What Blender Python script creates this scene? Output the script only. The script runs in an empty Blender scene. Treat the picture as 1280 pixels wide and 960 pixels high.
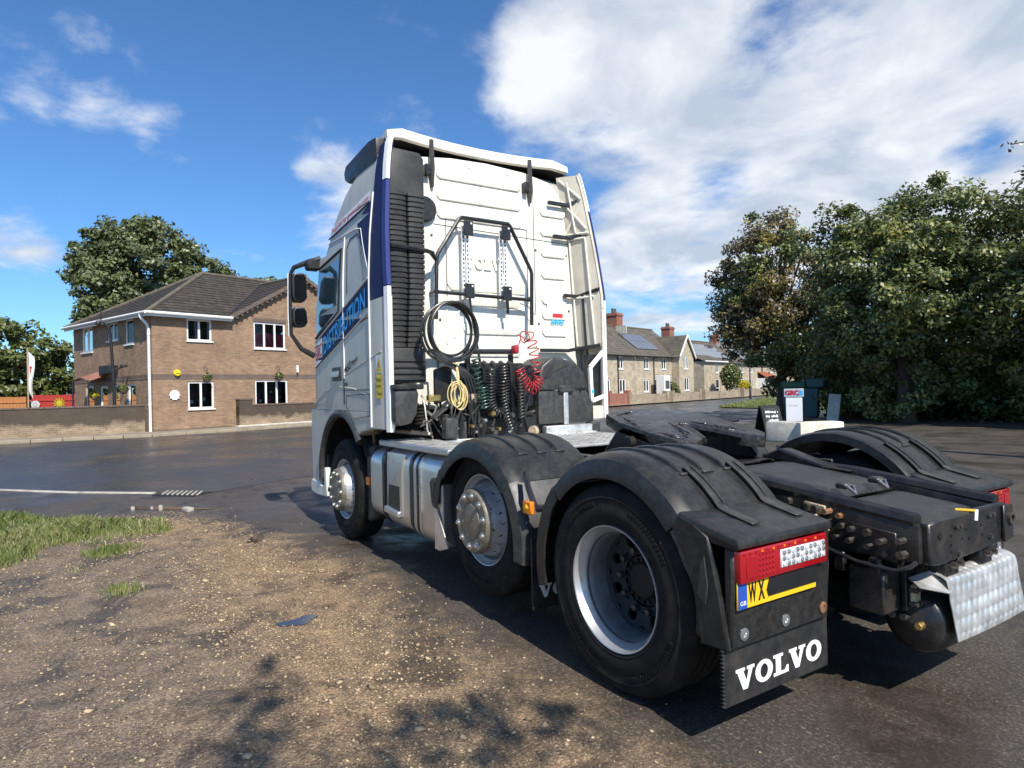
import bpy, bmesh, math, random
import numpy as np
from mathutils import Vector, Matrix
R = math.radians
random.seed(7); rng = np.random.default_rng(7)
scene = bpy.context.scene
# ------------------------------------------------------------------ camera
CAM = (-2.3877, 3.3362, 1.4743)
YAW, PITCH, ROLL, FPX = -0.57276, 0.00775, -0.02334, 812.39
def cam_axes():
    f = Vector((math.cos(YAW)*math.cos(PITCH), math.sin(YAW)*math.cos(PITCH), math.sin(PITCH)))
    r = Vector((math.sin(YAW), -math.cos(YAW), 0)); u = r.cross(f)
    c, s = math.cos(ROLL), math.sin(ROLL)
    return c*r + s*u, -s*r + c*u, f
_r, _u, _f = cam_axes()
cd = bpy.data.cameras.new('camera'); cam = bpy.data.objects.new('camera', cd); scene.collection.objects.link(cam)
cd.sensor_fit = 'HORIZONTAL'; cd.sensor_width = 36; cd.lens = FPX/1280*36; cd.clip_start = .05; cd.clip_end = 3000
cam.matrix_world = Matrix(((_r.x, _u.x, -_f.x, CAM[0]), (_r.y, _u.y, -_f.y, CAM[1]), (_r.z, _u.z, -_f.z, CAM[2]), (0, 0, 0, 1)))
scene.camera = cam
# ------------------------------------------------------------------ sky, sun, exposure
SUN_EL, SUN_AZ = R(46), math.atan2(.095, -.99)      # azimuth in the XY plane, counter-clockwise from +X
SUN = Vector((math.cos(SUN_EL)*math.cos(SUN_AZ), math.cos(SUN_EL)*math.sin(SUN_AZ), math.sin(SUN_EL)))
world = bpy.data.worlds.new('World'); scene.world = world; world.use_nodes = True
wn, wl = world.node_tree.nodes, world.node_tree.links
wn.clear()
def wnode(t, **k):
    n = wn.new(t)
    for a, b in k.items(): setattr(n, a, b)
    return n
def wmath(op, a, b=None, clamp=False):
    n = wnode('ShaderNodeMath', operation=op, use_clamp=clamp)
    for i, q in enumerate((a, b)):
        if q is None: continue
        if isinstance(q, (int, float)): n.inputs[i].default_value = q
        else: wl.new(q, n.inputs[i])
    return n.outputs[0]
sky = wnode('ShaderNodeTexSky', sky_type='NISHITA', sun_disc=False, sun_elevation=SUN_EL,
            sun_rotation=math.atan2(SUN.x, SUN.y), altitude=100, air_density=1.0, dust_density=.35, ozone_density=2.6)
tc = wnode('ShaderNodeTexCoord'); sep = wnode('ShaderNodeSeparateXYZ'); wl.new(tc.outputs['Generated'], sep.inputs[0])
zc = wmath('MAXIMUM', sep.outputs[2], 0.0); den = wmath('ADD', zc, .18)
pl = wnode('ShaderNodeCombineXYZ'); wl.new(wmath('DIVIDE', sep.outputs[0], den), pl.inputs[0]); wl.new(wmath('DIVIDE', sep.outputs[1], den), pl.inputs[1])
def wnoise(scale, detail, rough, off=(0, 0, 0), dist=0.0):
    m = wnode('ShaderNodeMapping'); m.inputs['Location'].default_value = off; wl.new(pl.outputs[0], m.inputs[0])
    n = wnode('ShaderNodeTexNoise'); n.inputs['Scale'].default_value = scale; n.inputs['Detail'].default_value = detail
    n.inputs['Roughness'].default_value = rough; n.inputs['Distortion'].default_value = dist; wl.new(m.outputs[0], n.inputs[0]); return n.outputs[0]
n1 = wnoise(1.9, 11, .60, (3.4, 2.6, 0), .25); n2 = wnoise(5.0, 6, .6, (0, 4, 2), .2)
cover = wmath('ADD', wmath('MULTIPLY', n1, .78), wmath('MULTIPLY', n2, .22))
def cdir(az, el):
    return (math.cos(R(el))*math.cos(R(az)), math.cos(R(el))*math.sin(R(az)), math.sin(R(el)))
def blob(az, el, rad, amount, soft=.08):
    d = wnode('ShaderNodeVectorMath', operation='DOT_PRODUCT'); wl.new(tc.outputs['Generated'], d.inputs[0]); d.inputs[1].default_value = cdir(az, el)
    mr = wnode('ShaderNodeMapRange', interpolation_type='SMOOTHSTEP'); wl.new(d.outputs['Value'], mr.inputs[0])
    mr.inputs[1].default_value = math.cos(R(rad)); mr.inputs[2].default_value = math.cos(R(rad*soft)); mr.inputs[3].default_value = 0; mr.inputs[4].default_value = amount
    return mr.outputs[0]
CLOUD_BLOBS = [(-65, 26, 27, .21), (-43, 22, 14, .15), (-95, 24, 40, .20), (-47, 9, 11, .17), (-60, 12, 12, .12), (-1.8, 20.0, 3.6, .09), (-5, 19.6, 3.0, .10), (2, 21, 3, .07), (4.8, 11.0, 4.2, .15), (1.5, 26.5, 5, -.05),
               (-18.3, 15.5, 5.5, .16), (-28, 28.5, 3.2, .06), (-36, 26.5, 6.5, .12), (-26, 31, 7, -.05), (.3, 25.8, 2.4, .07), (-51, 14.7, 4.5, -.2), (-68.5, 16, 3, -.2), (40, 25, 25, .1), (150, 40, 40, .12)]
bias = 0.0
for b in CLOUD_BLOBS:
    bias = wmath('ADD', blob(*b), bias)
cv = wmath('ADD', cover, bias)
mask = wnode('ShaderNodeMapRange', interpolation_type='SMOOTHSTEP'); wl.new(cv, mask.inputs[0])
mask.inputs[1].default_value = .555; mask.inputs[2].default_value = .775
# cloud tone: bright tops, greyer bases where the cloud is thick
tone = wnode('ShaderNodeMapRange'); wl.new(wnoise(2.4, 7, .55, (1, 9, 4), .3), tone.inputs[0])
tone.inputs[1].default_value = .38; tone.inputs[2].default_value = .60
ccol = wnode('ShaderNodeMix', data_type='RGBA'); wl.new(tone.outputs[0], ccol.inputs[0])
ccol.inputs[6].default_value = (5.2, 5.9, 7.0, 1); ccol.inputs[7].default_value = (9.3, 9.5, 9.8, 1)
mx = wnode('ShaderNodeMix', data_type='RGBA'); wl.new(wmath('MULTIPLY', mask.outputs[0], .93), mx.inputs[0])
skytint = wnode('ShaderNodeMix', data_type='RGBA', blend_type='MULTIPLY'); skytint.inputs[0].default_value = 1
wl.new(sky.outputs[0], skytint.inputs[6]); skytint.inputs[7].default_value = (.70, 1.10, 1.48, 1)
wl.new(skytint.outputs[2], mx.inputs[6]); wl.new(ccol.outputs[2], mx.inputs[7])
bg = wnode('ShaderNodeBackground'); wl.new(mx.outputs[2], bg.inputs[0]); bg.inputs[1].default_value = .085
wo = wnode('ShaderNodeOutputWorld'); wl.new(bg.outputs[0], wo.inputs[0])
sl = bpy.data.lights.new('sun', 'SUN'); sun = bpy.data.objects.new('sun', sl); scene.collection.objects.link(sun)
sl.energy = 5.0; sl.angle = R(.5); sl.color = (1, .95, .87)
sun.rotation_euler = SUN.to_track_quat('Z', 'Y').to_euler(); sun.location = (-20, 5, 30)
scene.view_settings.view_transform = 'Standard'; scene.view_settings.look = 'None'
scene.view_settings.exposure = 0.36; scene.view_settings.gamma = 1.0; scene.view_settings.use_curve_mapping = False
scene.cycles.max_bounces = 6; scene.cycles.transparent_max_bounces = 8
# ------------------------------------------------------------------ materials
def nt(m):
    m.use_nodes = True; n, l = m.node_tree.nodes, m.node_tree.links; n.clear(); return n, l
def pm(name, col, rough=.5, metal=0.0, var=.12, vscale=6.0, bump=0.0, bscale=80.0, coat=0.0, dirt=None, dirt_amt=0.0, dscale=3.0, dmap=None, dlo=.42, dhi=.75, spec=.5, rvar=.1, island=0.0, transl=0.0, emis=None, alpha=None):
    """Principled material: noise-varied colour and gloss, optional dirt film, fine relief, per-piece tone."""
    m = bpy.data.materials.new(name); n, l = nt(m)
    out = n.new('ShaderNodeOutputMaterial'); b = n.new('ShaderNodeBsdfPrincipled'); l.new(b.outputs[0], out.inputs[0])
    tcn = n.new('ShaderNodeTexCoord'); crd = tcn.outputs['Object']
    nz = n.new('ShaderNodeTexNoise'); nz.inputs['Scale'].default_value = vscale; nz.inputs['Detail'].default_value = 5; nz.inputs['Roughness'].default_value = .6; l.new(crd, nz.inputs[0])
    mr = n.new('ShaderNodeMapRange'); l.new(nz.outputs[0], mr.inputs[0]); mr.inputs[1].default_value = .3; mr.inputs[2].default_value = .7
    mr.inputs[3].default_value = 1-var; mr.inputs[4].default_value = 1+var
    mul = n.new('ShaderNodeMix'); mul.data_type = 'RGBA'; mul.blend_type = 'MULTIPLY'; mul.inputs[0].default_value = 1
    mul.inputs[6].default_value = (*col, 1); l.new(mr.outputs[0], mul.inputs[7]); c = mul.outputs[2]
    if island:
        g = n.new('ShaderNodeNewGeometry'); mi = n.new('ShaderNodeMapRange'); l.new(g.outputs['Random Per Island'], mi.inputs[0]); mi.inputs[3].default_value = 1-island; mi.inputs[4].default_value = 1+island
        m2 = n.new('ShaderNodeMix'); m2.data_type = 'RGBA'; m2.blend_type = 'MULTIPLY'; m2.inputs[0].default_value = 1; l.new(c, m2.inputs[6]); l.new(mi.outputs[0], m2.inputs[7]); c = m2.outputs[2]
    if dirt:
        dz = n.new('ShaderNodeTexNoise'); dz.inputs['Scale'].default_value = dscale; dz.inputs['Detail'].default_value = 8; dz.inputs['Roughness'].default_value = .7
        if dmap: mp = n.new('ShaderNodeMapping'); mp.inputs['Scale'].default_value = dmap; l.new(crd, mp.inputs[0]); l.new(mp.outputs[0], dz.inputs[0])
        else: l.new(crd, dz.inputs[0])
        dm = n.new('ShaderNodeMapRange'); l.new(dz.outputs[0], dm.inputs[0]); dm.inputs[1].default_value = dlo; dm.inputs[2].default_value = dhi; dm.inputs[4].default_value = dirt_amt
        m3 = n.new('ShaderNodeMix'); m3.data_type = 'RGBA'; l.new(dm.outputs[0], m3.inputs[0]); l.new(c, m3.inputs[6]); m3.inputs[7].default_value = (*dirt, 1); c = m3.outputs[2]
    l.new(c, b.inputs['Base Color'])
    rr = n.new('ShaderNodeMapRange'); l.new(nz.outputs[0], rr.inputs[0]); rr.inputs[1].default_value = .3; rr.inputs[2].default_value = .7
    rr.inputs[3].default_value = max(.02, rough-rvar); rr.inputs[4].default_value = min(1, rough+rvar); l.new(rr.outputs[0], b.inputs['Roughness'])
    b.inputs['Metallic'].default_value = metal; b.inputs['Coat Weight'].default_value = coat; b.inputs['Coat Roughness'].default_value = .08
    b.inputs['Specular IOR Level'].default_value = spec
    if emis: b.inputs['Emission Color'].default_value = (*emis[:3], 1); b.inputs['Emission Strength'].default_value = emis[3]
    if transl: b.inputs['Transmission Weight'].default_value = transl
    if bump:
        bz = n.new('ShaderNodeTexNoise'); bz.inputs['Scale'].default_value = bscale; bz.inputs['Detail'].default_value = 3; l.new(crd, bz.inputs[0])
        bp = n.new('ShaderNodeBump'); bp.inputs['Strength'].default_value = bump; bp.inputs['Distance'].default_value = .01; l.new(bz.outputs[0], bp.inputs['Height']); l.new(bp.outputs[0], b.inputs['Normal'])
    return m
def leafmat(name, c0, c1, c2=None, spread=1.0):
    m = bpy.data.materials.new(name); n, l = nt(m); out = n.new('ShaderNodeOutputMaterial')
    g = n.new('ShaderNodeNewGeometry'); tcn = n.new('ShaderNodeTexCoord')
    nz = n.new('ShaderNodeTexNoise'); nz.inputs['Scale'].default_value = .55; nz.inputs['Detail'].default_value = 3; l.new(tcn.outputs['Object'], nz.inputs[0])
    ad = n.new('ShaderNodeMath'); ad.operation = 'MULTIPLY_ADD'; l.new(g.outputs['Random Per Island'], ad.inputs[0]); ad.inputs[1].default_value = .55*spread; l.new(nz.outputs[0], ad.inputs[2])
    cr = n.new('ShaderNodeValToRGB'); l.new(ad.outputs[0], cr.inputs[0])
    e = cr.color_ramp.elements; e[0].position = .4; e[0].color = (*c0, 1); e[1].position = .95; e[1].color = (*c1, 1)
    if c2: q = e.new(1.0); q.color = (*c2, 1); e[1].position = .86
    b = n.new('ShaderNodeBsdfPrincipled'); b.inputs['Roughness'].default_value = .42; b.inputs['Specular IOR Level'].default_value = .6; l.new(cr.outputs[0], b.inputs['Base Color'])
    t = n.new('ShaderNodeBsdfTranslucent'); l.new(cr.outputs[0], t.inputs[0])
    mx = n.new('ShaderNodeMixShader'); mx.inputs[0].default_value = .25; l.new(b.outputs[0], mx.inputs[1]); l.new(t.outputs[0], mx.inputs[2]); l.new(mx.outputs[0], out.inputs[0])
    return m
def brickmat(name, c1, c2, mortar, bw=.225, bh=.075, dirt=None, dirt_z=None, bump=.4, patch=.25, msize=.01):
    """Brickwork in wall coordinates: horizontal run is x+y of the local frame, vertical is z."""
    m = bpy.data.materials.new(name); n, l = nt(m); out = n.new('ShaderNodeOutputMaterial'); b = n.new('ShaderNodeBsdfPrincipled'); l.new(b.outputs[0], out.inputs[0])
    tcn = n.new('ShaderNodeTexCoord'); sp = n.new('ShaderNodeSeparateXYZ'); l.new(tcn.outputs['Object'], sp.inputs[0])
    ad = n.new('ShaderNodeMath'); ad.operation = 'ADD'; l.new(sp.outputs[0], ad.inputs[0]); l.new(sp.outputs[1], ad.inputs[1])
    cb = n.new('ShaderNodeCombineXYZ'); l.new(ad.outputs[0], cb.inputs[0]); l.new(sp.outputs[2], cb.inputs[1])
    br = n.new('ShaderNodeTexBrick'); l.new(cb.outputs[0], br.inputs[0]); br.inputs['Scale'].default_value = 1; br.inputs['Brick Width'].default_value = bw; br.inputs['Row Height'].default_value = bh
    br.inputs['Mortar Size'].default_value = msize; br.inputs['Color1'].default_value = (*c1, 1); br.inputs['Color2'].default_value = (*c2, 1); br.inputs['Mortar'].default_value = (*mortar, 1); br.inputs['Bias'].default_value = 0
    nz = n.new('ShaderNodeTexNoise'); nz.inputs['Scale'].default_value = 1.3; nz.inputs['Detail'].default_value = 8; nz.inputs['Roughness'].default_value = .7; l.new(tcn.outputs['Object'], nz.inputs[0])
    mr = n.new('ShaderNodeMapRange'); l.new(nz.outputs[0], mr.inputs[0]); mr.inputs[1].default_value = .25; mr.inputs[2].default_value = .75; mr.inputs[3].default_value = 1-patch; mr.inputs[4].default_value = 1+patch
    mu = n.new('ShaderNodeMix'); mu.data_type = 'RGBA'; mu.blend_type = 'MULTIPLY'; mu.inputs[0].default_value = 1; l.new(br.outputs[0], mu.inputs[6]); l.new(mr.outputs[0], mu.inputs[7]); c = mu.outputs[2]
    if dirt:
        hz = n.new('ShaderNodeMath'); hz.operation = 'MULTIPLY_ADD'; l.new(nz.outputs[0], hz.inputs[0]); hz.inputs[1].default_value = 1.1; l.new(sp.outputs[2], hz.inputs[2])
        dm = n.new('ShaderNodeMapRange'); l.new(hz.outputs[0], dm.inputs[0]); dm.inputs[1].default_value = dirt_z[0]; dm.inputs[2].default_value = dirt_z[1]; dm.inputs[4].default_value = .85
        m3 = n.new('ShaderNodeMix'); m3.data_type = 'RGBA'; l.new(dm.outputs[0], m3.inputs[0]); l.new(c, m3.inputs[6]); m3.inputs[7].default_value = (*dirt, 1); c = m3.outputs[2]
    l.new(c, b.inputs['Base Color']); b.inputs['Roughness'].default_value = .9
    bp = n.new('ShaderNodeBump'); bp.inputs['Strength'].default_value = bump; bp.inputs['Distance'].default_value = .012; bp.invert = True; l.new(br.outputs['Fac'], bp.inputs['Height']); l.new(bp.outputs[0], b.inputs['Normal'])
    return m
MT = {}
MT['white'] = pm('cab_white_paint', (.80, .775, .68), .32, var=.04, vscale=2.5, coat=.25, dirt=(.34, .29, .21), dirt_amt=.55, dscale=3, dmap=(1, 3.5, .45), dlo=.47, dhi=.80)
MT['side'] = pm('cab_side_shaded_white', (.55, .525, .46), .42, var=.06, vscale=2.5, coat=.08, spec=.35, dirt=(.34, .31, .26), dirt_amt=.45, dscale=3, dmap=(3, 1, .6))  # white cab paint, darkened to carry the shade on the cab's side
MT['beige'] = pm('fairing_inner_beige', (.62, .57, .47), .6, var=.08, vscale=4, dirt=(.25, .21, .15), dirt_amt=.3)
MT['navy'] = pm('navy_vinyl', (.026, .040, .165), .5, var=.08, spec=.25)
MT['navydark'] = pm('dark_navy_vinyl', (.012, .018, .075), .55, var=.08, spec=.2)
MT['cyan'] = pm('light_blue_vinyl', (.05, .40, .85), .5, var=.04, spec=.2)
MT['redv'] = pm('red_vinyl', (.55, .03, .04), .4, var=.05)
MT['whitev'] = pm('white_vinyl', (.82, .82, .82), .45, var=.03)
MT['yellowv'] = pm('yellow_vinyl', (.85, .62, .02), .45, var=.04)
MT['blackv'] = pm('black_ink', (.01, .01, .01), .5, var=.05)
MT['plastic'] = pm('weathered_black_plastic', (.0145, .0145, .0142), .40, var=.3, vscale=9, bump=.10, bscale=220, dirt=(.085, .077, .066), dirt_amt=.4, dscale=26, spec=.45)
MT['plastic2'] = pm('dark_grey_plastic', (.028, .028, .0275), .45, var=.2, vscale=6, bump=.08, bscale=260, dirt=(.14, .125, .105), dirt_amt=.4, dscale=20)
MT['snork'] = pm('intake_plastic', (.026, .026, .0255), .5, var=.2, vscale=5, bump=.05, bscale=200, dirt=(.13, .12, .105), dirt_amt=.4, dscale=3, spec=.35)
MT['chassis'] = pm('chassis_black_paint', (.013, .013, .0135), .36, var=.3, vscale=12, bump=.1, bscale=90, dirt=(.13, .10, .075), dirt_amt=.3, dscale=7)
MT['blackmetal'] = pm('black_steel', (.018, .018, .019), .4, var=.2, vscale=15)
MT['rubber'] = pm('tyre_rubber', (.0085, .008, .0078), .8, spec=.25, var=.2, vscale=10, bump=.15, bscale=200, dirt=(.055, .046, .037), dirt_amt=.4, dscale=9)
MT['flap'] = pm('mudflap_rubber', (.012, .012, .0125), .6, var=.2, vscale=12, bump=.15, bscale=200, dirt=(.12, .1, .08), dirt_amt=.35, dscale=10)
MT['rim'] = pm('silver_rim_paint', (.55, .55, .55), .40, metal=.6, var=.15, vscale=14, dirt=(.16, .12, .09), dirt_amt=.5, dscale=14)
MT['hub'] = pm('brushed_hub', (.27, .235, .185), .5, metal=.5, var=.2, vscale=20, dirt=(.12, .09, .06), dirt_amt=.6, dscale=16)
MT['dish'] = pm('shaded_disc_paint', (.030, .033, .038), .6, spec=.3, metal=.05, var=.2, vscale=14, dirt=(.06, .05, .04), dirt_amt=.5, dscale=12)  # disc colour darkened for the shade deep inside the wheel
MT['chrome'] = pm('worn_chrome', (.62, .61, .58), .32, metal=.9, var=.1, vscale=20)
MT['alu'] = pm('aluminium_tank', (.70, .69, .67), .36, metal=.85, var=.12, vscale=6, bump=.05, bscale=40, dirt=(.28, .25, .21), dirt_amt=.45, dscale=6)
MT['aluplate'] = pm('aluminium_tread_plate', (.78, .77, .74), .38, metal=.7, var=.1, vscale=8, dirt=(.25, .22, .18), dirt_amt=.6, dscale=9)
MT['rust'] = pm('rusty_steel', (.22, .11, .05), .75, metal=.2, var=.35, vscale=30, bump=.2, bscale=90)
MT['bolt'] = pm('dirty_bolt_steel', (.12, .11, .10), .45, metal=.7, var=.3, vscale=40, dirt=(.2, .1, .04), dirt_amt=.3, dscale=20)
MT['brass'] = pm('brass_fitting', (.55, .38, .14), .35, metal=.9, var=.15, vscale=30)
MT['tan'] = pm('tan_stain_metal', (.42, .34, .22), .6, metal=.2, var=.3, vscale=30)
MT['redlens'] = pm('red_lens', (.33, .006, .010), .14, var=.06, coat=.6)
MT['clearlens'] = pm('clear_lens', (.72, .72, .72), .15, metal=.25, var=.1, vscale=60, coat=.5)
MT['amber'] = pm('amber_lens', (.85, .22, .01), .15, var=.1, vscale=40, coat=.5)
MT['glass'] = pm('dark_window_glass', (.015, .02, .024), .04, var=.1, coat=1, spec=.8, rvar=.01)
MT['cabglass'] = pm('cab_window_glass', (.02, .05, .07), .03, var=.1, coat=1, spec=1.0, rvar=.01)
MT['hose'] = pm('black_hose', (.02, .02, .02), .35, var=.15, vscale=20)
MT['redcoil'] = pm('red_air_coil', (.40, .022, .030), .4, var=.15, vscale=30)
MT['greencoil'] = pm('green_tinged_coil', (.022, .060, .046), .3, var=.2, vscale=20)
MT['rope'] = pm('pale_yellow_rope', (.62, .50, .22), .8, var=.2, vscale=60)
MT['grease'] = pm('greasy_fifth_wheel', (.011, .011, .0112), .34, var=.5, vscale=10, bump=1.0, bscale=26, dirt=(.075, .066, .054), dirt_amt=.6, dscale=13)
MT['plateyellow'] = pm('number_plate_yellow', (.85, .50, .015), .4, var=.04)
MT['blueband'] = pm('plate_blue', (.02, .08, .38), .4, var=.04)
# setting
MT['brick'] = brickmat('buff_brown_brick', (.32, .195, .112), (.22, .130, .078), (.27, .205, .145), patch=.35)
MT['brickdark'] = brickmat('dark_brick_course', (.13, .085, .065), (.10, .07, .055), (.2, .16, .13), bw=.075, bh=.225)
MT['wallbrick'] = brickmat('weathered_wall_brick', (.30, .21, .13), (.20, .14, .09), (.30, .25, .18), dirt=(.040, .030, .023), dirt_z=(.98, 1.16), patch=.5)
MT['redbrick'] = brickmat('red_brick', (.30, .085, .045), (.22, .06, .035), (.28, .22, .17), patch=.25)
MT['stone'] = brickmat('pale_rubble_stone', (.47, .395, .285), (.33, .27, .19), (.40, .335, .24), bw=.34, bh=.16, patch=.4, msize=.02)
MT['stonewall'] = brickmat('garden_wall_stone', (.36, .30, .21), (.24, .19, .13), (.26, .21, .15), bw=.34, bh=.13, patch=.4, msize=.02)
MT['tile'] = pm('dark_roof_tile', (.052, .042, .034), .85, var=.35, vscale=3.5, bump=.5, bscale=22, island=.2)
MT['slate'] = pm('grey_brown_slate', (.105, .088, .068), .75, var=.3, vscale=1.5, bump=.5, bscale=12, dirt=(.09, .085, .04), dirt_amt=.4, dscale=.8, island=.15)
MT['upvc'] = pm('white_upvc', (.80, .79, .76), .4, var=.04, vscale=3)
MT['redcurtain'] = pm('red_curtain', (.38, .05, .07), .9, var=.3, vscale=12)
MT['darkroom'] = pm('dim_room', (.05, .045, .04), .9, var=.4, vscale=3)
MT['netcurtain'] = pm('pale_net_curtain', (.45, .47, .50), .9, var=.15, vscale=9)
MT['fence'] = pm('orange_timber', (.40, .16, .05), .8, var=.2, vscale=4, bump=.3, bscale=30, island=.2)
MT['redfence'] = pm('red_painted_timber', (.36, .028, .02), .7, var=.15, vscale=4, island=.12)
MT['bark'] = pm('bark', (.085, .065, .048), .9, var=.35, vscale=7, bump=.8, bscale=20)
MT['concrete'] = pm('weathered_concrete', (.52, .49, .42), .9, var=.2, vscale=6, bump=.4, bscale=30, dirt=(.2, .18, .14), dirt_amt=.5, dscale=4)
MT['kerb'] = pm('pale_kerb_stone', (.40, .37, .31), .9, var=.2, vscale=6, bump=.4, bscale=40, dirt=(.2, .17, .12), dirt_amt=.5, dscale=5)
MT['pave'] = pm('pavement_tarmac', (.26, .215, .16), .9, var=.2, vscale=1.2, bump=.3, bscale=60, dirt=(.12, .1, .08), dirt_amt=.5, dscale=1.5)
MT['solar'] = pm('solar_glass', (.06, .075, .12), .12, var=.05, coat=.8, metal=.3)
MT['darkgreen'] = pm('dark_green_plastic', (.015, .10, .045), .5, var=.2)
MT['teal'] = pm('dark_teal_panel', (.02, .07, .075), .5, var=.2)
MT['iron'] = pm('black_iron', (.015, .015, .016), .5, var=.2)
MT['stonebit'] = pm('gravel_stones', (.34, .255, .155), .9, var=.25, vscale=3, island=.6)
MT['leaf_bg'] = leafmat('sycamore_leaf', (.055, .078, .024), (.18, .205, .085))
MT['leaf_br'] = leafmat('bronzed_leaf', (.060, .050, .028), (.160, .128, .070), (.30, .24, .04))
MT['leaf_mid'] = leafmat('maple_leaf', (.042, .070, .020), (.165, .200, .070), (.26, .26, .06))
MT['leaf_dk'] = leafmat('dark_hedge_leaf', (.036, .056, .016), (.125, .145, .042))
MT['leaf_bush'] = leafmat('light_bush_leaf', (.055, .082, .018), (.16, .175, .045))
MT['leaf_yel'] = leafmat('yellow_flower', (.25, .22, .02), (.60, .50, .03))
MT['grassb'] = leafmat('grass_blade', (.09, .14, .03), (.24, .28, .08), (.40, .36, .18))
# ------------------------------------------------------------------ mesh helpers
COL = scene.collection
class G:
    """Collects faces; build() links them as ONE mesh object."""
    def __init__(s): s.v = []; s.f = []
    def add(s, vs, fs):
        o = len(s.v); s.v += [tuple(q) for q in vs]; s.f += [tuple(o+i for i in q) for q in fs]; return s
    def box(s, c, d, rot=None):
        x, y, z = d[0]/2, d[1]/2, d[2]/2
        vs = [Vector((i*x, j*y, k*z)) for k in (-1, 1) for j in (-1, 1) for i in (-1, 1)]
        if rot is not None: vs = [rot @ q for q in vs]
        c = Vector(c)
        return s.add([q+c for q in vs], [(0, 2, 3, 1), (4, 5, 7, 6), (0, 1, 5, 4), (2, 6, 7, 3), (0, 4, 6, 2), (1, 3, 7, 5)])
    def b2(s, a, b):      # box by two corners
        return s.box([(p+q)/2 for p, q in zip(a, b)], [abs(p-q) for p, q in zip(a, b)])
    def cyl(s, a, b, r0, r1=None, n=16, caps=True):
        a, b = Vector(a), Vector(b); r1 = r0 if r1 is None else r1; d = (b-a).normalized()
        t = d.orthogonal().normalized(); w = d.cross(t); vs = []
        for c, r in ((a, r0), (b, r1)):
            for i in range(n): an = 2*math.pi*i/n; vs.append(c+r*(math.cos(an)*t+math.sin(an)*w))
        fs = [(i, (i+1) % n, n+(i+1) % n, n+i) for i in range(n)]
        if caps: fs += [tuple(reversed(range(n))), tuple(range(n, 2*n))]
        return s.add(vs, fs)
    def tube(s, path, r, n=8, caps=True, closed=False):
        P = [Vector(q) for q in path]; m = len(P); rs = r if isinstance(r, (list, tuple)) else [r]*m; vs = []
        up = None
        for i, q in enumerate(P):
            if closed: d = (P[(i+1) % m]-P[i-1])
            else: d = P[min(i+1, m-1)]-P[max(i-1, 0)]
            d.normalize()
            if up is None: up = d.orthogonal().normalized()
            up = (up-d*up.dot(d)).normalized(); w = d.cross(up)
            for k in range(n): an = 2*math.pi*k/n; vs.append(q+rs[i]*(math.cos(an)*up+math.sin(an)*w))
        fs = []
        for i in range(m if closed else m-1):
            a, b = i*n, ((i+1) % m)*n
            fs += [(a+k, a+(k+1) % n, b+(k+1) % n, b+k) for k in range(n)]
        if caps and not closed: fs += [tuple(reversed(range(n))), tuple(range((m-1)*n, m*n))]
        return s.add(vs, fs)
    def prism(s, pts, fn0, fn1):   # 2-D outline mapped by two functions to its two ends
        n = len(pts); vs = [fn0(*q) for q in pts]+[fn1(*q) for q in pts]
        return s.add(vs, [tuple(reversed(range(n))), tuple(range(n, 2*n))]+[(i, (i+1) % n, n+(i+1) % n, n+i) for i in range(n)])
    def xz(s, pts, y0, y1): return s.prism(pts, lambda x, z: (x, y0, z), lambda x, z: (x, y1, z))
    def yz(s, pts, x0, x1): return s.prism(pts, lambda y, z: (x0, y, z), lambda y, z: (x1, y, z))
    def xy(s, pts, z0, z1): return s.prism(pts, lambda x, y: (x, y, z0), lambda x, y: (x, y, z1))
    def rev(s, prof, c, ax='Y', n=48, close=False):   # profile of (radius, axial) about an axis through c
        vs = []; c = Vector(c)
        for r, a in prof:
            for i in range(n):
                t = 2*math.pi*i/n; p, q = r*math.cos(t), r*math.sin(t)
                vs.append(c+Vector({'Y': (p, a, q), 'X': (a, p, q), 'Z': (p, q, a)}[ax]))
        m = len(prof); fs = []
        for j in range(m if close else m-1):
            a, b = j*n, ((j+1) % m)*n
            fs += [(a+i, a+(i+1) % n, b+(i+1) % n, b+i) for i in range(n)]
        return s.add(vs, fs)
    def grid(s, fn, nu, nv):
        vs = [fn(i/nu, j/nv) for j in range(nv+1) for i in range(nu+1)]
        return s.add(vs, [(j*(nu+1)+i, j*(nu+1)+i+1, (j+1)*(nu+1)+i+1, (j+1)*(nu+1)+i) for j in range(nv) for i in range(nu)])
    def build(s, name, mat, parent=None, bevel=0.0, smooth=40, seg=1, weld=False, solid=0.0, kind=None, label=None):
        me = bpy.data.meshes.new(name); me.from_pydata(s.v, [], s.f)
        bm = bmesh.new(); bm.from_mesh(me)
        if weld: bmesh.ops.remove_doubles(bm, verts=bm.verts, dist=1e-4)
        bmesh.ops.recalc_face_normals(bm, faces=bm.faces)
        if solid: bmesh.ops.solidify(bm, geom=bm.faces[:], thickness=solid)
        if bevel:
            ed = [e for e in bm.edges if len(e.link_faces) == 2 and e.calc_face_angle(0) > R(35)]
            try: bmesh.ops.bevel(bm, geom=ed, offset=bevel, segments=seg, affect='EDGES', profile=.6, clamp_overlap=True)
            except Exception: pass
        bm.to_mesh(me); bm.free()
        if smooth:
            me.polygons.foreach_set('use_smooth', [True]*len(me.polygons)); me.set_sharp_from_angle(angle=R(smooth))
        o = bpy.data.objects.new(name, me); COL.objects.link(o)
        if mat: me.materials.append(MT[mat] if isinstance(mat, str) else mat)
        if parent: o.parent = parent
        if kind: o['kind'] = kind
        if label: o['label'] = label
        return o
def thing(name, label, cat, loc=(0, 0, 0), rz=0, group=None):
    o = bpy.data.objects.new(name, None); COL.objects.link(o); o.location = loc; o.rotation_euler = (0, 0, rz); o.empty_display_size = .2
    return tag(o, label, cat, group)
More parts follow.
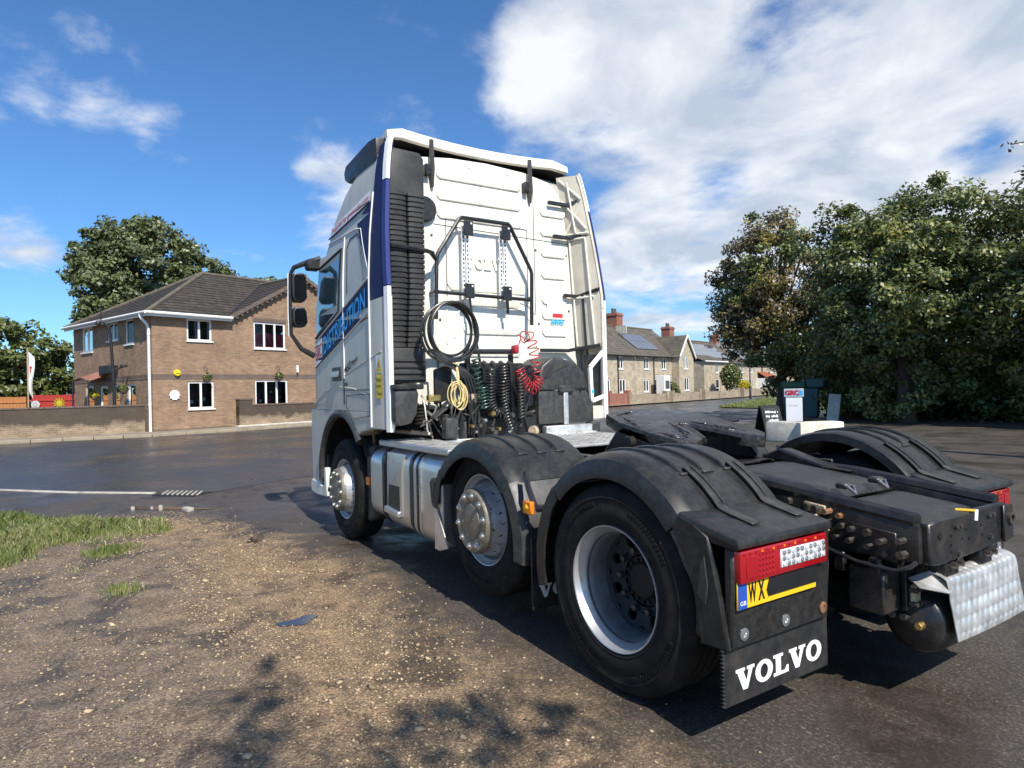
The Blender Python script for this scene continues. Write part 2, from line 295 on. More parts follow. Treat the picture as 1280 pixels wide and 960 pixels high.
def tag(o, label=None, cat=None, group=None, kind=None):
    if label: o['label'] = label
    if cat: o['category'] = cat
    if group: o['group'] = group
    if kind: o['kind'] = kind
    return o
def copy_tree(o, parent=None):
    c = o.copy(); COL.objects.link(c); c.parent = parent
    for ch in list(o.children): copy_tree(ch, c)
    return c
def mirror_y(o, parent):
    """A mirrored twin (across the truck's centre plane) of a part and of its sub-parts."""
    me = o.data.copy(); co = np.empty(len(me.vertices)*3); me.vertices.foreach_get('co', co); co = co.reshape(-1, 3); co[:, 1] *= -1; me.vertices.foreach_set('co', co.ravel()); me.flip_normals(); me.update()
    c = bpy.data.objects.new(o.name.split('.')[0], me); COL.objects.link(c); c.parent = parent
    for ch in list(o.children): mirror_y(ch, c)
    return c
def fast_mesh(name, verts, quads, mat, parent=None, kind=None):
    me = bpy.data.meshes.new(name); nv, nf = len(verts), len(quads); k = quads.shape[1]
    me.vertices.add(nv); me.vertices.foreach_set('co', verts.astype(np.float32).ravel())
    me.loops.add(nf*k); me.loops.foreach_set('vertex_index', quads.astype(np.int32).ravel())
    me.polygons.add(nf); me.polygons.foreach_set('loop_start', np.arange(0, nf*k, k, dtype=np.int32)); me.polygons.foreach_set('loop_total', np.full(nf, k, dtype=np.int32))
    me.update(calc_edges=True); me.validate()
    o = bpy.data.objects.new(name, me); COL.objects.link(o); me.materials.append(MT[mat])
    if parent: o.parent = parent
    if kind: o['kind'] = kind
    return o
FONT = None
def text_mesh(txt, height, bold=0.0, width=None):
    """Outline of a line of text as flat 2-D vertices and faces, left-bottom at 0,0 and `height` tall."""
    cu = bpy.data.curves.new('text', 'FONT'); cu.body = txt; cu.size = 1; cu.offset = bold; cu.resolution_u = 4
    o = bpy.data.objects.new('text', cu); COL.objects.link(o); bpy.context.view_layer.update()
    me = o.to_mesh(); vs = np.array([tuple(v.co) for v in me.vertices]); fs = [tuple(p.vertices) for p in me.polygons]
    o.to_mesh_clear(); bpy.data.objects.remove(o); bpy.data.curves.remove(cu)
    vs[:, 0] -= vs[:, 0].min(); vs[:, 1] -= vs[:, 1].min(); h = vs[:, 1].max(); vs *= height/h
    if width: vs[:, 0] *= width/vs[:, 0].max()
    return vs, fs
def put_text(name, txt, height, mat, parent, fn, bold=0.0, width=None, label=None):
    vs, fs = text_mesh(txt, height, bold, width); g = G(); g.add([fn(q[0], q[1]) for q in vs], fs)
    return g.build(name, mat, parent, smooth=0, label=label)
# slab-serif capitals for the manufacturer's word mark (unit height)
def _ell(cx, cy, rx, ry, n=28): return [(cx+rx*math.cos(2*math.pi*i/n), cy+ry*math.sin(2*math.pi*i/n)) for i in range(n)]
def word_mark(name, x_of, h, total, mat, parent, th=0.0):
    W = [.98, .96, .86, .98, .96]; gap = .04; tot = sum(W)+gap*4; k = total/tot; x = 0; objs = []
    for ch, w in zip('VOLVO', W):
        g = G()
        def P(a, b, x=x): return x_of((x+a)*k, b*h)
        if ch == 'O':
            n = 28; o = _ell(w/2, .5, w/2, .52, n); i = _ell(w/2, .5, w/2-.27, .33, n)
            g.add([P(*q) for q in o]+[P(*q) for q in i], [(j, (j+1) % n, n+(j+1) % n, n+j) for j in range(n)])
        elif ch == 'L':
            g.add([P(*q) for q in ((.0, 0), (w, 0), (w, .34), (w-.1, .34), (w-.2, .15), (.42, .15), (.42, .86), (.55, .86), (.55, 1), (0, 1), (0, .86), (.13, .86), (.13, .15), (0, .15))],
                  [(0, 1, 2, 3, 4, 5, 12, 13), (5, 6, 11, 12), (6, 7, 8, 9, 10, 11)])
        else:
            g.add([P(*q) for q in ((0, 1), (.47, 1), (.47, .86), (.385, .86), (.55, .36), (.68, .86), (.58, .86), (.58, 1), (w, 1), (w, .86), (.88, .86), (.60, 0), (.36, 0), (.075, .86), (0, .86))],
                  [(0, 14, 13, 3, 2, 1), (13, 12, 11, 4, 3), (11, 10, 5, 4), (5, 10, 9, 8, 7, 6)])
        objs.append(g.build(name, mat, parent, smooth=0, solid=th)); x += w+gap
    return objs
def marks(name, parent, fn, width, h, mat, seed):
    """A line of print too small to read: a row of uneven strokes."""
    q = random.Random(seed); g_ = G(); x = 0
    while x < width:
        w = h*q.uniform(.25, .7)
        if q.random() > .15:
            y0, y1 = h*q.uniform(0, .25), h*q.uniform(.7, 1.0); g_.add([fn(x, y0), fn(x+w, y0), fn(x+w, y1), fn(x, y1)], [(0, 1, 2, 3)])
        x += w+h*.22
    return g_.build(name, mat, parent, smooth=0)
# ================================================================== THE TRUCK (X forward, Y left, Z up; drive axle over the origin)
truck = thing('tractor_unit', 'white three-axle articulated lorry tractor unit without trailer, seen from behind on the left', 'lorry')
def lerp_tab(tab, z):
    if z <= tab[0][0]: return tab[0][1]
    for (a, p), (b, q) in zip(tab, tab[1:]):
        if z <= b: return p+(q-p)*(z-a)/(b-a)
    return tab[-1][1]
YS = [(0, 1.22), (2.5, 1.22), (2.9, 1.20), (3.2, 1.17), (3.5, 1.135), (3.7, 1.10), (3.8, 1.06)]
def ys(z): return lerp_tab(YS, z)
XF = [(1.3, 5.42), (1.7, 5.42), (2.1, 5.36), (2.8, 5.12), (3.0, 5.0), (3.3, 4.78), (3.5, 4.52), (3.65, 4.2), (3.72, 3.95)]
def xf(z): return lerp_tab(XF, z)
# --- cab shell
def outline(z, inset=0.0):
    w, x1, rc = ys(z)-inset, xf(z)-inset, .42
    xr = 3.2+inset+max(0, z-3.66)*2.2
    p = [(xr, -w+.04), (xr, w-.04), (xr+.04, w), (x1-rc*1.25, w)]
    for i in range(1, 10):
        a = math.pi/2*(1-i/10); p.append((x1-rc*1.25+rc*1.25*math.cos(a), w-rc+rc*math.sin(a)))
    p += [(x1, w-rc)]
    q = [(x, -y) for x, y in reversed(p[2:])]
    return p+q
g = G(); zs = [1.30, 1.5, 1.7, 1.9, 2.1, 2.35, 2.6, 2.8, 2.9, 3.0, 3.15, 3.3, 3.4, 3.5, 3.58, 3.65, 3.72]
rings = [[(x, y, z) for x, y in outline(z)] for z in zs]+[[(x, y, 3.77) for x, y in outline(3.72, .06)]]
n = len(rings[0]); vs = [q for r_ in rings for q in r_]
fs = [(j*n+i, j*n+(i+1) % n, (j+1)*n+(i+1) % n, (j+1)*n+i) for j in range(len(rings)-1) for i in range(n)]
fs += [tuple(range((len(rings)-1)*n, len(rings)*n)), tuple(reversed(range(n)))]
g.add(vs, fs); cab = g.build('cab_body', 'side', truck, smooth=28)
# rear wall sheet (cab white without the side's painted shade), 6 mm proud of the shell
g = G(); pts = [(y, 1.32) for y in (-1.12, 1.12)]+[(1.13, 2.6), (1.10, 3.2), (1.0, 3.56), (.80, 3.67), (.4, 3.72), (0, 3.735), (-.45, 3.715), (-.76, 3.66), (-.90, 3.54), (-.97, 3.27), (-1.01, 3.0), (-1.06, 2.4), (-1.08, 2.0)]
pts[0] = (-1.09, 1.32); g.yz(pts, 3.17, 3.199); rear = g.build('rear_wall', 'white', truck, bevel=.012, seg=2)
def rib(y0, y1, z0, z1, x=3.17, d=.016):
    gg = G(); zm = (z1-z0); o = [(y0, z0+.3*zm), (y0-.03, z0), (y1+.03, z0), (y1, z0+.3*zm), (y1, z1-.3*zm), (y1+.03, z1), (y0-.03, z1), (y0, z1-.3*zm)]
    gg.yz(o, x-d, x+.002); return gg.build('panel_rib', 'white', rear, bevel=.010, seg=2)
for z in (3.50, 3.30, 3.12): rib(.56, -.40, z, z+.105)
for z in (3.29, 3.08, 2.86, 2.63, 2.36, 2.20, 2.02): rib(-.64, -.97, z, z+.115)
for z in (2.30, 2.02, 1.80): rib(.30, -.36, z, z+.13)
rib(.95, .70, 2.70, 2.86); rib(.95, .70, 2.2, 2.4)
# raised field with the embossed word mark
g = G(); g.yz([(.47, 2.50), (.43, 2.44), (-.42, 2.44), (-.46, 2.50), (-.46, 2.92), (-.40, 3.0), (.40, 3.0), (.47, 2.92)], 3.158, 3.172); g.build('badge_panel', 'white', rear, bevel=.01, seg=2)
word_mark('embossed_letter', lambda a, b: (3.150, .27-a, 2.66+b), .115, .50, 'white', rear, th=.008)
# seams on the wall
def seam(path, r=.0035, mat='blackv', par=rear): gg = G(); gg.tube(path, r, 5); return gg.build('seam', mat, par)
seam([(3.166, .47, 2.38), (3.166, .47, 3.14), (3.166, -.47, 3.12), (3.166, -.47, 2.36)])
seam([(3.168, .6, 3.06), (3.168, -1.08, 3.02)], .003); seam([(3.168, -.56, 3.6), (3.168, -.56, 1.9)], .003)
for k, (w_, zt, zb) in enumerate(((.52, 2.36, 1.92), (.44, 2.30, 1.98))):
    seam([(3.168, -.04+w_, zb), (3.168, -.04+w_, zt-.12), (3.168, -.04+w_-.10, zt-.02), (3.168, -.04+w_-.2, zt), (3.168, -.04-w_+.2, zt), (3.168, -.04-w_+.10, zt-.02), (3.168, -.04-w_, zt-.12), (3.168, -.04-w_, zb)], .008, 'white')
# small fixings and drain holes across the wall
for y, z in ((.60, 3.58), (-.55, 3.60), (.62, 2.95), (-.58, 2.92), (.55, 2.15), (-.60, 2.15), (.92, 3.3), (.95, 2.5), (-.98, 2.9), (-1.0, 2.3), (.2, 3.66), (-.25, 3.66)):
    g = G(); g.rev([(.014, 0), (.012, -.006), (0, -.007)], (3.170, y, z), 'X', 10); g.build('wall_fixing', 'bolt' if z < 3 else 'beige', rear)
# notices on the wall
g = G(); g.yz([(-.70, 2.28), (-.93, 2.28), (-.93, 2.44), (-.70, 2.44)], 3.150, 3.153); g.build('notice', 'whitev', rear)
g = G(); g.yz([(-.77, 2.225), (-.90, 2.225), (-.90, 2.265), (-.77, 2.265)], 3.150, 3.153); g.build('red_sticker', 'redv', rear)
for k in range(3): marks('notice_print', rear, lambda a, b, k=k: (3.148, -.73-a, 2.40-.045*k+b), .16, .010, 'netcurtain', 3+k)
for k in range(3):
    g = G(); g.rev([(.026, 0), (.026, .003), (.012, .003), (.012, 0)], (3.150, -.775-.057*k, 2.175), 'X', 16, close=True); g.build('blue_emblem', 'cyan', rear)
# lower side panels with the wheel arch, bumper
arch_c, arch_r = (4.14, .58), .70
def arch_pts(r, a0, a1, n=18, c=arch_c): return [(c[0]+r*math.cos(R(a0+(a1-a0)*i/n)), c[1]+r*math.sin(R(a0+(a1-a0)*i/n))) for i in range(n+1)]
prof = [(3.2, 1.15), (3.55, 1.10)]+list(reversed(arch_pts(arch_r, 8, 137)))+[(4.86, .46), (5.02, .40), (5.16, .44), (5.19, 1.05), (5.17, 1.30), (3.2, 1.30)]
for s in (1, -1):
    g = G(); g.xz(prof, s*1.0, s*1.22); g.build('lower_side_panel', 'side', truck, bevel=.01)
    g = G(); path = arch_pts(arch_r-.012, -6, 142, 26); g.tube([(x, s*1.205, z) for x, z in path], .045, 8); g.build('wheel_arch_lip', 'plastic2', truck)
    g = G(); g.grid(lambda a, b: (arch_c[0]+(arch_r-.02)*math.cos(R(-5+160*a)), s*(1.19-.5*b), arch_c[1]+(arch_r-.02)*math.sin(R(-5+160*a))), 24, 2); g.build('wheel_arch_liner', 'blackmetal', truck)
    g = G(); g.xz([(4.60, .40), (4.60, .47), (4.84, .47), (5.0, .50), (5.17, .50), (5.21, .44), (5.19, .36), (5.0, .34), (4.66, .35)], s*1.02, s*1.235); g.build('bumper_corner', 'white', truck, bevel=.012)
    g = G(); g.b2((4.60, s*1.14, .36), (4.68, s*1.24, .67)); g.build('bumper_step_post', 'white', truck, bevel=.01)
    g = G(); g.b2((4.70, s*1.13, .52), (5.1, s*1.19, .80)); g.build('step_recess', 'blackmetal', truck, bevel=.01)
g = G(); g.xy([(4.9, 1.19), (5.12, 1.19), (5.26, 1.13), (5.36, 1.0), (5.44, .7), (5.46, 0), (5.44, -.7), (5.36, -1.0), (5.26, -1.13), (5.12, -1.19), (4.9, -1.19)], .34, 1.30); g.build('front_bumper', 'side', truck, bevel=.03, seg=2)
g = G(); g.yz([(1.0, 1.75), (-1.0, 1.75), (-.98, 2.9), (.98, 2.9)], 5.33, 5.335); g.build('windscreen', 'cabglass', truck)
# --- side glass and side details (left in view, right mirrored)
def side_sheet(poly, name, mat, off=.004, ns=10, par=None):
    """Polygon in (X,Z) laid on the cab side, sliced so that it follows the side's curve."""
    zs_ = sorted({round(q[1], 4) for q in poly} | set(np.linspace(min(q[1] for q in poly), max(q[1] for q in poly), ns).round(4)))
    gg = G(); m = len(poly); rows = []
    for z in zs_:
        zz = min(max(z, min(q[1] for q in poly)+1e-4), max(q[1] for q in poly)-1e-4); xs = []
        for (x0, z0), (x1, z1) in zip(poly, poly[1:]+poly[:1]):
            if (z0-zz)*(z1-zz) < 0: xs.append(x0+(x1-x0)*(zz-z0)/(z1-z0))
        rows.append((min(xs), max(xs), z) if xs else None)
    rows = [q for q in rows if q]
    vs = []
    for a, b, z in rows: vs += [(a, ys(z)+off, z), (b, ys(z)+off, z)]
    gg.add(vs, [(2*i, 2*i+1, 2*i+3, 2*i+2) for i in range(len(rows)-1)])
    return gg.build(name, mat, par or truck, smooth=60, solid=.0)
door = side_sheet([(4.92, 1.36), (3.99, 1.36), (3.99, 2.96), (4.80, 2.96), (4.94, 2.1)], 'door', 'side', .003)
win = side_sheet([(4.80, 2.83), (4.90, 2.13), (4.13, 2.33), (4.06, 2.90)], 'door_window', 'cabglass', .008, par=truck)
def side_line(pts, r=.006, mat='blackv', name='panel_gap', off=.004, par=None):
    gg = G(); P = []
    for (a, b), (c, d) in zip(pts, pts[1:]):
        for i in range(6): t = i/6; x, z = a+(c-a)*t, b+(d-b)*t; P.append((x, ys(z)+off, z))
    P.append((pts[-1][0], ys(pts[-1][1])+off, pts[-1][1])); gg.tube(P, r, 5); return gg.build(name, mat, par or truck)
side_line([(4.80, 2.85), (4.04, 2.93), (4.10, 2.30), (4.92, 2.09)], .014, 'blackv', 'window_seal', .006, win)
side_line([(3.97, 3.04), (3.97, 1.62)], .007, 'whitev', 'door_edge_strip')
side_line([(3.99, 1.62), (3.99, 1.36)], .005)
side_line([(3.24, 3.30), (3.24, 1.16)], .008, 'whitev', 'fairing_edge_strip', .006)
side_line([(4.5, 3.07), (3.66, 3.05), (3.50, 3.02), (3.36, 2.75), (3.24, 2.55)], .006, 'whitev', 'door_top_strip')
side_line([(3.86, 2.45), (3.88, 2.90), (3.80, 2.98), (3.60, 2.99), (3.52, 2.92), (3.37, 2.52)], .014, 'plastic2', 'sleeper_panel_groove', -.006)
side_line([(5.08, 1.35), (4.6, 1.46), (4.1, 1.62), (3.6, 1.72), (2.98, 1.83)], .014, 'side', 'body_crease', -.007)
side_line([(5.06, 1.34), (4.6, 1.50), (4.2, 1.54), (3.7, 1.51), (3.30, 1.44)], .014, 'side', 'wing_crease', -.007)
side_line([(4.02, 1.50), (3.27, 1.50)], .0035, 'plastic2'); side_line([(3.92, 1.45), (3.28, 1.46), (3.28, 1.26), (3.74, 1.22), (3.94, 1.34), (3.92, 1.45)], .003, 'plastic2')
side_line([(3.95, 2.08), (3.27, 2.16)], .0035, 'plastic2')
# door handle
g = G(); g.b2((4.34, 1.219, 1.60), (4.07, 1.235, 1.74)); h = g.build('door_handle', 'plastic2', truck, bevel=.01)
g = G(); g.b2((4.32, 1.235, 1.635), (4.10, 1.256, 1.70)); g.build('handle_grip', 'chrome', h, bevel=.008)
# --- livery: navy band, name, strip, fairing panels
side_sheet([(4.96, 1.75), (4.96, 2.03), (3.26, 2.50), (3.26, 2.22)], 'livery_band', 'navydark', .006)
side_line([(4.96, 2.045), (3.26, 2.515)], .008, 'whitev', 'band_edge', .006); side_line([(4.96, 1.735), (3.26, 2.205)], .008, 'whitev', 'band_edge', .006)
def on_side(x0, z0, sl, off=.010): return lambda a, b: (x0-a, ys(z0+b+sl*a)+off, z0+b+sl*a)
put_text('livery_text', 'DISTRIBUTION', .19, 'cyan', truck, on_side(4.63, 1.885, .277), .018, width=1.30)
side_sheet([(4.95, 1.77), (4.95, 2.01), (4.68, 2.085), (4.68, 1.845)], 'logo_field', 'whitev', .009)
put_text('logo_text', 'GRC', .15, 'redv', truck, on_side(4.93, 1.82, .277, .013), .02, width=.23)
side_sheet([(4.50, 3.13), (4.41, 3.225), (3.30, 3.335), (3.30, 3.235)], 'sponsor_strip', 'whitev', .008)
side_line([(4.50, 3.12), (3.30, 3.222)], .008, 'navy', 'strip_edge', .008)
put_text('sponsor_text', 'Supplied by grctrucks.com', .065, 'redv', truck, on_side(4.40, 3.148, .088, .012), .012, width=1.06)
side_sheet([(3.64, 3.12), (3.27, 3.225), (3.27, 2.60)], 'livery_wedge', 'navydark', .006)
put_text('model_number', '460', .085, 'blackv', truck, on_side(3.97, 1.655, .277, .008), .012, width=.20)
marks('model_badge', truck, on_side(3.74, 1.735, .277, .008), .15, .045, 'blackv', 5)
marks('axle_mark', truck, on_side(3.99, 1.535, 0, .008), .12, .045, 'blackv', 6)
# --- side fairings behind the cab
def xt(z): return 2.83 if z < 2.4 else 2.83+.20*(z-2.4)/1.35
def fairing(s, z0, z1, mat, name, zn=12, y_in=.03):
    gg = G(); rows = []
    for i in range(zn+1):
        z = z0+(z1-z0)*i/zn; yy = ys(z)+.001; rows.append([(3.245, s*yy, z), (xt(z)+.06, s*yy, z), (xt(z), s*(yy-.02), z), (xt(z), s*(yy-y_in-.02), z), (xt(z)+.07, s*(yy-y_in), z), (3.245, s*(yy-y_in), z)])
    vs = [q for r_ in rows for q in r_]; k = 6
    fs = [(j*k+i, j*k+(i+1) % k, (j+1)*k+(i+1) % k, (j+1)*k+i) for j in range(zn) for i in range(k)]+[tuple(range(k)), tuple(range(zn*k, zn*k+k))]
    gg.add(vs, fs); return gg.build(name, mat, truck, smooth=30)
def trail(s, z0, z1, mat):
    gg = G(); P = [z0+(z1-z0)*i/8 for i in range(9)]
    for za, zb in zip(P, P[1:]):
        q = []
        for z in (za, zb):
            yy = ys(z)
            q += [(xt(z)+.05, s*(yy+.008), z), (xt(z)-.012, s*(yy-.002), z), (xt(z)-.012, s*(yy-(.036 if s > 0 else .020)), z), (xt(z)+.05, s*(yy-(.036 if s > 0 else .020)), z)]
        gg.add(q, [(0, 1, 5, 4), (1, 2, 6, 5), (2, 3, 7, 6)])
    return gg.build('fairing_trailing_edge', mat, truck, smooth=30, weld=True)
for s in (1, -1):
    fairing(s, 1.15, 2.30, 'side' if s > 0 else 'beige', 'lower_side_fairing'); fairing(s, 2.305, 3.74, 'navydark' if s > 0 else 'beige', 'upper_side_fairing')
    trail(s, 1.13, 2.38, 'whitev'); trail(s, 2.39, 3.34, 'navy'); trail(s, 3.35, 3.76, 'whitev')
    # outer skins of the right-hand fairings keep the livery colours
    if s < 0:
        for z0, z1, m_ in ((1.16, 2.29, 'side'), (2.31, 3.73, 'navydark')):
            gg = G(); gg.grid(lambda a, b: (3.24-(3.24-xt(z0+(z1-z0)*b)-.05)*a, -(ys(z0+(z1-z0)*b)+.006), z0+(z1-z0)*b), 2, 10); gg.build('fairing_outer_skin', m_, truck)
# splayed inner panel of the right fairing, from the wall's edge out to the trailing edge
WY = [(1.3, 1.09), (2.0, 1.08), (2.4, 1.06), (3.0, 1.01), (3.25, .97), (3.5, .93), (3.74, .90)]
def inner(a, b, z0, z1):
    z = z0+(z1-z0)*b; y0, y1 = -lerp_tab(WY, z), -(ys(z)-.045); x0, x1 = 3.21, xt(z)+.01
    return (x0+(x1-x0)*a, y0+(y1-y0)*a+.012*math.sin(math.pi*a), z)
for z0, z1 in ((3.10, 3.74), (1.9, 3.09)):
    g = G(); g.grid(lambda a, b: inner(a, b, z0, z1), 6, 12); ip = g.build('fairing_inner_panel', 'beige', truck, smooth=50)
    for p_, q_ in ((((.1, .05), (.9, .55)), ((.1, .6), (.9, .1)), ((.1, .95), (.92, .6)), ((.06, .03), (.95, .03)), ((.5, .05), (.5, .9))) if z0 > 3 else (((.18, .02), (.2, .98)), ((.8, .02), (.8, .98)), ((.18, .98), (.8, .98)), ((.18, .45), (.8, .45)))):
        a_, b_ = inner(*p_, z0, z1), inner(*q_, z0, z1); g = G(); g.tube([(a_[0]-.012, a_[1]+.012, a_[2]), (b_[0]-.012, b_[1]+.012, b_[2])], .012, 5); g.build('fairing_rib', 'white', ip)
# stiffening ribs inside the right fairing
def rbar(name, a, b, r, mat, par=truck, n=6): gg = G(); gg.tube([a, b], r, n); return gg.build(name, mat, par)
yi = -1.10
for z, y0, y1, x1 in ((3.43, -.72, -1.08, 3.05), (3.08, -.78, -1.11, 3.02), (2.46, -.90, -1.165, 2.86), (1.87, -.58, -1.17, 2.86)):
    g = G(); g.tube([(3.12, y0, z), (3.12, (y0+y1)/2-.06, z), (x1, y1, z+.05)], .026, 4); g.build('fairing_arm', 'blackmetal', truck, bevel=.004)
g = G(); g.tube([(3.05, -1.10, 2.48), (3.03, -1.12, 1.88), (3.0, -1.12, 1.2)], .018, 6); g.build('fairing_rod', 'blackmetal', truck)
# lower right fairing frame with a dark opening
for a, b in (((2.84, -1.19, 1.80), (2.84, -1.19, 1.15)), ((2.86, -1.02, 1.68), (2.84, -1.20, 1.86)), ((2.86, -1.02, 1.68), (2.86, -1.03, 1.33)), ((2.86, -1.03, 1.33), (2.84, -1.19, 1.38))):
    g = G(); g.tube([a, b], .028, 4); g.build('lower_fairing_frame', 'whitev', truck, bevel=.005)
g = G(); g.b2((2.90, -1.19, 1.34), (2.97, -1.03, 1.82)); g.build('lower_fairing_opening', 'blackmetal', truck)
g = G(); g.b2((2.84, -1.19, 1.13), (2.99, -1.0, 1.28)); g.build('lower_fairing_foot', 'beige', truck, bevel=.02)
g = G(); g.b2((2.84, -1.06, 1.40), (2.88, -1.01, 1.46)); g.build('blue_tap', 'cyan', truck, bevel=.01)
# --- roof: dark side fences, roof deflector with white trailing lip
g = G(); N = 14
def lip_x(y): return 3.33-.14*(abs(y)/1.03)**2
def lip_row(t):
    y = 1.04-2.08*t; x = lip_x(y); e = max(0, abs(y)-.88)/.16; dz = -.06*e
    return [(x+.95, y, 3.74), (x+.45, y, 3.83+dz*.4), (x+.03, y, 3.945+dz), (x, y, 3.935+dz), (x-.01, y, 3.845+dz*.6), (x+.03, y, 3.835+dz*.6), (x+.05, y, 3.86+dz*.6), (x+.75, y, 3.72)]
rows = [lip_row(i/24) for i in range(25)]; vs = [q for r_ in rows for q in r_]; k = 8
g.add(vs, [(j*k+i, j*k+(i+1) % k, (j+1)*k+(i+1) % k, (j+1)*k+i) for j in range(24) for i in range(k)]+[tuple(range(k)), tuple(range(24*k, 25*k))])
g.build('roof_deflector', 'white', truck, smooth=35)
g = G(); g.grid(lambda a, b: (lip_x(1.0-2.0*a)+.05+.75*b, 1.0-2.0*a, 3.85-.06*max(0, abs(1.0-2.0*a)-.88)/.16-.14*b), 20, 4); g.build('deflector_shade_sheet', 'blackmetal', truck)  # black sheet standing in for the shadow under the lip
for s in (1, -1):
    g = G(); g.xz([(3.25, 3.60), (3.25, 3.815), (3.45, 3.84), (4.10, 3.80), (4.16, 3.74), (4.14, 3.66), (4.05, 3.61)], s*1.00, s*1.125); g.build('roof_side_fence', 'plastic', truck, bevel=.02, seg=2)
    g = G(); g.b2((3.14, s*1.0, 3.64), (3.25, s*1.06, 3.76)); g.build('fence_bracket', 'blackmetal', truck, bevel=.01)
for y in (.62, -.50):
    g = G(); g.tube([(3.13, y, 3.84), (3.13, y, 3.56), (3.15, y-.01, 3.40)], [.022, .03, .016], 6); g.build('deflector_strut', 'bolt', truck)
    g = G(); g.b2((3.10, y+.03, 3.50), (3.17, y+.08, 3.60)); g.build('strut_clamp', 'blackmetal', truck, bevel=.006)
# dark shield behind the snorkel
g = G(); g.cyl((3.12, .70, 3.18), (3.17, .70, 3.18), .12, n=20); g.build('intake_lug', 'plastic', truck, bevel=.01)
# --- air intake stack
def sx(z): return 2.92 if z < 2.4 else 2.92+.17*(z-2.4)/1.3
def sl0(z): return 1.187-.098*max(0, z-1.55)/2.15      # outer edge
def sl1(z): return .865-.145*max(0, z-1.55)/2.15       # inner edge
st = G(); st.prism([(sl0(3.25), 3.25), (sl0(3.6), 3.62), (sl0(3.7)-.04, 3.69), (sl1(3.7)+.04, 3.68), (sl1(3.6), 3.62), (sl1(3.25), 3.25)], lambda y, z: (sx(z), y, z), lambda y, z: (3.2, y, z)); snork = st.build('air_intake_head', 'snork', truck, bevel=.02, seg=2)
def bellows(f0, f1, z0, z1, pitch=.0475):
    gg = G(); rows = []; z = z0; k = 0
    while z < z1:
        for dz, o in ((0, 0), (.006, .010), (pitch-.012, .010), (pitch-.006, 0)):
            lo, hi = sl1(z), sl0(z); y0, y1 = lo+(hi-lo)*f0, lo+(hi-lo)*f1; a, b, x0, x1 = y0-o, y1+o, sx(z)-.003-o, 3.19; c = .035
            rows.append([(x1, a, z+dz), (x0+c, a, z+dz), (x0+.008, a+.010, z+dz), (x0, a+c, z+dz), (x0, b-c, z+dz), (x0+.008, b-.010, z+dz), (x0+c, b, z+dz), (x1, b, z+dz)])
        z += pitch
    m = 8; vs = [q for r_ in rows for q in r_]
    gg.add(vs, [(j*m+i, j*m+(i+1) % m, (j+1)*m+(i+1) % m, (j+1)*m+i) for j in range(len(rows)-1) for i in range(m)]+[tuple(range(m)), tuple(range((len(rows)-1)*m, len(rows)*m))])
    return gg.build('ribbed_intake_duct', 'snork', truck, smooth=25)
bellows(.53, .97, 1.86, 3.27); bellows(.03, .46, 1.86, 3.27)
g = G(); g.prism([(.46, 1.86), (.54, 1.86), (.54, 3.3), (.46, 3.3)], lambda f, z: (sx(z)+.05, sl1(z)+(sl0(z)-sl1(z))*f, z), lambda f, z: (3.19, sl1(z)+(sl0(z)-sl1(z))*f, z)); g.build('duct_bridge', 'blackmetal', truck)
g = G(); g.b2((2.90, .83, 1.55), (3.18, 1.18, 1.86)); g.build('intake_lower_box', 'snork', truck, bevel=.02, seg=2)
for k in range(4):
    g = G(); g.b2((2.885, .845, 1.57+.055*k), (2.91, 1.165, 1.605+.055*k)); g.build('louvre', 'snork', truck, bevel=.006)
g = G(); g.tube([(2.94, 1.13, 2.76), (2.94, .78, 2.74), (2.98, .70, 2.735)], .02, 6); g.build('duct_strap', 'blackmetal', truck)
g = G(); g.tube([(2.90, .80, 1.83), (2.90, .72, 1.83), (2.90, .70, 1.3)], .012, 6); g.build('support_rod', 'blackmetal', truck)
g = G(); g.yz([(1.21, 1.49), (1.21, 1.22), (1.17, 1.18), (1.06, 1.20), (1.01, 1.28), (.99, 1.45), (1.0, 1.49)], 2.72, 3.1); g.build('air_filter_housing', 'plastic2', truck, bevel=.025, seg=2)
g = G(); g.b2((2.70, .95, 1.49), (3.15, 1.215, 1.535)); g.build('filter_lid', 'plastic', truck, bevel=.01)
# yellow blind-spot sign on the fairing
for nm, poly, m_ in (('warning_sign', [(3.10, 1.42), (2.96, 1.42), (2.96, 1.63), (3.10, 1.63)], 'yellowv'), ('warning_sign_plate', [(3.11, 1.64), (2.95, 1.64), (2.95, 1.80), (3.11, 1.80)], 'whitev'), ('warning_triangle', [(3.10, 1.65), (2.96, 1.65), (3.03, 1.79)], 'yellowv')):
    side_sheet(poly, nm, m_, .006 if m_ == 'whitev' else .009, 3)
for k, w_ in enumerate(('Blind', 'spot', 'Take care')):
    put_text('warning_text', w_, .035, 'blackv', truck, on_side(3.085, 1.565-.06*k, 0, .013), .006, width=.105 if k < 2 else .115)
put_text('warning_symbol', '!', .075, 'blackv', truck, on_side(3.04, 1.66, 0, .013), .02)
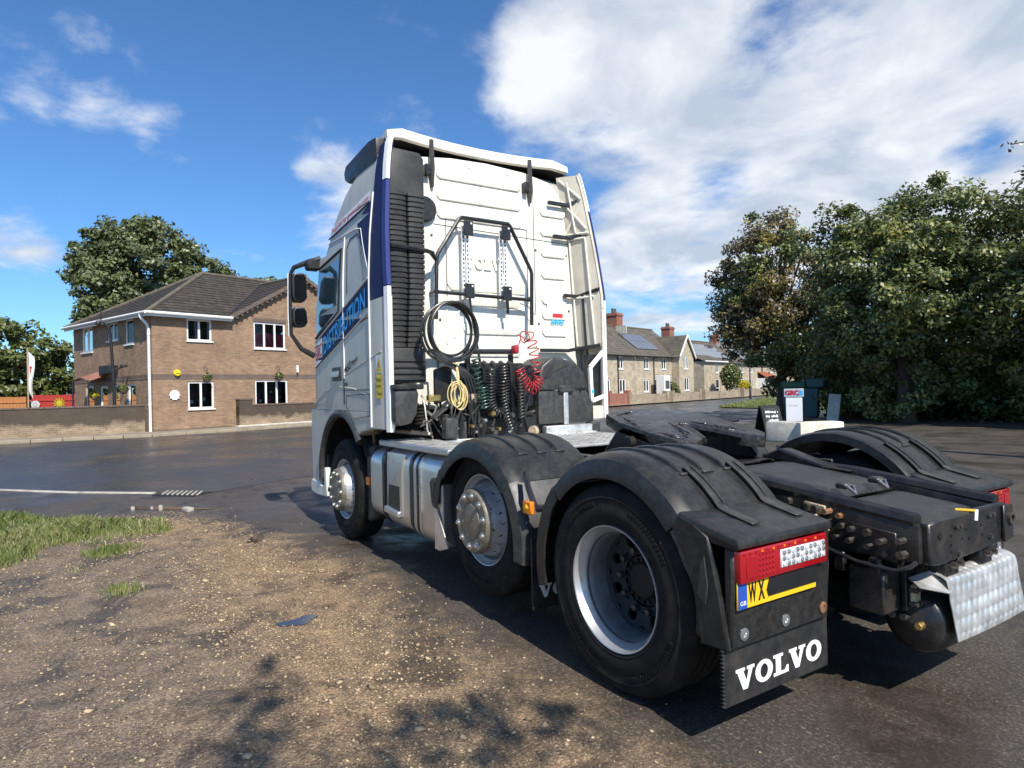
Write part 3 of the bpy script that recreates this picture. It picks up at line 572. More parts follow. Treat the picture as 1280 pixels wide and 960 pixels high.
# --- mirrors
MT['mirrorg'] = pm('dark_reflection_glass', (.004, .004, .005), .25, var=.05, spec=.25)  # glass painted near black in place of the dark ground it reflects
def mirror_set():
    m = []
    g = G(); g.tube([(4.86, 1.17, 2.98), (4.90, 1.32, 2.93), (4.97, 1.44, 2.88), (5.0, 1.475, 2.80), (5.0, 1.48, 2.4), (5.02, 1.47, 2.14), (5.02, 1.36, 1.98), (5.0, 1.22, 1.90)], [.035, .03, .026, .022, .02, .022, .028, .035], 8); arm = g.build('mirror_arm', 'blackmetal', truck)
    g = G(); g.b2((4.80, 1.19, 2.84), (4.92, 1.34, 2.96)); g.build('mirror_bracket', 'blackmetal', arm, bevel=.02)
    for nm, z0, z1 in (('main_mirror', 2.50, 2.82), ('wide_mirror', 2.22, 2.44)):
        g = G(); g.yz([(1.305, z0+.05), (1.315, z1-.05), (1.34, z1), (1.44, z1), (1.465, z1-.05), (1.465, z0+.05), (1.44, z0), (1.34, z0)], 4.93, 5.08); b_ = g.build(nm, 'blackmetal', truck, bevel=.018, seg=2)
        g = G(); g.yz([(1.32, z0+.05), (1.325, z1-.05), (1.345, z1-.02), (1.43, z1-.02), (1.45, z1-.05), (1.45, z0+.05), (1.43, z0+.02), (1.345, z0+.02)], 4.925, 4.929); g.build('mirror_glass', MT['mirrorg'], b_)
        m.append(b_)
    g = G(); g.tube([(5.0, 1.495, 2.82), (5.01, 1.50, 2.4), (5.03, 1.49, 2.12)], .008, 6); g.build('chrome_edge', 'whitev', arm)
    return [arm]+m
for o in mirror_set(): mirror_y(o, truck)
# --- rack on the rear wall
X = 3.05
def bar(name, pts, r=.017, mat='blackmetal', n=8): gg = G(); gg.tube(pts, r, n); return gg.build(name, mat, truck)
bar('rack_frame', [(X, .65, 2.14), (X, .632, 2.70), (X, .62, 2.75), (X, .39, 3.10), (X, .36, 3.12), (X, -.17, 3.12), (X, -.19, 3.10), (X, -.43, 2.68), (X, -.44, 2.64), (X, -.425, 2.12)], .02)
bar('rack_crossbar', [(X, .64, 2.395), (X, -.425, 2.375)], .018); bar('rack_tie', [(2.98, .72, 2.735), (X, .64, 2.70)], .022)
for y in (.30, -.125):
    for z in (3.02, 2.42):
        g = G(); g.b2((X-.035, y-.05, z-.07), (X-.015, y+.05, z+.07)); pl_ = g.build('mounting_plate', 'blackmetal', truck, bevel=.004)
        g = G(); g.cyl((X-.040, y-.025, z+.045), (X-.03, y-.025, z+.045), .010, n=8); g.build('plate_hole', 'whitev', pl_)
    for dy in (.035, -.012):
        g = G(); g.b2((X+.02, y+dy-.014, 2.38), (X+.035, y+dy+.014, 3.06)); s_ = g.build('slotted_rail', 'whitev', truck)
        for k in range(13):
            g = G(); g.b2((X+.016, y+dy-.006, 2.47+.042*k), (X+.021, y+dy+.006, 2.49+.042*k)); g.build('slot', 'blackv', s_)
for y in (.65, .36, -.19, -.43): rbar('rack_standoff', (X, y, 2.40 if abs(y) > .4 else 3.11), (3.16, y, 2.40 if abs(y) > .4 else 3.11), .014, 'blackmetal')
g = G(); g.tube([(X-.02, .30, 2.36), (X-.03, .29, 2.2), (2.72, .36, 1.6)], .012, 6); g.build('hanging_strap', 'blackmetal', truck)
g = G(); g.tube([(X-.02, -.125, 2.36), (X-.02, -.13, 2.22)], .016, 6); g.build('hanging_strap', 'blackmetal', truck)
# --- hoses and lines behind the cab
def circle_path(c, ry, rz, n=40, x=2.7, tilt=0.0, ph=0.0): return [(x+tilt*math.cos(2*math.pi*i/n+ph), c[0]+ry*math.cos(2*math.pi*i/n), c[1]+rz*math.sin(2*math.pi*i/n)) for i in range(n)]
for k, (dy, dz, ry, rz, x) in enumerate(((0, 0, .245, .262, 2.70), (-.012, .012, .232, .247, 2.67), (.018, -.01, .252, .255, 2.735), (.0, .02, .222, .230, 2.70), (-.02, 0, .238, .258, 2.65))):
    g = G(); g.tube(circle_path((.687+dy, 1.99+dz), ry, rz, 44, x, .02, k), .0125, 8, closed=True); g.build('coiled_hose', 'hose', truck)
for k in range(4):
    d = .03*k
    g = G(); P = [(2.70, .90-d*.3, 1.83), (2.69, .80-d, 1.74-d*.3), (2.68, .66-d, 1.66), (2.66, .58-d, 1.58), (2.66, .54-d, 1.45), (2.66, .535-d, 1.25), (2.7, .53-d, 1.05)]
    g.tube(P, .0125, 8); g.build('hose_tail', 'hose', truck)
    g = G(); g.cyl((2.66, .535-d, 1.36+.02*(k % 2)), (2.66, .535-d, 1.44), .019, n=8); g.build('hose_fitting', 'tan' if k % 2 else 'bolt', truck)
def helix(path, rad, turns, r, name, mat, n_per=14, ell=1.0):
    P = [Vector(q) for q in path]; L = [0]
    for a, b in zip(P, P[1:]): L.append(L[-1]+(b-a).length)
    N = int(turns*n_per); out = []
    for i in range(N+1):
        s = L[-1]*i/N; j = max(k for k in range(len(L)) if L[k] <= s+1e-9); j = min(j, len(P)-2); t = (s-L[j])/(L[j+1]-L[j]); q = P[j].lerp(P[j+1], t); d = (P[j+1]-P[j]).normalized()
        if j+2 < len(P) and t > .5: d = d.lerp((P[j+2]-P[j+1]).normalized(), (t-.5)).normalized()
        if j > 0 and t < .5: d = d.lerp((P[j]-P[j-1]).normalized(), (.5-t)).normalized()
        e1 = d.cross(Vector((1, 0, 0))).normalized(); e2 = d.cross(e1); a = 2*math.pi*turns*i/N
        out.append(q+rad*(math.cos(a)*e1+math.sin(a)*e2*ell))
    gg = G(); gg.tube(out, r, 6); return gg.build(name, mat, truck)
helix([(2.66, .46, 1.76), (2.66, .455, 1.62), (2.66, .43, 1.42), (2.66, .40, 1.30)], .036, 11, .007, 'suzi_coil', 'greencoil')
helix([(2.62, .42, 1.50), (2.62, .415, 1.40), (2.62, .40, 1.30)], .045, 7, .006, 'suzi_coil', 'greencoil')
U = [(2.62, .33, 1.66), (2.62, .335, 1.5), (2.62, .34, 1.38), (2.62, .31, 1.29), (2.62, .26, 1.25), (2.62, .21, 1.29), (2.62, .185, 1.38), (2.62, .19, 1.55), (2.62, .20, 1.70)]
helix(U, .040, 34, .008, 'black_electric_coil', 'hose', 10)
helix([(2.60, .22, 1.55), (2.60, .22, 1.4), (2.60, .18, 1.2), (2.60, .14, 1.1)], .036, 16, .008, 'black_electric_coil', 'hose', 10)
helix([(2.60, .03, 1.62), (2.60, .03, 1.45), (2.60, .02, 1.2)], .038, 14, .007, 'black_electric_coil', 'hose', 10)
helix([(2.64, .0, 1.93), (2.64, -.10, 1.985), (2.64, -.14, 1.90), (2.63, -.17, 1.75), (2.62, -.17, 1.58)], .050, 8, .0055, 'red_air_line', 'redcoil', 18)
g = G(); g.tube([(2.64, .05, 1.85), (2.64, .01, 1.89), (2.64, -.02, 1.95)], .006, 6); g.build('red_air_line', 'redcoil', truck)
helix([(2.60, .04, 1.66), (2.59, .02, 1.58), (2.58, -.04, 1.50), (2.58, -.11, 1.47), (2.59, -.16, 1.52), (2.60, -.18, 1.58)], .050, 13, .0045, 'red_air_line', 'redcoil', 18, .8)
g = G(); g.b2((2.61, .02, 1.80), (2.69, .07, 1.88)); g.build('red_coupling', 'redcoil', truck, bevel=.012)
for k in range(9):
    a = .13*k; g = G(); g.tube(circle_path((.655+.024*math.sin(k*2.1), 1.435+.018*math.cos(k*1.7)), .036+.010*(k % 4), .088+.013*(k % 3), 26, 2.62+.006*k, .02, a), .0055, 5, closed=True); g.build('rope_loop', 'rope', truck)
g = G(); g.tube([(2.64, .655, 1.53), (2.65, .65, 1.62), (2.7, .64, 1.72)], .012, 6); g.build('rope_tail', 'rope', truck)
# coupling stand
bar('stand_bar', [(2.72, .52, 1.82), (2.72, .02, 1.825)], .024); bar('stand_post', [(2.74, .50, 1.80), (2.74, .50, 1.05)], .026); bar('stand_post', [(2.74, .04, 1.80), (2.74, .03, 1.05)], .026)
g = G(); g.b2((2.76, -.12, 1.08), (2.80, .56, 1.72)); g.build('coupling_board', 'blackmetal', truck, bevel=.01)
g = G(); g.yz([(-.02, 1.30), (-.02, 1.66), (-.06, 1.70), (-.19, 1.70), (-.22, 1.66), (-.20, 1.30)], 2.72, 2.78); g.build('board_side_plate', 'blackmetal', truck, bevel=.01)
g = G(); g.yz([(.64, 1.40), (.62, 1.68), (.70, 1.70), (.80, 1.66), (.80, 1.35)], 2.80, 2.84); g.build('board_side_plate', 'blackmetal', truck, bevel=.01)
for k in range(5):
    g = G(); yy = .45-.09*k; g.cyl((2.70, yy, 1.72), (2.64, yy, 1.69), .022, n=10); g.build('coupling_socket', 'plastic2', truck)
for k in range(16):
    y0 = rng.uniform(-.12, .6); z0 = rng.uniform(1.08, 1.2); y1 = y0+rng.uniform(-.18, .18); z1 = rng.uniform(1.25, 1.7); ym = (y0+y1)/2+rng.uniform(-.12, .12)
    g = G(); x = rng.uniform(2.58, 2.74); t_ = np.linspace(0, 1, 10); g.tube([(x+.03*math.sin(3*t), (1-t)**2*y0+2*t*(1-t)*ym+t*t*y1, (1-t)**2*z0+2*t*(1-t)*((z0+z1)/2+.05)+t*t*z1) for t in t_], rng.uniform(.006, .013), 6); g.build('cable', 'hose', truck)
for k in range(16):
    y0 = rng.uniform(.55, .98); z0 = rng.uniform(1.06, 1.16); y1 = y0+rng.uniform(-.15, .15); z1 = rng.uniform(1.18, 1.42); ym = (y0+y1)/2+rng.uniform(-.12, .12); x = rng.uniform(2.60, 2.85)
    g = G(); g.tube([(x+.04*math.sin(4*t), (1-t)**2*y0+2*t*(1-t)*ym+t*t*y1, (1-t)*z0+t*z1+.05*math.sin(6*t+k)) for t in np.linspace(0, 1, 12)], rng.uniform(.005, .012), 6); g.build('cable', ['hose', 'hose', 'bolt', 'chrome'][k % 4], truck)
for k in range(12):
    y0 = rng.uniform(-.1, .58); z0 = rng.uniform(1.07, 1.3); g = G(); g.cyl((2.58, y0, z0), (2.66, y0, z0), rng.uniform(.012, .026), n=8); g.build('valve_fitting', ['bolt', 'brass', 'plastic2', 'chrome'][k % 4], truck, bevel=.004)
g = G(); g.b2((2.55, .70, 1.06), (2.66, .82, 1.24)); g.build('junction_box', 'plastic2', truck, bevel=.015)
g = G(); g.box((2.68, .83, 1.28), (.10, .15, .02), Matrix.Rotation(R(-35), 3, 'X')); g.build('bracket_plate', 'plastic2', truck, bevel=.004)
# cab air spring and links seen under the cab corner
g = G(); [g.rev([(.045, 1.18+.03*k), (.06, 1.195+.03*k), (.045, 1.21+.03*k)], (2.82, .93, 0), 'Z', 16) for k in range(6)]; g.build('cab_air_spring', 'rubber', truck)
rbar('cab_link', (3.0, 1.12, 1.13), (2.75, .86, 1.10), .02, 'bolt'); rbar('cab_link', (2.85, .95, 1.36), (2.75, .80, 1.22), .014, 'chrome')
g = G(); g.b2((2.72, .78, 1.38), (2.78, .9, 1.44)); g.build('brass_valve', 'brass', truck, bevel=.01)
# grey moulded box on the far side of the deck
o = [(-.20, 1.13), (-.20, 1.56), (-.25, 1.69), (-.37, 1.775), (-.45, 1.775), (-.52, 1.755), (-.66, 1.72), (-.76, 1.62), (-.80, 1.50), (-.82, 1.44), (-.90, 1.30), (-.90, 1.13)]
g = G(); g.yz([(y, z) for y, z in o if z < 1.60]+[], 2.66, 3.05); bx = G(); bx.yz([(-.215, 1.13), (-.215, 1.45), (-.80, 1.45), (-.89, 1.30), (-.89, 1.13)], 2.66, 3.05); box_ = bx.build('moulded_box', 'plastic2', truck, bevel=.02, seg=2)
g = G(); g.yz([(-.20, 1.455), (-.20, 1.56), (-.25, 1.69), (-.37, 1.775), (-.45, 1.775), (-.52, 1.755), (-.66, 1.72), (-.76, 1.62), (-.82, 1.455)], 2.64, 3.07); g.build('box_lid', 'plastic2', truck, bevel=.03, seg=3)
g = G(); g.yz([(-.26, 1.56), (-.30, 1.66), (-.38, 1.73), (-.46, 1.73), (-.56, 1.69), (-.42, 1.64), (-.33, 1.58)], 2.632, 2.645); g.build('lid_facet', 'snork', box_, bevel=.006)
g = G(); g.b2((2.635, -.555, 1.12), (2.662, -.50, 1.46)); g.build('box_strap', 'aluplate', truck, bevel=.006)
g = G(); g.b2((2.62, -.62, 1.43), (2.66, -.44, 1.50)); g.build('lid_catch', 'plastic2', truck, bevel=.012)
for y in (-.46, -.72):
    g = G(); g.cyl((2.615, y, 1.48), (2.66, y, 1.48), .012, n=8); g.build('lid_screw', 'bolt', truck)
g = G(); g.b2((2.60, -.82, 1.045), (2.68, -.26, 1.115)); g.build('box_rail', 'aluplate', truck, bevel=.008)
g = G(); g.b2((2.60, -.92, 1.03), (2.72, -.82, 1.125)); g.build('rail_end_bracket', 'plastic2', truck, bevel=.008)
g = G(); g.cyl((2.58, -.08, 1.08), (2.60, -.12, 1.08), .05, n=14); g.build('tan_flange', 'tan', truck, bevel=.006)
# --- deck plates
def tread(name, x0, x1, y0, y1, z, nx, ny, par=truck):
    gg = G(); gg.b2((x0, y0, z-.02), (x1, y1, z)); o_ = gg.build(name, 'aluplate', par, bevel=.004)
    gg = G(); k = 0
    for i in range(nx):
        for j in range(ny):
            cx, cy = x0+(i+.5)*(x1-x0)/nx, y0+(j+.5)*(y1-y0)/ny; a = R(45 if (i+j) % 2 else -45); c, s = math.cos(a), math.sin(a); l, w = .016, .005
            gg.add([(cx-c*l, cy-s*l, z), (cx+s*w, cy-c*w, z+.004), (cx+c*l, cy+s*l, z), (cx-s*w, cy+c*w, z+.004)], [(0, 1, 2, 3)])
    t = gg.build('tread_pattern', 'aluplate', o_, kind='stuff', smooth=0); return o_
tread('step_plate', 1.80, 3.12, .80, 1.17, 1.045, 40, 11); tread('deck_plate', 1.55, 2.62, -.86, .78, 1.03, 32, 48)
g = G(); g.b2((2.60, -.88, .97), (2.64, .80, 1.05)); g.build('deck_edge', 'aluplate', truck, bevel=.006)
g = G(); g.b2((1.80, 1.165, 1.0), (3.14, 1.20, 1.05)); g.build('step_edge', 'alu', truck, bevel=.01)
# --- fuel tank and side tank (left), mirrored on the right
def tank(x0, x1, name, mat='alu', y1=1.205, z0=.32, z1=.99, r=.13):
    pts = []
    for cx, cz, a0 in ((y1-r, z1-r, 90), (y1-r, z0+r, 0), (.62+r, z0+r, -90), (.62+r, z1-r, -180)):
        for k in range(7): a = R(a0-15*k); pts.append((cx+r*math.cos(a), cz+r*math.sin(a)))
    gg = G(); gg.yz(pts, x0, x1); return gg.build(name, mat, truck, bevel=.03, seg=3, smooth=50), pts
def strap(x0, x1, name, mat, grow=.008, z0=.32, z1=.99, y1=1.205, r=.13):
    gg = G(); pts = []
    for cx, cz, a0 in ((y1-r, z1-r, 90), (y1-r, z0+r, 0)):
        for k in range(9): a = R(a0-11.25*k); pts.append((cx+(r+grow)*math.cos(a), cz+(r+grow)*math.sin(a)))
    pts = [(.7, z1+grow)]+pts+[(.7, z0-grow)]
    gg.add([(x, y, z) for x in (x0, x1) for y, z in pts], [(i, i+1, len(pts)+i+1, len(pts)+i) for i in range(len(pts)-1)]); return gg.build(name, mat, truck, solid=.01, smooth=50)
left = []
a_, _ = tank(3.08, 3.36, 'small_tank', z0=.35, z1=.96); left.append(a_)
b_, _ = tank(2.47, 2.97, 'step_tank'); c_, _ = tank(1.92, 2.42, 'fuel_tank', z0=.30); left += [b_, c_]
left += [strap(3.0, 3.055, 'tank_strap', 'blackmetal', .004), strap(2.425, 2.465, 'tank_strap', 'blackmetal', .004), strap(2.24, 2.275, 'tank_strap', 'chrome', .010, z0=.30), strap(2.30, 2.33, 'tank_strap', 'blackmetal', .006, z0=.30)]
g = G(); g.yz([(.7, .38), (1.16, .38), (1.16, .93), (.7, .93)], 2.97, 3.08); left.append(g.build('tank_gap_panel', 'blackmetal', truck))
# step tread panel and its recess on the step tank
g = G(); g.xz([(2.93, .44), (2.60, .44), (2.60, .80), (2.55, .96), (2.90, .96)], 1.195, 1.222); p_ = g.build('step_panel', 'alu', truck, bevel=.012, seg=2)
g = G(); g.xz([(2.90, .50), (2.64, .48), (2.64, .69), (2.87, .69)], 1.216, 1.2235); g.build('step_recess', 'blackmetal', p_, bevel=.003)
g = G(); g.xz([(2.93, .445), (2.63, .43), (2.63, .485), (2.93, .50)], 1.20, 1.25); g.build('foot_ledge', 'alu', p_, bevel=.01)
left.append(p_)
g = G(); g.cyl((2.35, 1.0, .98), (2.35, 1.02, 1.01), .06, n=18); left.append(g.build('filler_cap', 'plastic', truck, bevel=.01))
g = G(); g.add([(1.93, 1.205, .30), (1.80, 1.205, .34), (1.98, 1.215, .66), (2.02, 1.20, .30)], [(0, 1, 2, 3)]); left.append(g.build('tank_end_gusset', 'aluplate', truck, solid=.01))
# post with marker and mudguard flap behind the front wheel
g = G(); g.xz([(3.60, .96), (3.42, .98), (3.42, .30), (3.60, .24)], .80, 1.15); left.append(g.build('front_mudguard_rear', 'plastic2', truck, bevel=.02))
g = G(); g.b2((3.55, 1.15, .60), (3.47, 1.18, .68)); left.append(g.build('side_marker', 'amber', truck, bevel=.006))
g = G(); g.tube([(3.5, 1.1, .98), (3.47, 1.12, 1.08), (3.40, 1.10, 1.12)], .02, 6); left.append(g.build('bracket_hose', 'bolt', truck))
# --- chassis
for s in (1, -1):
    g = G(); g.xz([(5.1, .70), (5.1, .95), (-.20, .95), (-.32, .94), (-1.0, .855), (-1.0, .69), (-.3, .68)], s*.345, s*.415); rail = g.build('chassis_rail', 'chassis', truck, bevel=.012, seg=2)
    g = G(); g.tube([(-.02, s*.385, .955), (-.28, s*.385, .945), (-.98, s*.385, .868)], .036, 8); g.build('rail_top_tube', 'chassis', truck)
    bolts = [(-.40, .885), (-.46, .845), (-.37, .83), (-.50, .875), (-.55, .87), (-.61, .865), (-.66, .85), (-.56, .825), (-.61, .81), (-.67, .805), (-.72, .80), (-.72, .75), (-.79, .795), (-.80, .735), (-.86, .77), (-.87, .715), (-.94, .725), (-.94, .785), (-.64, .75), (-.52, .78), (-.58, .76)]
    for i, (x, z) in enumerate(bolts):
        g = G(); g.cyl((x, s*.412, z), (x, s*(.447+.012*(i % 3)), z), .014 if i % 4 else .018, n=6); g.build('frame_bolt', 'rust' if i in (5, 6) else 'bolt', rail, smooth=0)
    g = G(); g.xz([(-.69, .83), (-.91, .81), (-.91, .68), (-.69, .70)], s*.414, s*.424); g.build('fish_plate', 'chassis', rail, bevel=.004)
    g = G(); g.xz([(-.48, .895), (-.59, .885), (-.59, .84), (-.48, .85)], s*.414, s*.43); g.build('worn_plate', 'tan', rail, bevel=.004)
    g = G(); g.xz([(-.44, .82), (-.54, .85), (-.62, .78), (-.56, .73), (-.50, .79)], s*.42, s*.45); g.build('worn_casting', 'tan', rail, bevel=.01)
    g = G(); g.tube([(-.40, s*.46, .735), (-.47, s*.47, .70), (-.55, s*.47, .715), (-.75, s*.46, .665), (-.92, s*.45, .655), (-.97, s*.43, .68), (-.985, s*.41, .70)], .010, 8); g.build('frame_cable', 'hose', truck)
    for k in range(3): g = G(); g.box((-.50-.16*k, s*.43, .645), (.05, .03, .09)); g.build('frame_bracket', 'chassis', truck, bevel=.006)
# rear crossmember
g = G(); g.yz([(.385, .69), (.392, .862), (.30, .872), (-.38, .868), (-.385, .70), (-.2, .682), (.3, .675)], -1.03, -.985); cm = g.build('rear_crossmember', 'chassis', truck, bevel=.008)
for y, z, r_ in ((.30, .80, .016), (.20, .79, .008), (.20, .75, .006), (.20, .72, .006), (.06, .80, .006), (.03, .755, .006), (-.09, .80, .006), (-.10, .755, .006), (-.27, .79, .006), (.10, .765, .005)):
    g = G(); g.cyl((-1.0335, y, z), (-1.028, y, z), r_, n=12); g.build('bolt_hole', 'blackv', cm)
for y, z in ((.165, .825), (.13, .825), (.14, .705), (-.16, .835), (-.20, .835), (-.17, .735)):
    g = G(); g.cyl((-1.03, y, z), (-1.045, y, z), .011, n=6); g.build('crossmember_bolt', 'bolt', cm, smooth=0)
g = G(); g.box((-1.0, -.01, .8735), (.075, .045, .003), Matrix.Rotation(R(25), 3, 'Z')); g.build('worn_label', 'plateyellow', cm)
g = G(); g.box((-1.03, -.045, .85), (.004, .03, .05), Matrix.Rotation(R(10), 3, 'X')); g.build('worn_label', 'whitev', cm)
g = G(); g.yz([(-.30, .69), (-.30, .865), (-.40, .86), (-.40, .70)], -1.045, -1.03); g.build('end_plate', 'chassis', cm, bevel=.004)
g = G(); g.rev([(.03, -1.058), (.03, -1.045), (.018, -1.045), (.018, -1.058)], (0, -.36, .80), 'X', 16, close=True); g.build('towing_eye', 'bolt', cm)
# plastic covers between the rails
def hump(x0, x1, y0, y1, zf, zr, crown, name, mat='plastic', drop=.05):
    gg = G(); NX, NY = 10, 12
    def fn(a, b):
        x = x0+(x1-x0)*a; y = y0+(y1-y0)*b; e = min(1, min(b, 1-b)*7); ea = min(1, min(a, 1-a)*8)
        return (x, y, zf+(zr-zf)*a+crown*(e*ea)**.6)
    gg.grid(fn, NX, NY); return gg.build(name, mat, truck, solid=.015, smooth=50)
hump(.15, -.52, -.33, .33, .955, .885, .05, 'axle_cover'); hump(-.56, -.96, -.30, .30, .868, .822, .035, 'rear_cover_lid')
g = G(); g.b2((-.985, -.34, .78), (.3, .34, .805)); g.build('cover_tray', 'plastic', truck)
for y in (.16, -.14):
    g = G(); g.b2((-.50, y-.035, .935), (-.56, y+.035, .965)); h_ = g.build('cover_latch', 'plastic2', truck, bevel=.008)
    g = G(); g.tube([(-.56, y-.03, .95), (-.59, y, .915), (-.56, y+.03, .95)], .008, 6); g.build('latch_wire', 'chrome', h_)
# --- air tank with tread-plate shield under the tail
g = G(); r_ = .165; r_ = .152; prof = [(0.001, -.40), (.08, -.392), (.125, -.365), (.147, -.33), (r_, -.29), (r_, .29), (.147, .33), (.125, .365), (.08, .392), (.001, .40)]
g.rev(prof, (-.865, -.16, .375), 'Y', 40); g.build('air_tank', 'chassis', truck, smooth=60)
for z, x, m_ in ((.375, -.915, 'brass'), (.40, -.85, 'bolt'), (.40, -.80, 'bolt')):
    g = G(); g.cyl((x, .20, z), (x, .27, z), .020, n=6); g.build('tank_plug', m_, truck, bevel=.004, smooth=0)
g = G()
def shield(a, b):
    t = b; y = .20-.71*a; ang = R(50-60*t); s_ = t*.30
    x = -.935-.085*math.sin(min(1, t/.45)*math.pi/2)-.028*max(0, t-.45)/.55; z = .612-.055*min(1, t/.45)**2-.225*max(0, t-.30)/.70
    z -= .03*a*(1-a)
    row = int(b*5.5); u_ = a*13+(.5 if row % 2 else 0); fu = (u_ % 1)-.5; fb = ((b*5.5) % 1)-.5; q_ = 1-(fu/.36)**2-(fb/.50)**2; bump = .0055*max(0, q_)**.5*min(1, 12*min(a, 1-a))*min(1, 12*min(b, 1-b)) if q_ > 0 else 0
    return (x-bump*math.cos(ang), y, z+bump*math.sin(ang))
g.grid(shield, 156, 84); g.build('tread_plate_shield', 'aluplate', truck, smooth=80, solid=.004)
g = G(); g.add([(-.97, .36, .575), (-1.02, .21, .535), (-1.0, .10, .575), (-.93, .17, .612), (-.91, .33, .60)], [(0, 1, 2, 3, 4)]); g.build('bent_shield_tab', 'aluplate', truck, solid=.004)
for y in (.12, -.22):
    g = G(); g.b2((-1.0, y-.06, .59), (-.92, y+.06, .69)); c_ = g.build('shield_bracket', 'chassis', truck, bevel=.01)
    for dy in (.03, -.03):
        g = G(); g.cyl((-1.0, y+dy, .65), (-1.03, y+dy, .65), .014, n=6); g.build('bracket_bolt', 'bolt', c_, smooth=0)
# valve box left of the tank
g = G(); g.b2((-.86, .30, .44), (-.70, .44, .635)); vb = g.build('valve_box', 'chassis', truck, bevel=.008)
g = G(); g.b2((-.885, .20, .44), (-.862, .30, .63)); g.build('valve_face', 'chassis', truck, bevel=.004)
g = G(); g.b2((-.91, .215, .46), (-.885, .285, .56)); g.build('worn_valve', 'tan', truck, bevel=.012)
for k in range(6):
    g = G(); yy, zz = .21+.035*(k % 3), .475+.06*(k//3); g.cyl((-.89, yy, zz), (-.925, yy, zz), .011, n=8); g.build('valve_screw', 'bolt', truck)
# --- fifth wheel
fw = []
def FZ(x, y): return 1.305-.185*(1.10-x)/.9
outl = [(1.10, .22), (1.12, 0), (1.10, -.22), (1.02, -.38), (.80, -.46), (.48, -.46), (.34, -.42), (.27, -.32), (.33, -.20), (.50, -.11), (.66, -.06), (.70, 0), (.66, .06), (.50, .11), (.33, .20), (.27, .32), (.34, .42), (.48, .46), (.80, .46), (1.02, .38)]
def poly_plate(outl, zf, th):
    gg = G(); n_ = len(outl); vs = [(x, y, zf(x, y)) for x, y in outl]+[(x, y, zf(x, y)-th) for x, y in outl]
    left_ = [11, 12, 13, 14, 15, 16, 17, 18, 19, 0, 1]; right_ = [1, 2, 3, 4, 5, 6, 7, 8, 9, 10, 11]
    gg.add(vs, [tuple(left_), tuple(right_), tuple(n_+i for i in reversed(left_)), tuple(n_+i for i in reversed(right_))]+[(i, (i+1) % n_, n_+(i+1) % n_, n_+i) for i in range(n_)])
    return gg
fwp = poly_plate(outl, FZ, .08).build('fifth_wheel_plate', 'grease', truck, bevel=.014, seg=2)
g = G(); g.tube([(.66, 0, FZ(.66, 0)-.03), (.60, .055, FZ(.6, 0)-.02), (.48, .10, FZ(.48, 0)-.015), (.34, .18, FZ(.34, 0)-.02)], .022, 8); g.build('throat_jaw', 'grease', fwp)
g = G(); g.tube([(.66, 0, FZ(.66, 0)-.03), (.60, -.055, FZ(.6, 0)-.02), (.48, -.10, FZ(.48, 0)-.015), (.34, -.18, FZ(.34, 0)-.02)], .022, 8); g.build('throat_jaw', 'grease', fwp)
for k, (pa, pb) in enumerate((((.70, .10), (.40, .22)), ((.70, -.10), (.42, -.22)), ((.55, .16), (.36, .30)), ((.95, .30), (.62, .44)), ((.62, -.13), (.40, -.30)), ((1.05, .1), (.95, .34)), ((.5, .40), (.34, .36)))):
    q_ = random.Random(k); P_g = []; Rg = []
    for i in range(16):
        t = i/15; x, y = pa[0]+(pb[0]-pa[0])*t+q_.uniform(-.012, .012), pa[1]+(pb[1]-pa[1])*t+q_.uniform(-.012, .012); P_g.append((x, y, FZ(x, y)+.001)); Rg.append(q_.uniform(.004, .014)*(math.sin(math.pi*t)+.15))
    g = G(); g.tube(P_g, Rg, 6); g.build('grease_ridge', 'grease', fwp)
for s in (1, -1):
    g = G(); g.xz([(.84, 1.18), (.76, 1.22), (.56, 1.18), (.36, .97), (1.02, .97)], s*.38, s*.46); g.build('fifth_wheel_bracket', 'chassis', truck, bevel=.012)
    g = G(); g.cyl((.68, s*.36, 1.12), (.68, s*.50, 1.12), .04, n=14); g.build('pivot_pin', 'chassis', truck, bevel=.006)
    g = G(); g.xz([(.16, 1.06), (-.12, .98), (-.30, .955), (-.05, .955), (.3, 1.0)], s*.30, s*.42); g.build('lead_in_ramp', 'chassis', truck, bevel=.01)
g = G(); g.b2((.30, -.5, .955), (1.15, .5, .975)); g.build('mounting_plate', 'chassis', truck, bevel=.006)
g = G(); g.tube([(.85, -.45, 1.20), (.86, -.62, 1.21), (.84, -.70, 1.195), (.80, -.74, 1.20)], .012, 6); g.build('release_handle', 'blackmetal', truck)
# longitudinal cover tubes beside the fifth wheel and the tail edge strip
rbar('frame_tube', (1.9, .52, .99), (.62, .52, .985), .035, 'chassis', n=10)
g = G(); g.box((.55, -.46, .985), (1.3, .02, .03)); g.build('frame_edge_strip', 'chassis', truck, bevel=.004)
for x in (1.35, 1.28, 1.75):
    g = G(); g.cyl((x, .50, .98), (x, .50, 1.05), .028, n=10); g.build('frame_valve', 'bolt', truck, bevel=.005)
g = G(); g.b2((-.2, -.34, .72), (4.9, .34, .74)); g.build('frame_underpan', 'blackmetal', truck)
for x in (.5, 1.5, 2.6, 3.6): g = G(); g.b2((x-.05, -.345, .75), (x+.05, .345, .93)); g.build('cross_member', 'chassis', truck)
g = G(); g.b2((2.7, -.6, .45), (4.9, .6, 1.25)); g.build('engine_block', 'blackmetal', truck, bevel=.05)
for o in left: mirror_y(o, truck)
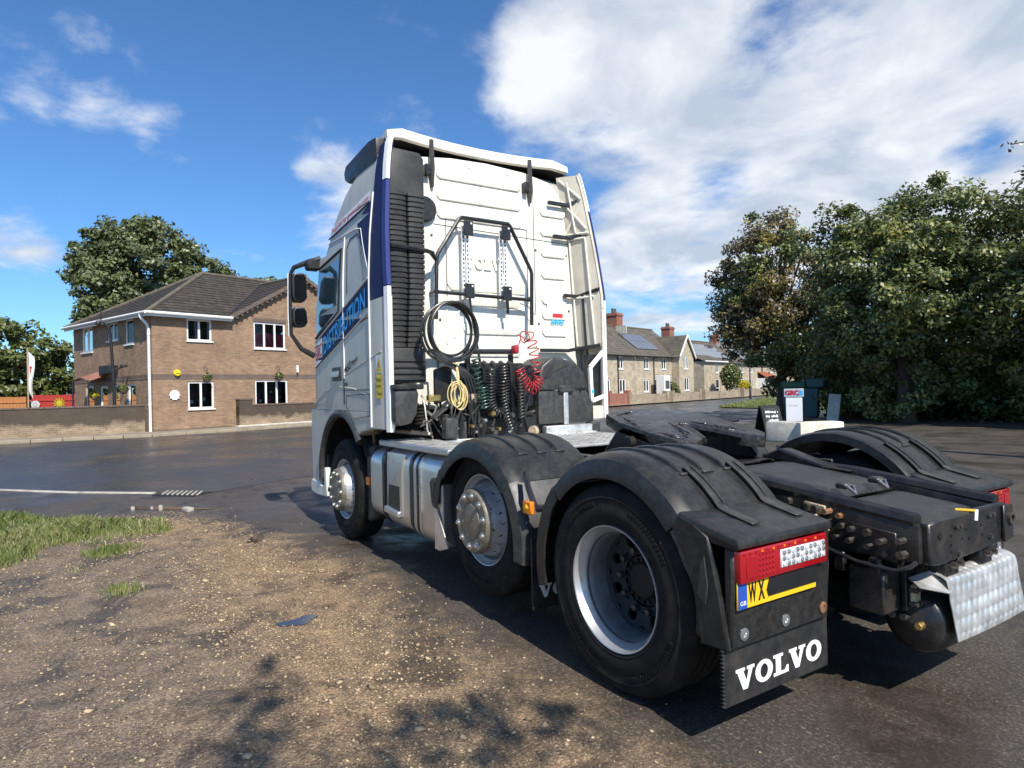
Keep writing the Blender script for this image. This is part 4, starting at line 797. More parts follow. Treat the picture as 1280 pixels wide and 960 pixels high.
# --- wheels: local frame centred on the axle line, outward = +Y, y=0 at the outer sidewall
def holed_ring(g, r0, r1, yf, nh, rh, hr, hs, lip=.012):
    """Annulus r0..r1 on the surface y=yf(r) with nh real round holes (radius hr, centred at rh, stretch hs)."""
    K = 20
    for h in range(nh):
        t0, t1 = 2*math.pi*h/nh, 2*math.pi*(h+1)/nh; tm = (t0+t1)/2; out, inn, inn2 = [], [], []
        for k in range(K):
            a = 2*math.pi*k/K; ca, sa = math.cos(a), math.sin(a); m = max(abs(ca), abs(sa)); u, v = ca/m, sa/m
            r_, t_ = (r0+r1)/2+u*(r1-r0)/2, tm+v*(t1-t0)/2
            out.append((r_*math.cos(t_), yf(r_), r_*math.sin(t_)))
            rr, tt = rh+hr*ca, tm+hr*hs*sa/rh; inn.append((rr*math.cos(tt), yf(rr), rr*math.sin(tt))); inn2.append((rr*math.cos(tt), yf(rr)-lip, rr*math.sin(tt)))
        vs = out+inn+inn2; fs = []
        for k in range(K): q = (k+1) % K; fs += [(k, q, K+q, K+k), (K+k, K+q, 2*K+q, 2*K+k)]
        g.add(vs, fs)
def tyre_prof():
    p = [(.284, -.035), (.300, -.016), (.318, -.006), (.322, -.009), (.345, -.002), (.385, 0), (.390, -.003), (.430, -.004), (.436, -.001), (.442, -.005), (.470, -.014), (.490, -.028), (.500, -.045)]
    t = [(.505, -.060), (.505, -.092), (.492, -.094), (.492, -.102), (.505, -.104), (.505, -.142), (.492, -.144), (.492, -.152), (.505, -.154), (.505, -.192), (.492, -.194), (.492, -.202), (.505, -.204), (.505, -.236)]
    return p+t+[(r, -.296-y) for r, y in reversed(p)]
g = G(); g.rev(tyre_prof(), (0, 0, 0), 'Y', 72)
q_ = random.Random(4)
for a0, a1, rr_, hh_ in ((20, 75, .408, .022), (110, 150, .405, .016), (200, 255, .408, .022), (285, 330, .405, .016)):   # moulded sidewall characters
    a = a0
    while a < a1:
        w = q_.uniform(1.2, 2.6); c0, s0, c1, s1 = math.cos(R(a)), math.sin(R(a)), math.cos(R(a+w)), math.sin(R(a+w)); r0, r1 = rr_-hh_/2*q_.uniform(.6, 1), rr_+hh_/2
        g.add([(r0*c0, .0012, r0*s0), (r0*c1, .0012, r0*s1), (r1*c1, .0005, r1*s1), (r1*c0, .0005, r1*s0), (r0*c0, -.004, r0*s0), (r0*c1, -.004, r0*s1), (r1*c1, -.004, r1*s1), (r1*c0, -.004, r1*s0)], [(0, 1, 2, 3), (0, 4, 5, 1), (1, 5, 6, 2), (2, 6, 7, 3), (3, 7, 4, 0)]); a += w+1.1
TYRE = g.build('tyre', 'rubber', None, smooth=35)
TY = TYRE.data; bpy.data.objects.remove(TYRE)
def sub(name, me, par): o = bpy.data.objects.new(name, me); COL.objects.link(o); o.parent = par; return o
def mesh_of(g, mat, **k): o = g.build('piece', mat, None, **k); me = o.data; bpy.data.objects.remove(o); return me
# steered wheel: disc bulging outwards
g = G(); g.rev([(.304, -.022), (.300, -.010), (.294, -.012), (.288, -.030), (.268, -.050), (.262, -.11), (.258, -.26)], (0, 0, 0), 'Y', 56); F_RIM = mesh_of(g, 'rim', smooth=35)
g = G(); cone = [(.262, -.095), (.250, -.075), (.214, .045), (.206, .072), (.198, .080)]
def cone_y(r):
    for (a, b), (c, d) in zip(cone, cone[1:]):
        if a >= r >= c: return b+(d-b)*(a-r)/(a-c)
    return -.095
holed_ring(g, .252, .214, cone_y, 10, .235, .0125, 2.4, 0.0); g.rev([(.262, -.095), (.250, -.075)], (0, 0, 0), 'Y', 40); F_DISC = mesh_of(g, 'rim', smooth=40)
g = G(); g.rev([(.2165, .036), (.214, .045), (.206, .072), (.197, .081), (.150, .083), (.128, .079), (.124, .074), (.118, .0755), (.112, .084), (.098, .087), (.0, .088)], (0, 0, 0), 'Y', 56); g.b2((-.05, .088, -.006), (.05, .090, .006)); F_FACE = mesh_of(g, 'hub', smooth=35)
g = G(); g.rev([(.024, .0), (.024, .004), (.0165, .006), (.016, .016), (.011, .021), (.0, .022)], (0, 0, 0), 'Y', 12); NUT = mesh_of(g, 'chrome', smooth=30)
g = G(); g.rev([(.255, -.12), (.001, -.12)], (0, 0, 0), 'Y', 32); DARK = mesh_of(g, 'blackmetal')
# driven wheel: deep dish
g = G(); g.rev([(.304, -.022), (.300, -.008), (.294, -.010), (.286, -.030), (.264, -.060), (.262, -.072)], (0, 0, 0), 'Y', 64); D_RIM = mesh_of(g, 'rim', smooth=35)
MT['barrel'] = pm('grey_wheel_barrel', (.15, .16, .175), .45, metal=.3, var=.2, vscale=14, dirt=(.09, .075, .06), dirt_amt=.6, dscale=12)
g = G(); g.rev([(.262, -.072), (.262, -.085), (.247, -.105), (.244, -.185), (.238, -.203)], (0, 0, 0), 'Y', 64); D_BAR = mesh_of(g, 'barrel', smooth=35)
g = G(); g.rev([(.246, -.180), (.240, -.192), (.232, -.200)], (0, 0, 0), 'Y', 56); holed_ring(g, .155, .232, lambda r: -.200-.014*max(0, (.232-r)/.07), 8, .197, .030, 1.0, .02); g.rev([(.155, -.215), (.145, -.218), (.130, -.218)], (0, 0, 0), 'Y', 48); D_DISC = mesh_of(g, 'dish', smooth=35)
g = G(); g.rev([(.128, -.250), (.122, -.226), (.092, -.222), (.084, -.206), (.07, -.202), (.0, -.200)], (0, 0, 0), 'Y', 40)
for k in range(16): a = 2*math.pi*k/16; g.cyl((.104*math.cos(a), -.228, .104*math.sin(a)), (.104*math.cos(a), -.206, .104*math.sin(a)), .009, n=6)
MT['hubdark'] = pm('dark_rusty_hub', (.026, .018, .015), .7, metal=.1, var=.3, vscale=20)
D_HUB = mesh_of(g, 'hubdark', smooth=35)
g = G(); g.rev([(.018, 0), (.016, .028), (.0, .03)], (0, 0, 0), 'Y', 6); NUT2 = mesh_of(g, 'bolt', smooth=20)
def wheel(x, y, z, kind, side, dual=False, spin=0.0):
    w = bpy.data.objects.new('wheel', F_RIM if kind == 'steer' else D_RIM); COL.objects.link(w); w.parent = truck; w.location = (x, side*y, z); w.rotation_euler = (0, spin if side > 0 else -spin, 0 if side > 0 else math.pi)
    sub('tyre', TY, w)
    if kind == 'steer':
        sub('wheel_disc', F_DISC, w); sub('hub_face', F_FACE, w)
        for k in range(10):
            a = 2*math.pi*(k+.5)/10; o = sub('wheel_nut', NUT, w); o.location = (.168*math.cos(a), .080, .168*math.sin(a))
    else:
        sub('wheel_disc', D_DISC, w); sub('hub', D_HUB, w); sub('rim_barrel', D_BAR, w)
        for k in range(10):
            a = 2*math.pi*k/10; o = sub('wheel_nut', NUT2, w); o.location = (.150*math.cos(a), -.216, .150*math.sin(a))
    sub('brake_drum', DARK, w).location = (0, -.10 if kind == 'steer' else -.17, 0)
    if dual: sub('inner_tyre', TY, w).location = (0, -.335, 0)
    return w
for s in (1, -1):
    wheel(0, 1.261, .503, 'drive', s, True, 0); wheel(1.36, 1.185, .612, 'steer', s, spin=.5); wheel(4.09, 1.217, .503, 'steer', s, spin=.9)
for x, z, y in ((0, .503, .9), (1.36, .612, .95), (4.09, .503, .95)):
    g = G(); g.cyl((x, -y, z), (x, y, z), .07 if x else .09, n=16)
    if x == 0: g.rev([(.08, -.26), (.2, -.16), (.22, 0), (.2, .16), (.08, .26)], (0, 0, .503), 'Y', 24)
    g.build('axle', 'chassis', truck)
for x in (-.35, .38, 1.0, 1.72):
    for s in (1, -1):
        g = G(); g.rev([(.10, .38), (.13, .45), (.13, .62), (.10, .70)], (x, s*.50, 0), 'Z', 20); g.build('air_spring', 'rubber', truck)
# --- rear and centre mudguards
YO, YI = 1.265, .60
def mudguard(cx, cz, r, a0, a1, front_drop, name='mudguard'):
    """Arch a0..a1 (degrees from +X towards +Z), with a turned-down outer lip; returns the part and its radius."""
    gg = G(); N = 30; rows = []
    for i in range(N+1):
        a = R(a0+(a1-a0)*i/N); c, s = math.cos(a), math.sin(a); row = []
        for y, dr in ((YI, -.06), (YI+.004, -.012), (YI+.03, 0), (1.16, 0), (1.215, -.008), (1.25, -.032), (YO, -.075), (YO, -.125), (YO-.012, -.125), (YO-.014, -.075), (1.2, -.022), (YI+.02, -.014)):
            row.append((cx+(r+dr)*c, y, cz+(r+dr)*s))
        rows.append(row)
    k = len(rows[0]); vs = [q for w in rows for q in w]
    gg.add(vs, [(j*k+i, j*k+(i+1) % k, (j+1)*k+(i+1) % k, (j+1)*k+i) for j in range(N) for i in range(k)]+[tuple(range(k)), tuple(range(N*k, N*k+k))])
    o_ = gg.build(name, 'plastic', truck, smooth=32)
    for y in (.78, .93, 1.08):
        g2 = G(); P = [(cx+(r+.002)*math.cos(R(q)), y, cz+(r+.002)*math.sin(R(q))) for q in np.linspace(a0+26, a1-22, 22)]
        g2.tube(P, [.004]+[.013]*20+[.004], 6); g2.build('stiffening_rib', 'plastic', o_, smooth=50)
        g2 = G(); q = R(a1-20); g2.box((cx+(r+.004)*math.cos(q), y-.02, cz+(r+.004)*math.sin(q)), (.014, .075, .012), Matrix.Rotation(-q+math.pi/2, 3, 'Y')); g2.build('rib_end', 'plastic2', o_, bevel=.003)
    return o_
def band(cx, cz, r, a0, a1, y0, y1, name, mat, par, lift=.007):
    gg = G(); N = 12; rows = []
    for i in range(N+1):
        a = R(a0+(a1-a0)*i/N); c, s = math.cos(a), math.sin(a)
        rows.append([(cx+(r+d)*c, y, cz+(r+d)*s) for y, d in ((y0, 0), (y0, lift), (y1, lift), (y1, 0))])
    vs = [q for w in rows for q in w]; gg.add(vs, [(j*4+i, j*4+i+1, j*4+5+i, j*4+4+i) for j in range(N) for i in range(3)]+[(0, 1, 2, 3), (N*4, N*4+1, N*4+2, N*4+3)])
    return gg.build(name, mat, par, smooth=40)
guards = []
# drive-axle guard
m1 = mudguard(.02, .52, .635, 44, 141, 0); guards.append(m1)
for y in (.70, 1.0):
    band(.02, .52, .637, 118, 139, y, y+.055, 'guard_strap', 'plastic2', m1, .010)
    for e_ in (0, .049): band(.02, .52, .639, 118, 139, y+e_, y+e_+.006, 'strap_edge', 'rim' if False else 'plastic2', m1, .016)
band(.02, .52, .637, 46, 62, 1.02, 1.08, 'guard_strap', 'plastic2', m1, .010)
for y in (.70, 1.0):
    g = G(); g.prism([(-.452, .952), (-.50, .925), (-.56, .911), (-.66, .890), (-.66, .884), (-.5, .915)], lambda x, z, y=y: (x, y, z+.006), lambda x, z, y=y: (x, y+.055, z+.006)); g.build('guard_strap', 'plastic2', m1, bevel=.004)
# front leg of the drive-axle guard
def leg(pts_out, name, y0=YI, y1=YO, t=.03, mat='plastic'):
    """Sheet following (x,z) points downwards with a return lip along the outer edge."""
    gg = G(); n_ = len(pts_out); rows = []
    for i, (x, z, nx, nz) in enumerate(pts_out):
        rows.append([(x, y0, z), (x, y1-.05, z), (x-nx*.02, y1-.01, z-nz*.02), (x-nx*.10, y1, z-nz*.10), (x-nx*.10, y1-.015, z-nz*.10), (x-nx*.03, y1-.03, z-nz*.03), (x-nx*t*.5, y1-.06, z-nz*t*.5), (x-nx*t*.5, y0, z-nz*t*.5)])
    k = 8; vs = [q for w in rows for q in w]
    gg.add(vs, [(j*k+i, j*k+(i+1) % k, (j+1)*k+(i+1) % k, (j+1)*k+i) for j in range(n_-1) for i in range(k)]+[tuple(range(k)), tuple(range((n_-1)*k, n_*k))])
    return gg.build(name, mat, truck, smooth=35)
def arcpts(cx, cz, r, angs): return [(cx+r*math.cos(R(a)), cz+r*math.sin(R(a)), math.cos(R(a)), math.sin(R(a))) for a in angs]
l1 = leg(arcpts(.02, .52, .630, (43, 36, 28, 18, 8, -4, -14)), 'front_guard_leg'); guards.append(l1)
# rear leg: from the arch down to the lamp carrier
l2 = leg(arcpts(.02, .52, .630, (142, 150, 158))+[(-.600, .70, -.97, .24), (-.635, .60, -.99, .1), (-.65, .50, -1, .05), (-.655, .42, -1, 0)], 'rear_guard_leg'); guards.append(l2)
sp_ = [(.02+.545*math.cos(R(a)), .52+.545*math.sin(R(a))) for a in range(140, 192, 4)]
g = G(); g.xz(sp_+[(-.60, .42), (-.69, .42), (-.655, .62), (-.622, .76), (-.60, .86), (-.52, .905), (-.45, .925)], 1.236, 1.2635); g.build('guard_side_panel', 'plastic', l2, bevel=.008)
g = G(); g.xz([(-.545, .62), (-.565, .76), (-.585, .78), (-.60, .66), (-.585, .58)], 1.262, 1.270); g.build('leg_recess', 'plastic2', l2, bevel=.003)
# lamp carrier: flat top and upright panel
g = G(); g.xz([(-.44, .940), (-.50, .920), (-.56, .905), (-.742, .868), (-.748, .832), (-.72, .822), (-.50, .845), (-.42, .90)], .625, 1.258); top = g.build('lamp_carrier', 'plastic', truck, bevel=.016, seg=2); guards.append(top)
g = G(); g.xz([(-.66, .83), (-.705, .83), (-.705, .66), (-.688, .42), (-.655, .42)], .585, 1.245); pan = g.build('carrier_panel', 'plastic', truck, bevel=.01); guards.append(pan)
for y, m_ in ((1.20, 'chrome'), (.93, 'chrome'), (.66, 'rust')):
    g = G(); g.rev([(.026, 0), (.026, -.006), (.012, -.008), (.010, -.003), (0, -.003)], (-.690, y-.03, .475), 'X', 14); g.build('washer_bolt', m_, pan)
# lamp
lamp = G(); lamp.b2((-.67, .652, .690), (-.735, 1.235, .820)); lamp = lamp.build('rear_lamp', 'redlens', truck, bevel=.012, seg=2); guards.append(lamp)
g = G(); g.b2((-.730, .672, .716), (-.7385, .985, .792)); g.build('clear_lens', 'clearlens', lamp, bevel=.004)
for i in range(10):
    for j in range(3):
        g = G(); g.rev([(.0105, 0), (.0095, -.004), (.0, -.007)], (-.7385, .690+.0305*i, .731+.0235*j), 'X', 8); g.build('lens_cell', 'chrome' if (i+j) % 3 else 'clearlens', lamp)
for i in range(15):
    g = G(); g.b2((-.735, .70+.036*i, .802), (-.7378, .712+.036*i, .810)); g.build('led_dot', 'amber' if i < 12 and i % 2 else 'redlens', lamp)
for i in range(5):
    for j in range(5): g = G(); g.rev([(.0085, 0), (.007, -.003), (0, -.004)], (-.735, 1.03+.021*i, .712+.021*j), 'X', 6); g.build('lens_cell', 'redlens', lamp)
g = G(); g.b2((-.735, 1.15, .71), (-.738, 1.20, .795)); g.build('reflector_field', 'redlens', lamp, bevel=.002)
g = G(); g.b2((-.73, .66, .794), (-.7365, 1.0, .801)); g.build('lens_divider', 'redlens', lamp)
# number plate with the two legible letters; the rest of the plate is covered in black
np_ = G(); np_.b2((-.708, .713, .586), (-.716, 1.233, .697)); np_ = np_.build('number_plate', 'plateyellow', truck, bevel=.002)
g = G(); g.b2((-.7155, 1.178, .588), (-.7185, 1.231, .695)); g.build('plate_band', 'blueband', np_)
put_text('plate_letter', 'GB', .017, 'whitev', np_, lambda a, b: (-.7195, 1.222-a, .603+b), .01, width=.036)
put_text('plate_letter', 'W', .080, 'blackv', np_, lambda a, b: (-.7175, 1.168-a, .604+b), .03, width=.050)
put_text('plate_letter', 'X', .080, 'blackv', np_, lambda a, b: (-.7175, 1.108-a, .604+b), .03, width=.042)
g = G(); g.add([(-.7195, 1.045, .612), (-.7195, 1.055, .640), (-.7195, 1.03, .699), (-.7195, .711, .699), (-.7195, .711, .612)], [(0, 1, 2, 3, 4)]); g.build('plate_black_cover', 'blackv', np_, solid=.002)
# mudflap with the word mark
g = G(); g.b2((-.652, .555, .190), (-.664, 1.262, .435)); fl = g.build('mudflap', 'flap', truck, bevel=.003)
for k in range(15):
    g2 = G(); g2.b2((-.650, 1.258, .196+.0156*k), (-.668, 1.270, .203+.0156*k)); g2.build('flap_tooth', 'flap', fl, bevel=.002)
word_mark('flap_letter', lambda a, b: (-.6675, 1.195-a, .240+b), .088, .585, 'whitev', fl, th=.0015)
# centre-axle guard
m2 = mudguard(1.37, .53, .625, 40, 142, 0); guards.append(m2)
band(1.37, .53, .627, 42, 74, .98, 1.05, 'guard_strap', 'plastic2', m2, .010)
l3 = leg(arcpts(1.37, .53, .620, (39, 32, 25, 17, 10)), 'guard_corner', y0=1.0)
guards += [leg(arcpts(1.37, .53, .620, (141, 150, 160, 170, 180, 188)), 'centre_guard_rear_leg', mat='plastic2')]
guards += [l3]
g = G(); g.xz([(1.93, .66), (1.96, .64), (1.99, .80), (1.95, .84)], .9, 1.262); guards.append(g.build('guard_front_edge', 'plastic', truck, bevel=.008))
g = G(); g.b2((.690, .70, .205), (.703, 1.245, .62)); f2 = g.build('centre_mudflap', 'flap', truck, bevel=.003); guards.append(f2)
word_mark('flap_letter', lambda a, b: (.687, 1.20-a, .27+b), .075, .46, 'whitev', f2)
g = G(); g.b2((.75, 1.232, .755), (.665, 1.262, .83)); mk = g.build('side_marker', 'amber', truck, bevel=.006); guards.append(mk)
g = G(); g.rev([(.022, 1.262), (.012, 1.268), (0, 1.269)], (.708, 0, .7925), 'Y', 4); g.build('marker_diamond', 'plateyellow', mk)
g = G(); g.tube([(.66, 1.22, .79), (.60, 1.20, .80), (.56, 1.16, .82)], .022, 8); guards.append(g.build('marker_stalk', 'plastic', truck))
g = G(); g.tube([(.80, 1.20, .98), (.73, 1.23, .90), (.68, 1.22, .80)], .018, 6); guards.append(g.build('guard_stay', 'blackmetal', truck))
for o in guards: mirror_y(o, truck)
# ================================================================== GROUND
def ground_mat():
    m = bpy.data.materials.new('forecourt_tarmac_and_gravel'); n, l = nt(m); out = n.new('ShaderNodeOutputMaterial'); b = n.new('ShaderNodeBsdfPrincipled'); l.new(b.outputs[0], out.inputs[0])
    geo = n.new('ShaderNodeNewGeometry'); sp = n.new('ShaderNodeSeparateXYZ'); l.new(geo.outputs['Position'], sp.inputs[0]); X_, Y_ = sp.outputs[0], sp.outputs[1]
    def M(op, a, c=None, d=None):
        q = n.new('ShaderNodeMath'); q.operation = op
        for i, w in enumerate((a, c, d)):
            if w is None: continue
            if isinstance(w, (int, float)): q.inputs[i].default_value = w
            else: l.new(w, q.inputs[i])
        return q.outputs[0]
    def NZ(sc, det=6, ro=.6, dist=0): q = n.new('ShaderNodeTexNoise'); q.inputs['Scale'].default_value = sc; q.inputs['Detail'].default_value = det; q.inputs['Roughness'].default_value = ro; q.inputs['Distortion'].default_value = dist; l.new(geo.outputs['Position'], q.inputs[0]); return q.outputs[0]
    def SM(v, a, c, lo=0, hi=1): q = n.new('ShaderNodeMapRange'); q.interpolation_type = 'SMOOTHSTEP'; l.new(v, q.inputs[0]); q.inputs[1].default_value = a; q.inputs[2].default_value = c; q.inputs[3].default_value = lo; q.inputs[4].default_value = hi; return q.outputs[0]
    def MIX(f, a, c, mode='MIX'):
        q = n.new('ShaderNodeMix'); q.data_type = 'RGBA'; q.blend_type = mode
        if isinstance(f, (int, float)): q.inputs[0].default_value = f
        else: l.new(f, q.inputs[0])
        for i, w in ((6, a), (7, c)):
            if isinstance(w, tuple): q.inputs[i].default_value = (*w, 1)
            else: l.new(w, q.inputs[i])
        return q.outputs[2]
    big = NZ(.8, 7, .65, .4); mid = NZ(4.5, 7, .65); fine = NZ(55, 5, .7); grit = NZ(160, 3, .6)
    # loose gravel and dirt on the near-left side of the forecourt
    d1 = M('ADD', M('SUBTRACT', Y_, M('MULTIPLY_ADD', M('MAXIMUM', M('SUBTRACT', X_, 3.6), 0), .25, 1.42)), M('MULTIPLY', M('SUBTRACT', big, .5), 1.5))
    d1 = M('ADD', d1, M('MULTIPLY', M('SUBTRACT', mid, .5), .7))
    d2 = M('ADD', M('SUBTRACT', M('MULTIPLY_ADD', Y_, .35, 5.9), X_), M('MULTIPLY', M('SUBTRACT', mid, .5), 1.6))
    dirt = M('MULTIPLY', SM(d1, -.35, .65), SM(d2, -.6, .9))
    tanm = M('MULTIPLY', SM(M('ADD', Y_, M('MULTIPLY', M('SUBTRACT', big, .5), 2.4)), 3.3, 2.1), 1.0)
    tarmac = MIX(SM(big, .3, .7), (.046, .040, .034), (.080, .067, .053)); tarmac = MIX(SM(fine, .50, .66), tarmac, (.19, .155, .115)); tarmac = MIX(M('MULTIPLY', SM(mid, .5, .7), .5), tarmac, (.030, .026, .023))
    tan_ = MIX(SM(mid, .35, .65), (.165, .106, .060), (.37, .245, .132)); tan_ = MIX(SM(fine, .50, .66), tan_, (.60, .43, .25))
    brown = MIX(SM(mid, .35, .7), (.145, .104, .070), (.28, .205, .138)); brown = MIX(SM(fine, .52, .68), brown, (.44, .35, .25))
    col = MIX(dirt, tarmac, MIX(tanm, brown, tan_))
    vor = n.new('ShaderNodeTexVoronoi'); vor.inputs['Scale'].default_value = 85; l.new(geo.outputs['Position'], vor.inputs[0])
    col = MIX(M('MULTIPLY', SM(grit, .42, .62), .5), col, (.025, .020, .016))
    sc_ = n.new('ShaderNodeSeparateColor'); l.new(vor.outputs['Color'], sc_.inputs[0]); cell = n.new('ShaderNodeMapRange'); l.new(sc_.outputs[0], cell.inputs[0]); cell.inputs[3].default_value = .55; cell.inputs[4].default_value = 1.45
    col = MIX(M('MULTIPLY_ADD', dirt, .35, .55), col, MIX(1, col, cell.outputs[0], 'MULTIPLY'))
    damp = SM(M('ADD', NZ(1.7, 6, .65, .8), M('MULTIPLY', fine, .12)), .58, .68); col = MIX(M('MULTIPLY', damp, .62), col, (.032, .025, .019))
    l.new(col, b.inputs['Base Color'])
    wet = SM(NZ(.9, 5, .6, .6), .42, .62)
    r0 = M('MULTIPLY_ADD', wet, -.40, .70); rr = M('ADD', M('MULTIPLY', r0, M('SUBTRACT', 1, dirt)), M('MULTIPLY', dirt, M('MULTIPLY_ADD', damp, -.40, .88))); l.new(rr, b.inputs['Roughness'])
    bp = n.new('ShaderNodeBump'); bp.inputs['Strength'].default_value = .8; bp.inputs['Distance'].default_value = .012
    hh = M('ADD', M('MULTIPLY', fine, M('MULTIPLY_ADD', dirt, .9, .35)), M('MULTIPLY', vor.outputs[0], M('MULTIPLY_ADD', dirt, -.6, -.05))); l.new(hh, bp.inputs['Height']); l.new(bp.outputs[0], b.inputs['Normal'])
    return m
MT['ground'] = ground_mat()
MT['road'] = pm('damp_road_tarmac', (.038, .038, .039), .32, var=.35, vscale=.45, bump=.4, bscale=120, dirt=(.080, .070, .058), dirt_amt=.7, dscale=.5, dmap=(.5, 1.6, 1), rvar=.2)
MT['grassground'] = pm('verge_turf', (.055, .075, .018), .95, var=.4, vscale=2.5, bump=.6, bscale=14, dirt=(.12, .09, .05), dirt_amt=.4, dscale=1.5)
MT['litter'] = pm('leaf_litter', (.060, .042, .027), .95, var=.5, vscale=3, bump=.7, bscale=14, dirt=(.20, .14, .09), dirt_amt=.5, dscale=2.2)
MT['water'] = pm('puddle_water', (.045, .04, .035), .03, var=.1, spec=.6, rvar=.01)
g = G(); g.add([(-900, -900, 0), (900, -900, 0), (900, 900, 0), (-900, 900, 0)], [(0, 1, 2, 3)]); tag(g.build('ground', 'ground', smooth=0), kind='structure')
def sheet(name, pts, mat, z, kind='structure'):
    gg = G(); gg.add([(x, y, z) for x, y in pts], [tuple(range(len(pts)))]); return tag(gg.build(name, mat, smooth=0), kind=kind)
KN = [(16.8, 10.2), (13.6, 6.9), (11.35, 4.72), (9.95, 3.55), (9.0, 2.55), (8.45, 1.95)]             # near kerb line
KF = [(31, 30), (26.6, 11), (25.75, 6.1), (25.45, 1.5), (26.3, -2), (28.0, -5.6), (30.3, -12), (33.2, -28.5), (39.5, -47.5), (50, -76), (75, -150)]   # far kerb line
road_pts = KN+[(10.2, -1.5), (13.5, -8), (17.5, -18), (22, -26), (30, -40), (40, -60), (62, -140)]+list(reversed(KF))
sheet('road', road_pts, 'road', .004)
def off(line, d):
    o = []
    for i, (x, y) in enumerate(line):
        a, b = line[max(0, i-1)], line[min(len(line)-1, i+1)]; t = Vector((b[0]-a[0], b[1]-a[1])).normalized(); o.append((x-t.y*d, y+t.x*d))
    return o
# far pavement with its kerb
KB = off(KF, 1.9)
if KB[3][0] < KF[3][0]: KB = off(KF, -1.9)
gg = G(); n_ = len(KF); gg.add([(x, y, .10) for x, y in KF]+[(x, y, .11) for x, y in KB], [(i, i+1, n_+i+1, n_+i) for i in range(n_-1)]); tag(gg.build('pavement', 'pave', smooth=0), kind='structure')
kerb = bpy.data.objects.new('kerb', None); COL.objects.link(kerb); kerb['kind'] = 'structure'
def kerb_run(line, step, z0, z1, w, mat, par, jit=.006, skip=0):
    for (a, b) in zip(line, line[1:]):
        a, b = Vector((*a, 0)), Vector((*b, 0)); L = (b-a).length; k = max(1, int(L/step)); d = (b-a)/k; ang = math.atan2(d.y, d.x)
        for i in range(k):
            c = a+d*(i+.5); gg = G(); gg.box((c.x, c.y, (z0+z1)/2+random.uniform(-jit, jit)), (d.length-.015, w, z1-z0), Matrix.Rotation(ang, 3, 'Z')); gg.build('kerb_stone', mat, par, bevel=.02)
MT['oldkerb'] = pm('old_tan_kerb', (.30, .245, .175), .9, var=.2, vscale=3, bump=.3, bscale=30)
kerb_run(KF[1:6], .92, -.05, .115, .14, 'oldkerb', kerb)
nk = bpy.data.objects.new('near_kerb', None); COL.objects.link(nk); nk['kind'] = 'structure'
kerb_run(KN[:5], .915, -.06, .018, .11, 'kerb', nk, .004)
# broken kerb lumps beside the drain
for x, y, sx, sy, sz, a in ((6.95, 2.33, .16, .09, .06, 20), (7.25, 2.62, .05, .05, .08, 5), (7.55, 2.92, .12, .05, .05, 0)):
    gg = G(); gg.box((x, y, sz/2-.01), (sx, sy, sz), Matrix.Rotation(R(a), 3, 'Z')); o = gg.build('kerb_lump', 'kerb', None, bevel=.02, seg=2)
    tag(o, {.16: 'pale broken kerb lump nearest the lorry at the grass edge', .05: 'small white kerb piece between two kerb lumps by the puddle', .12: 'narrow pale kerb chunk farthest from the lorry beside the grass'}[sx], 'stone')
# drain grate
dr = thing('drain_grate', 'black slotted iron drain grate set at the end of the kerb', 'drain', (8.62, 2.22, .006), R(44))
g = G(); g.b2((-.36, -.21, -.02), (.36, .21, .004)); g.build('grate_frame', 'iron', dr)
for k in range(8):
    g = G(); g.box((-.30+.086*k, 0, .014), (.032, .36, .018), Matrix.Rotation(R(28), 3, 'Z')); g.build('grate_bar', 'kerb', dr, bevel=.003)
# puddles
def puddle(name, c, rx, ry, label, rz=0, seed=1):
    rr = random.Random(seed); pts = []
    for i in range(40):
        a = 2*math.pi*i/40; k = 1+.22*math.sin(3*a+seed)+.13*math.sin(5*a+seed*2)+rr.uniform(-.06, .06); x, y = rx*k*math.cos(a), ry*k*math.sin(a); pts.append((c[0]+x*math.cos(rz)-y*math.sin(rz), c[1]+x*math.sin(rz)+y*math.cos(rz)))
    o = sheet(name, pts, 'water', .006, kind=None) if False else None
    gg = G(); gg.add([(x, y, .005) for x, y in pts], [tuple(range(len(pts)))]); o = gg.build(name, 'water', smooth=0); tag(o, label, 'puddle')
puddle('puddle', (1.93, 2.24), .13, .065, 'small round rain puddle in the gravel beside the lorry', R(100), 3)
puddle('puddle', (7.35, 2.55), .55, .10, 'narrow brown puddle between the drain and the grass', R(46), 5)
puddle('puddle', (4.75, 1.92), .34, .06, 'shallow thin puddle near the front wheel of the lorry', R(-20), 8)
# grass verge at the far right and woodland floor
sheet('grass_verge', [(24.6, -29.3), (33, -43), (44, -62), (56, -95), (40, -95), (17, -50), (16.6, -29.5), (19.5, -28.6)], 'grassground', .06)
sheet('woodland_floor', [(16.6, -28), (11.5, -19.3), (5.4, -19.1), (-2, -19.3), (-14, -21), (-14, -60), (16, -60)], 'litter', .006)
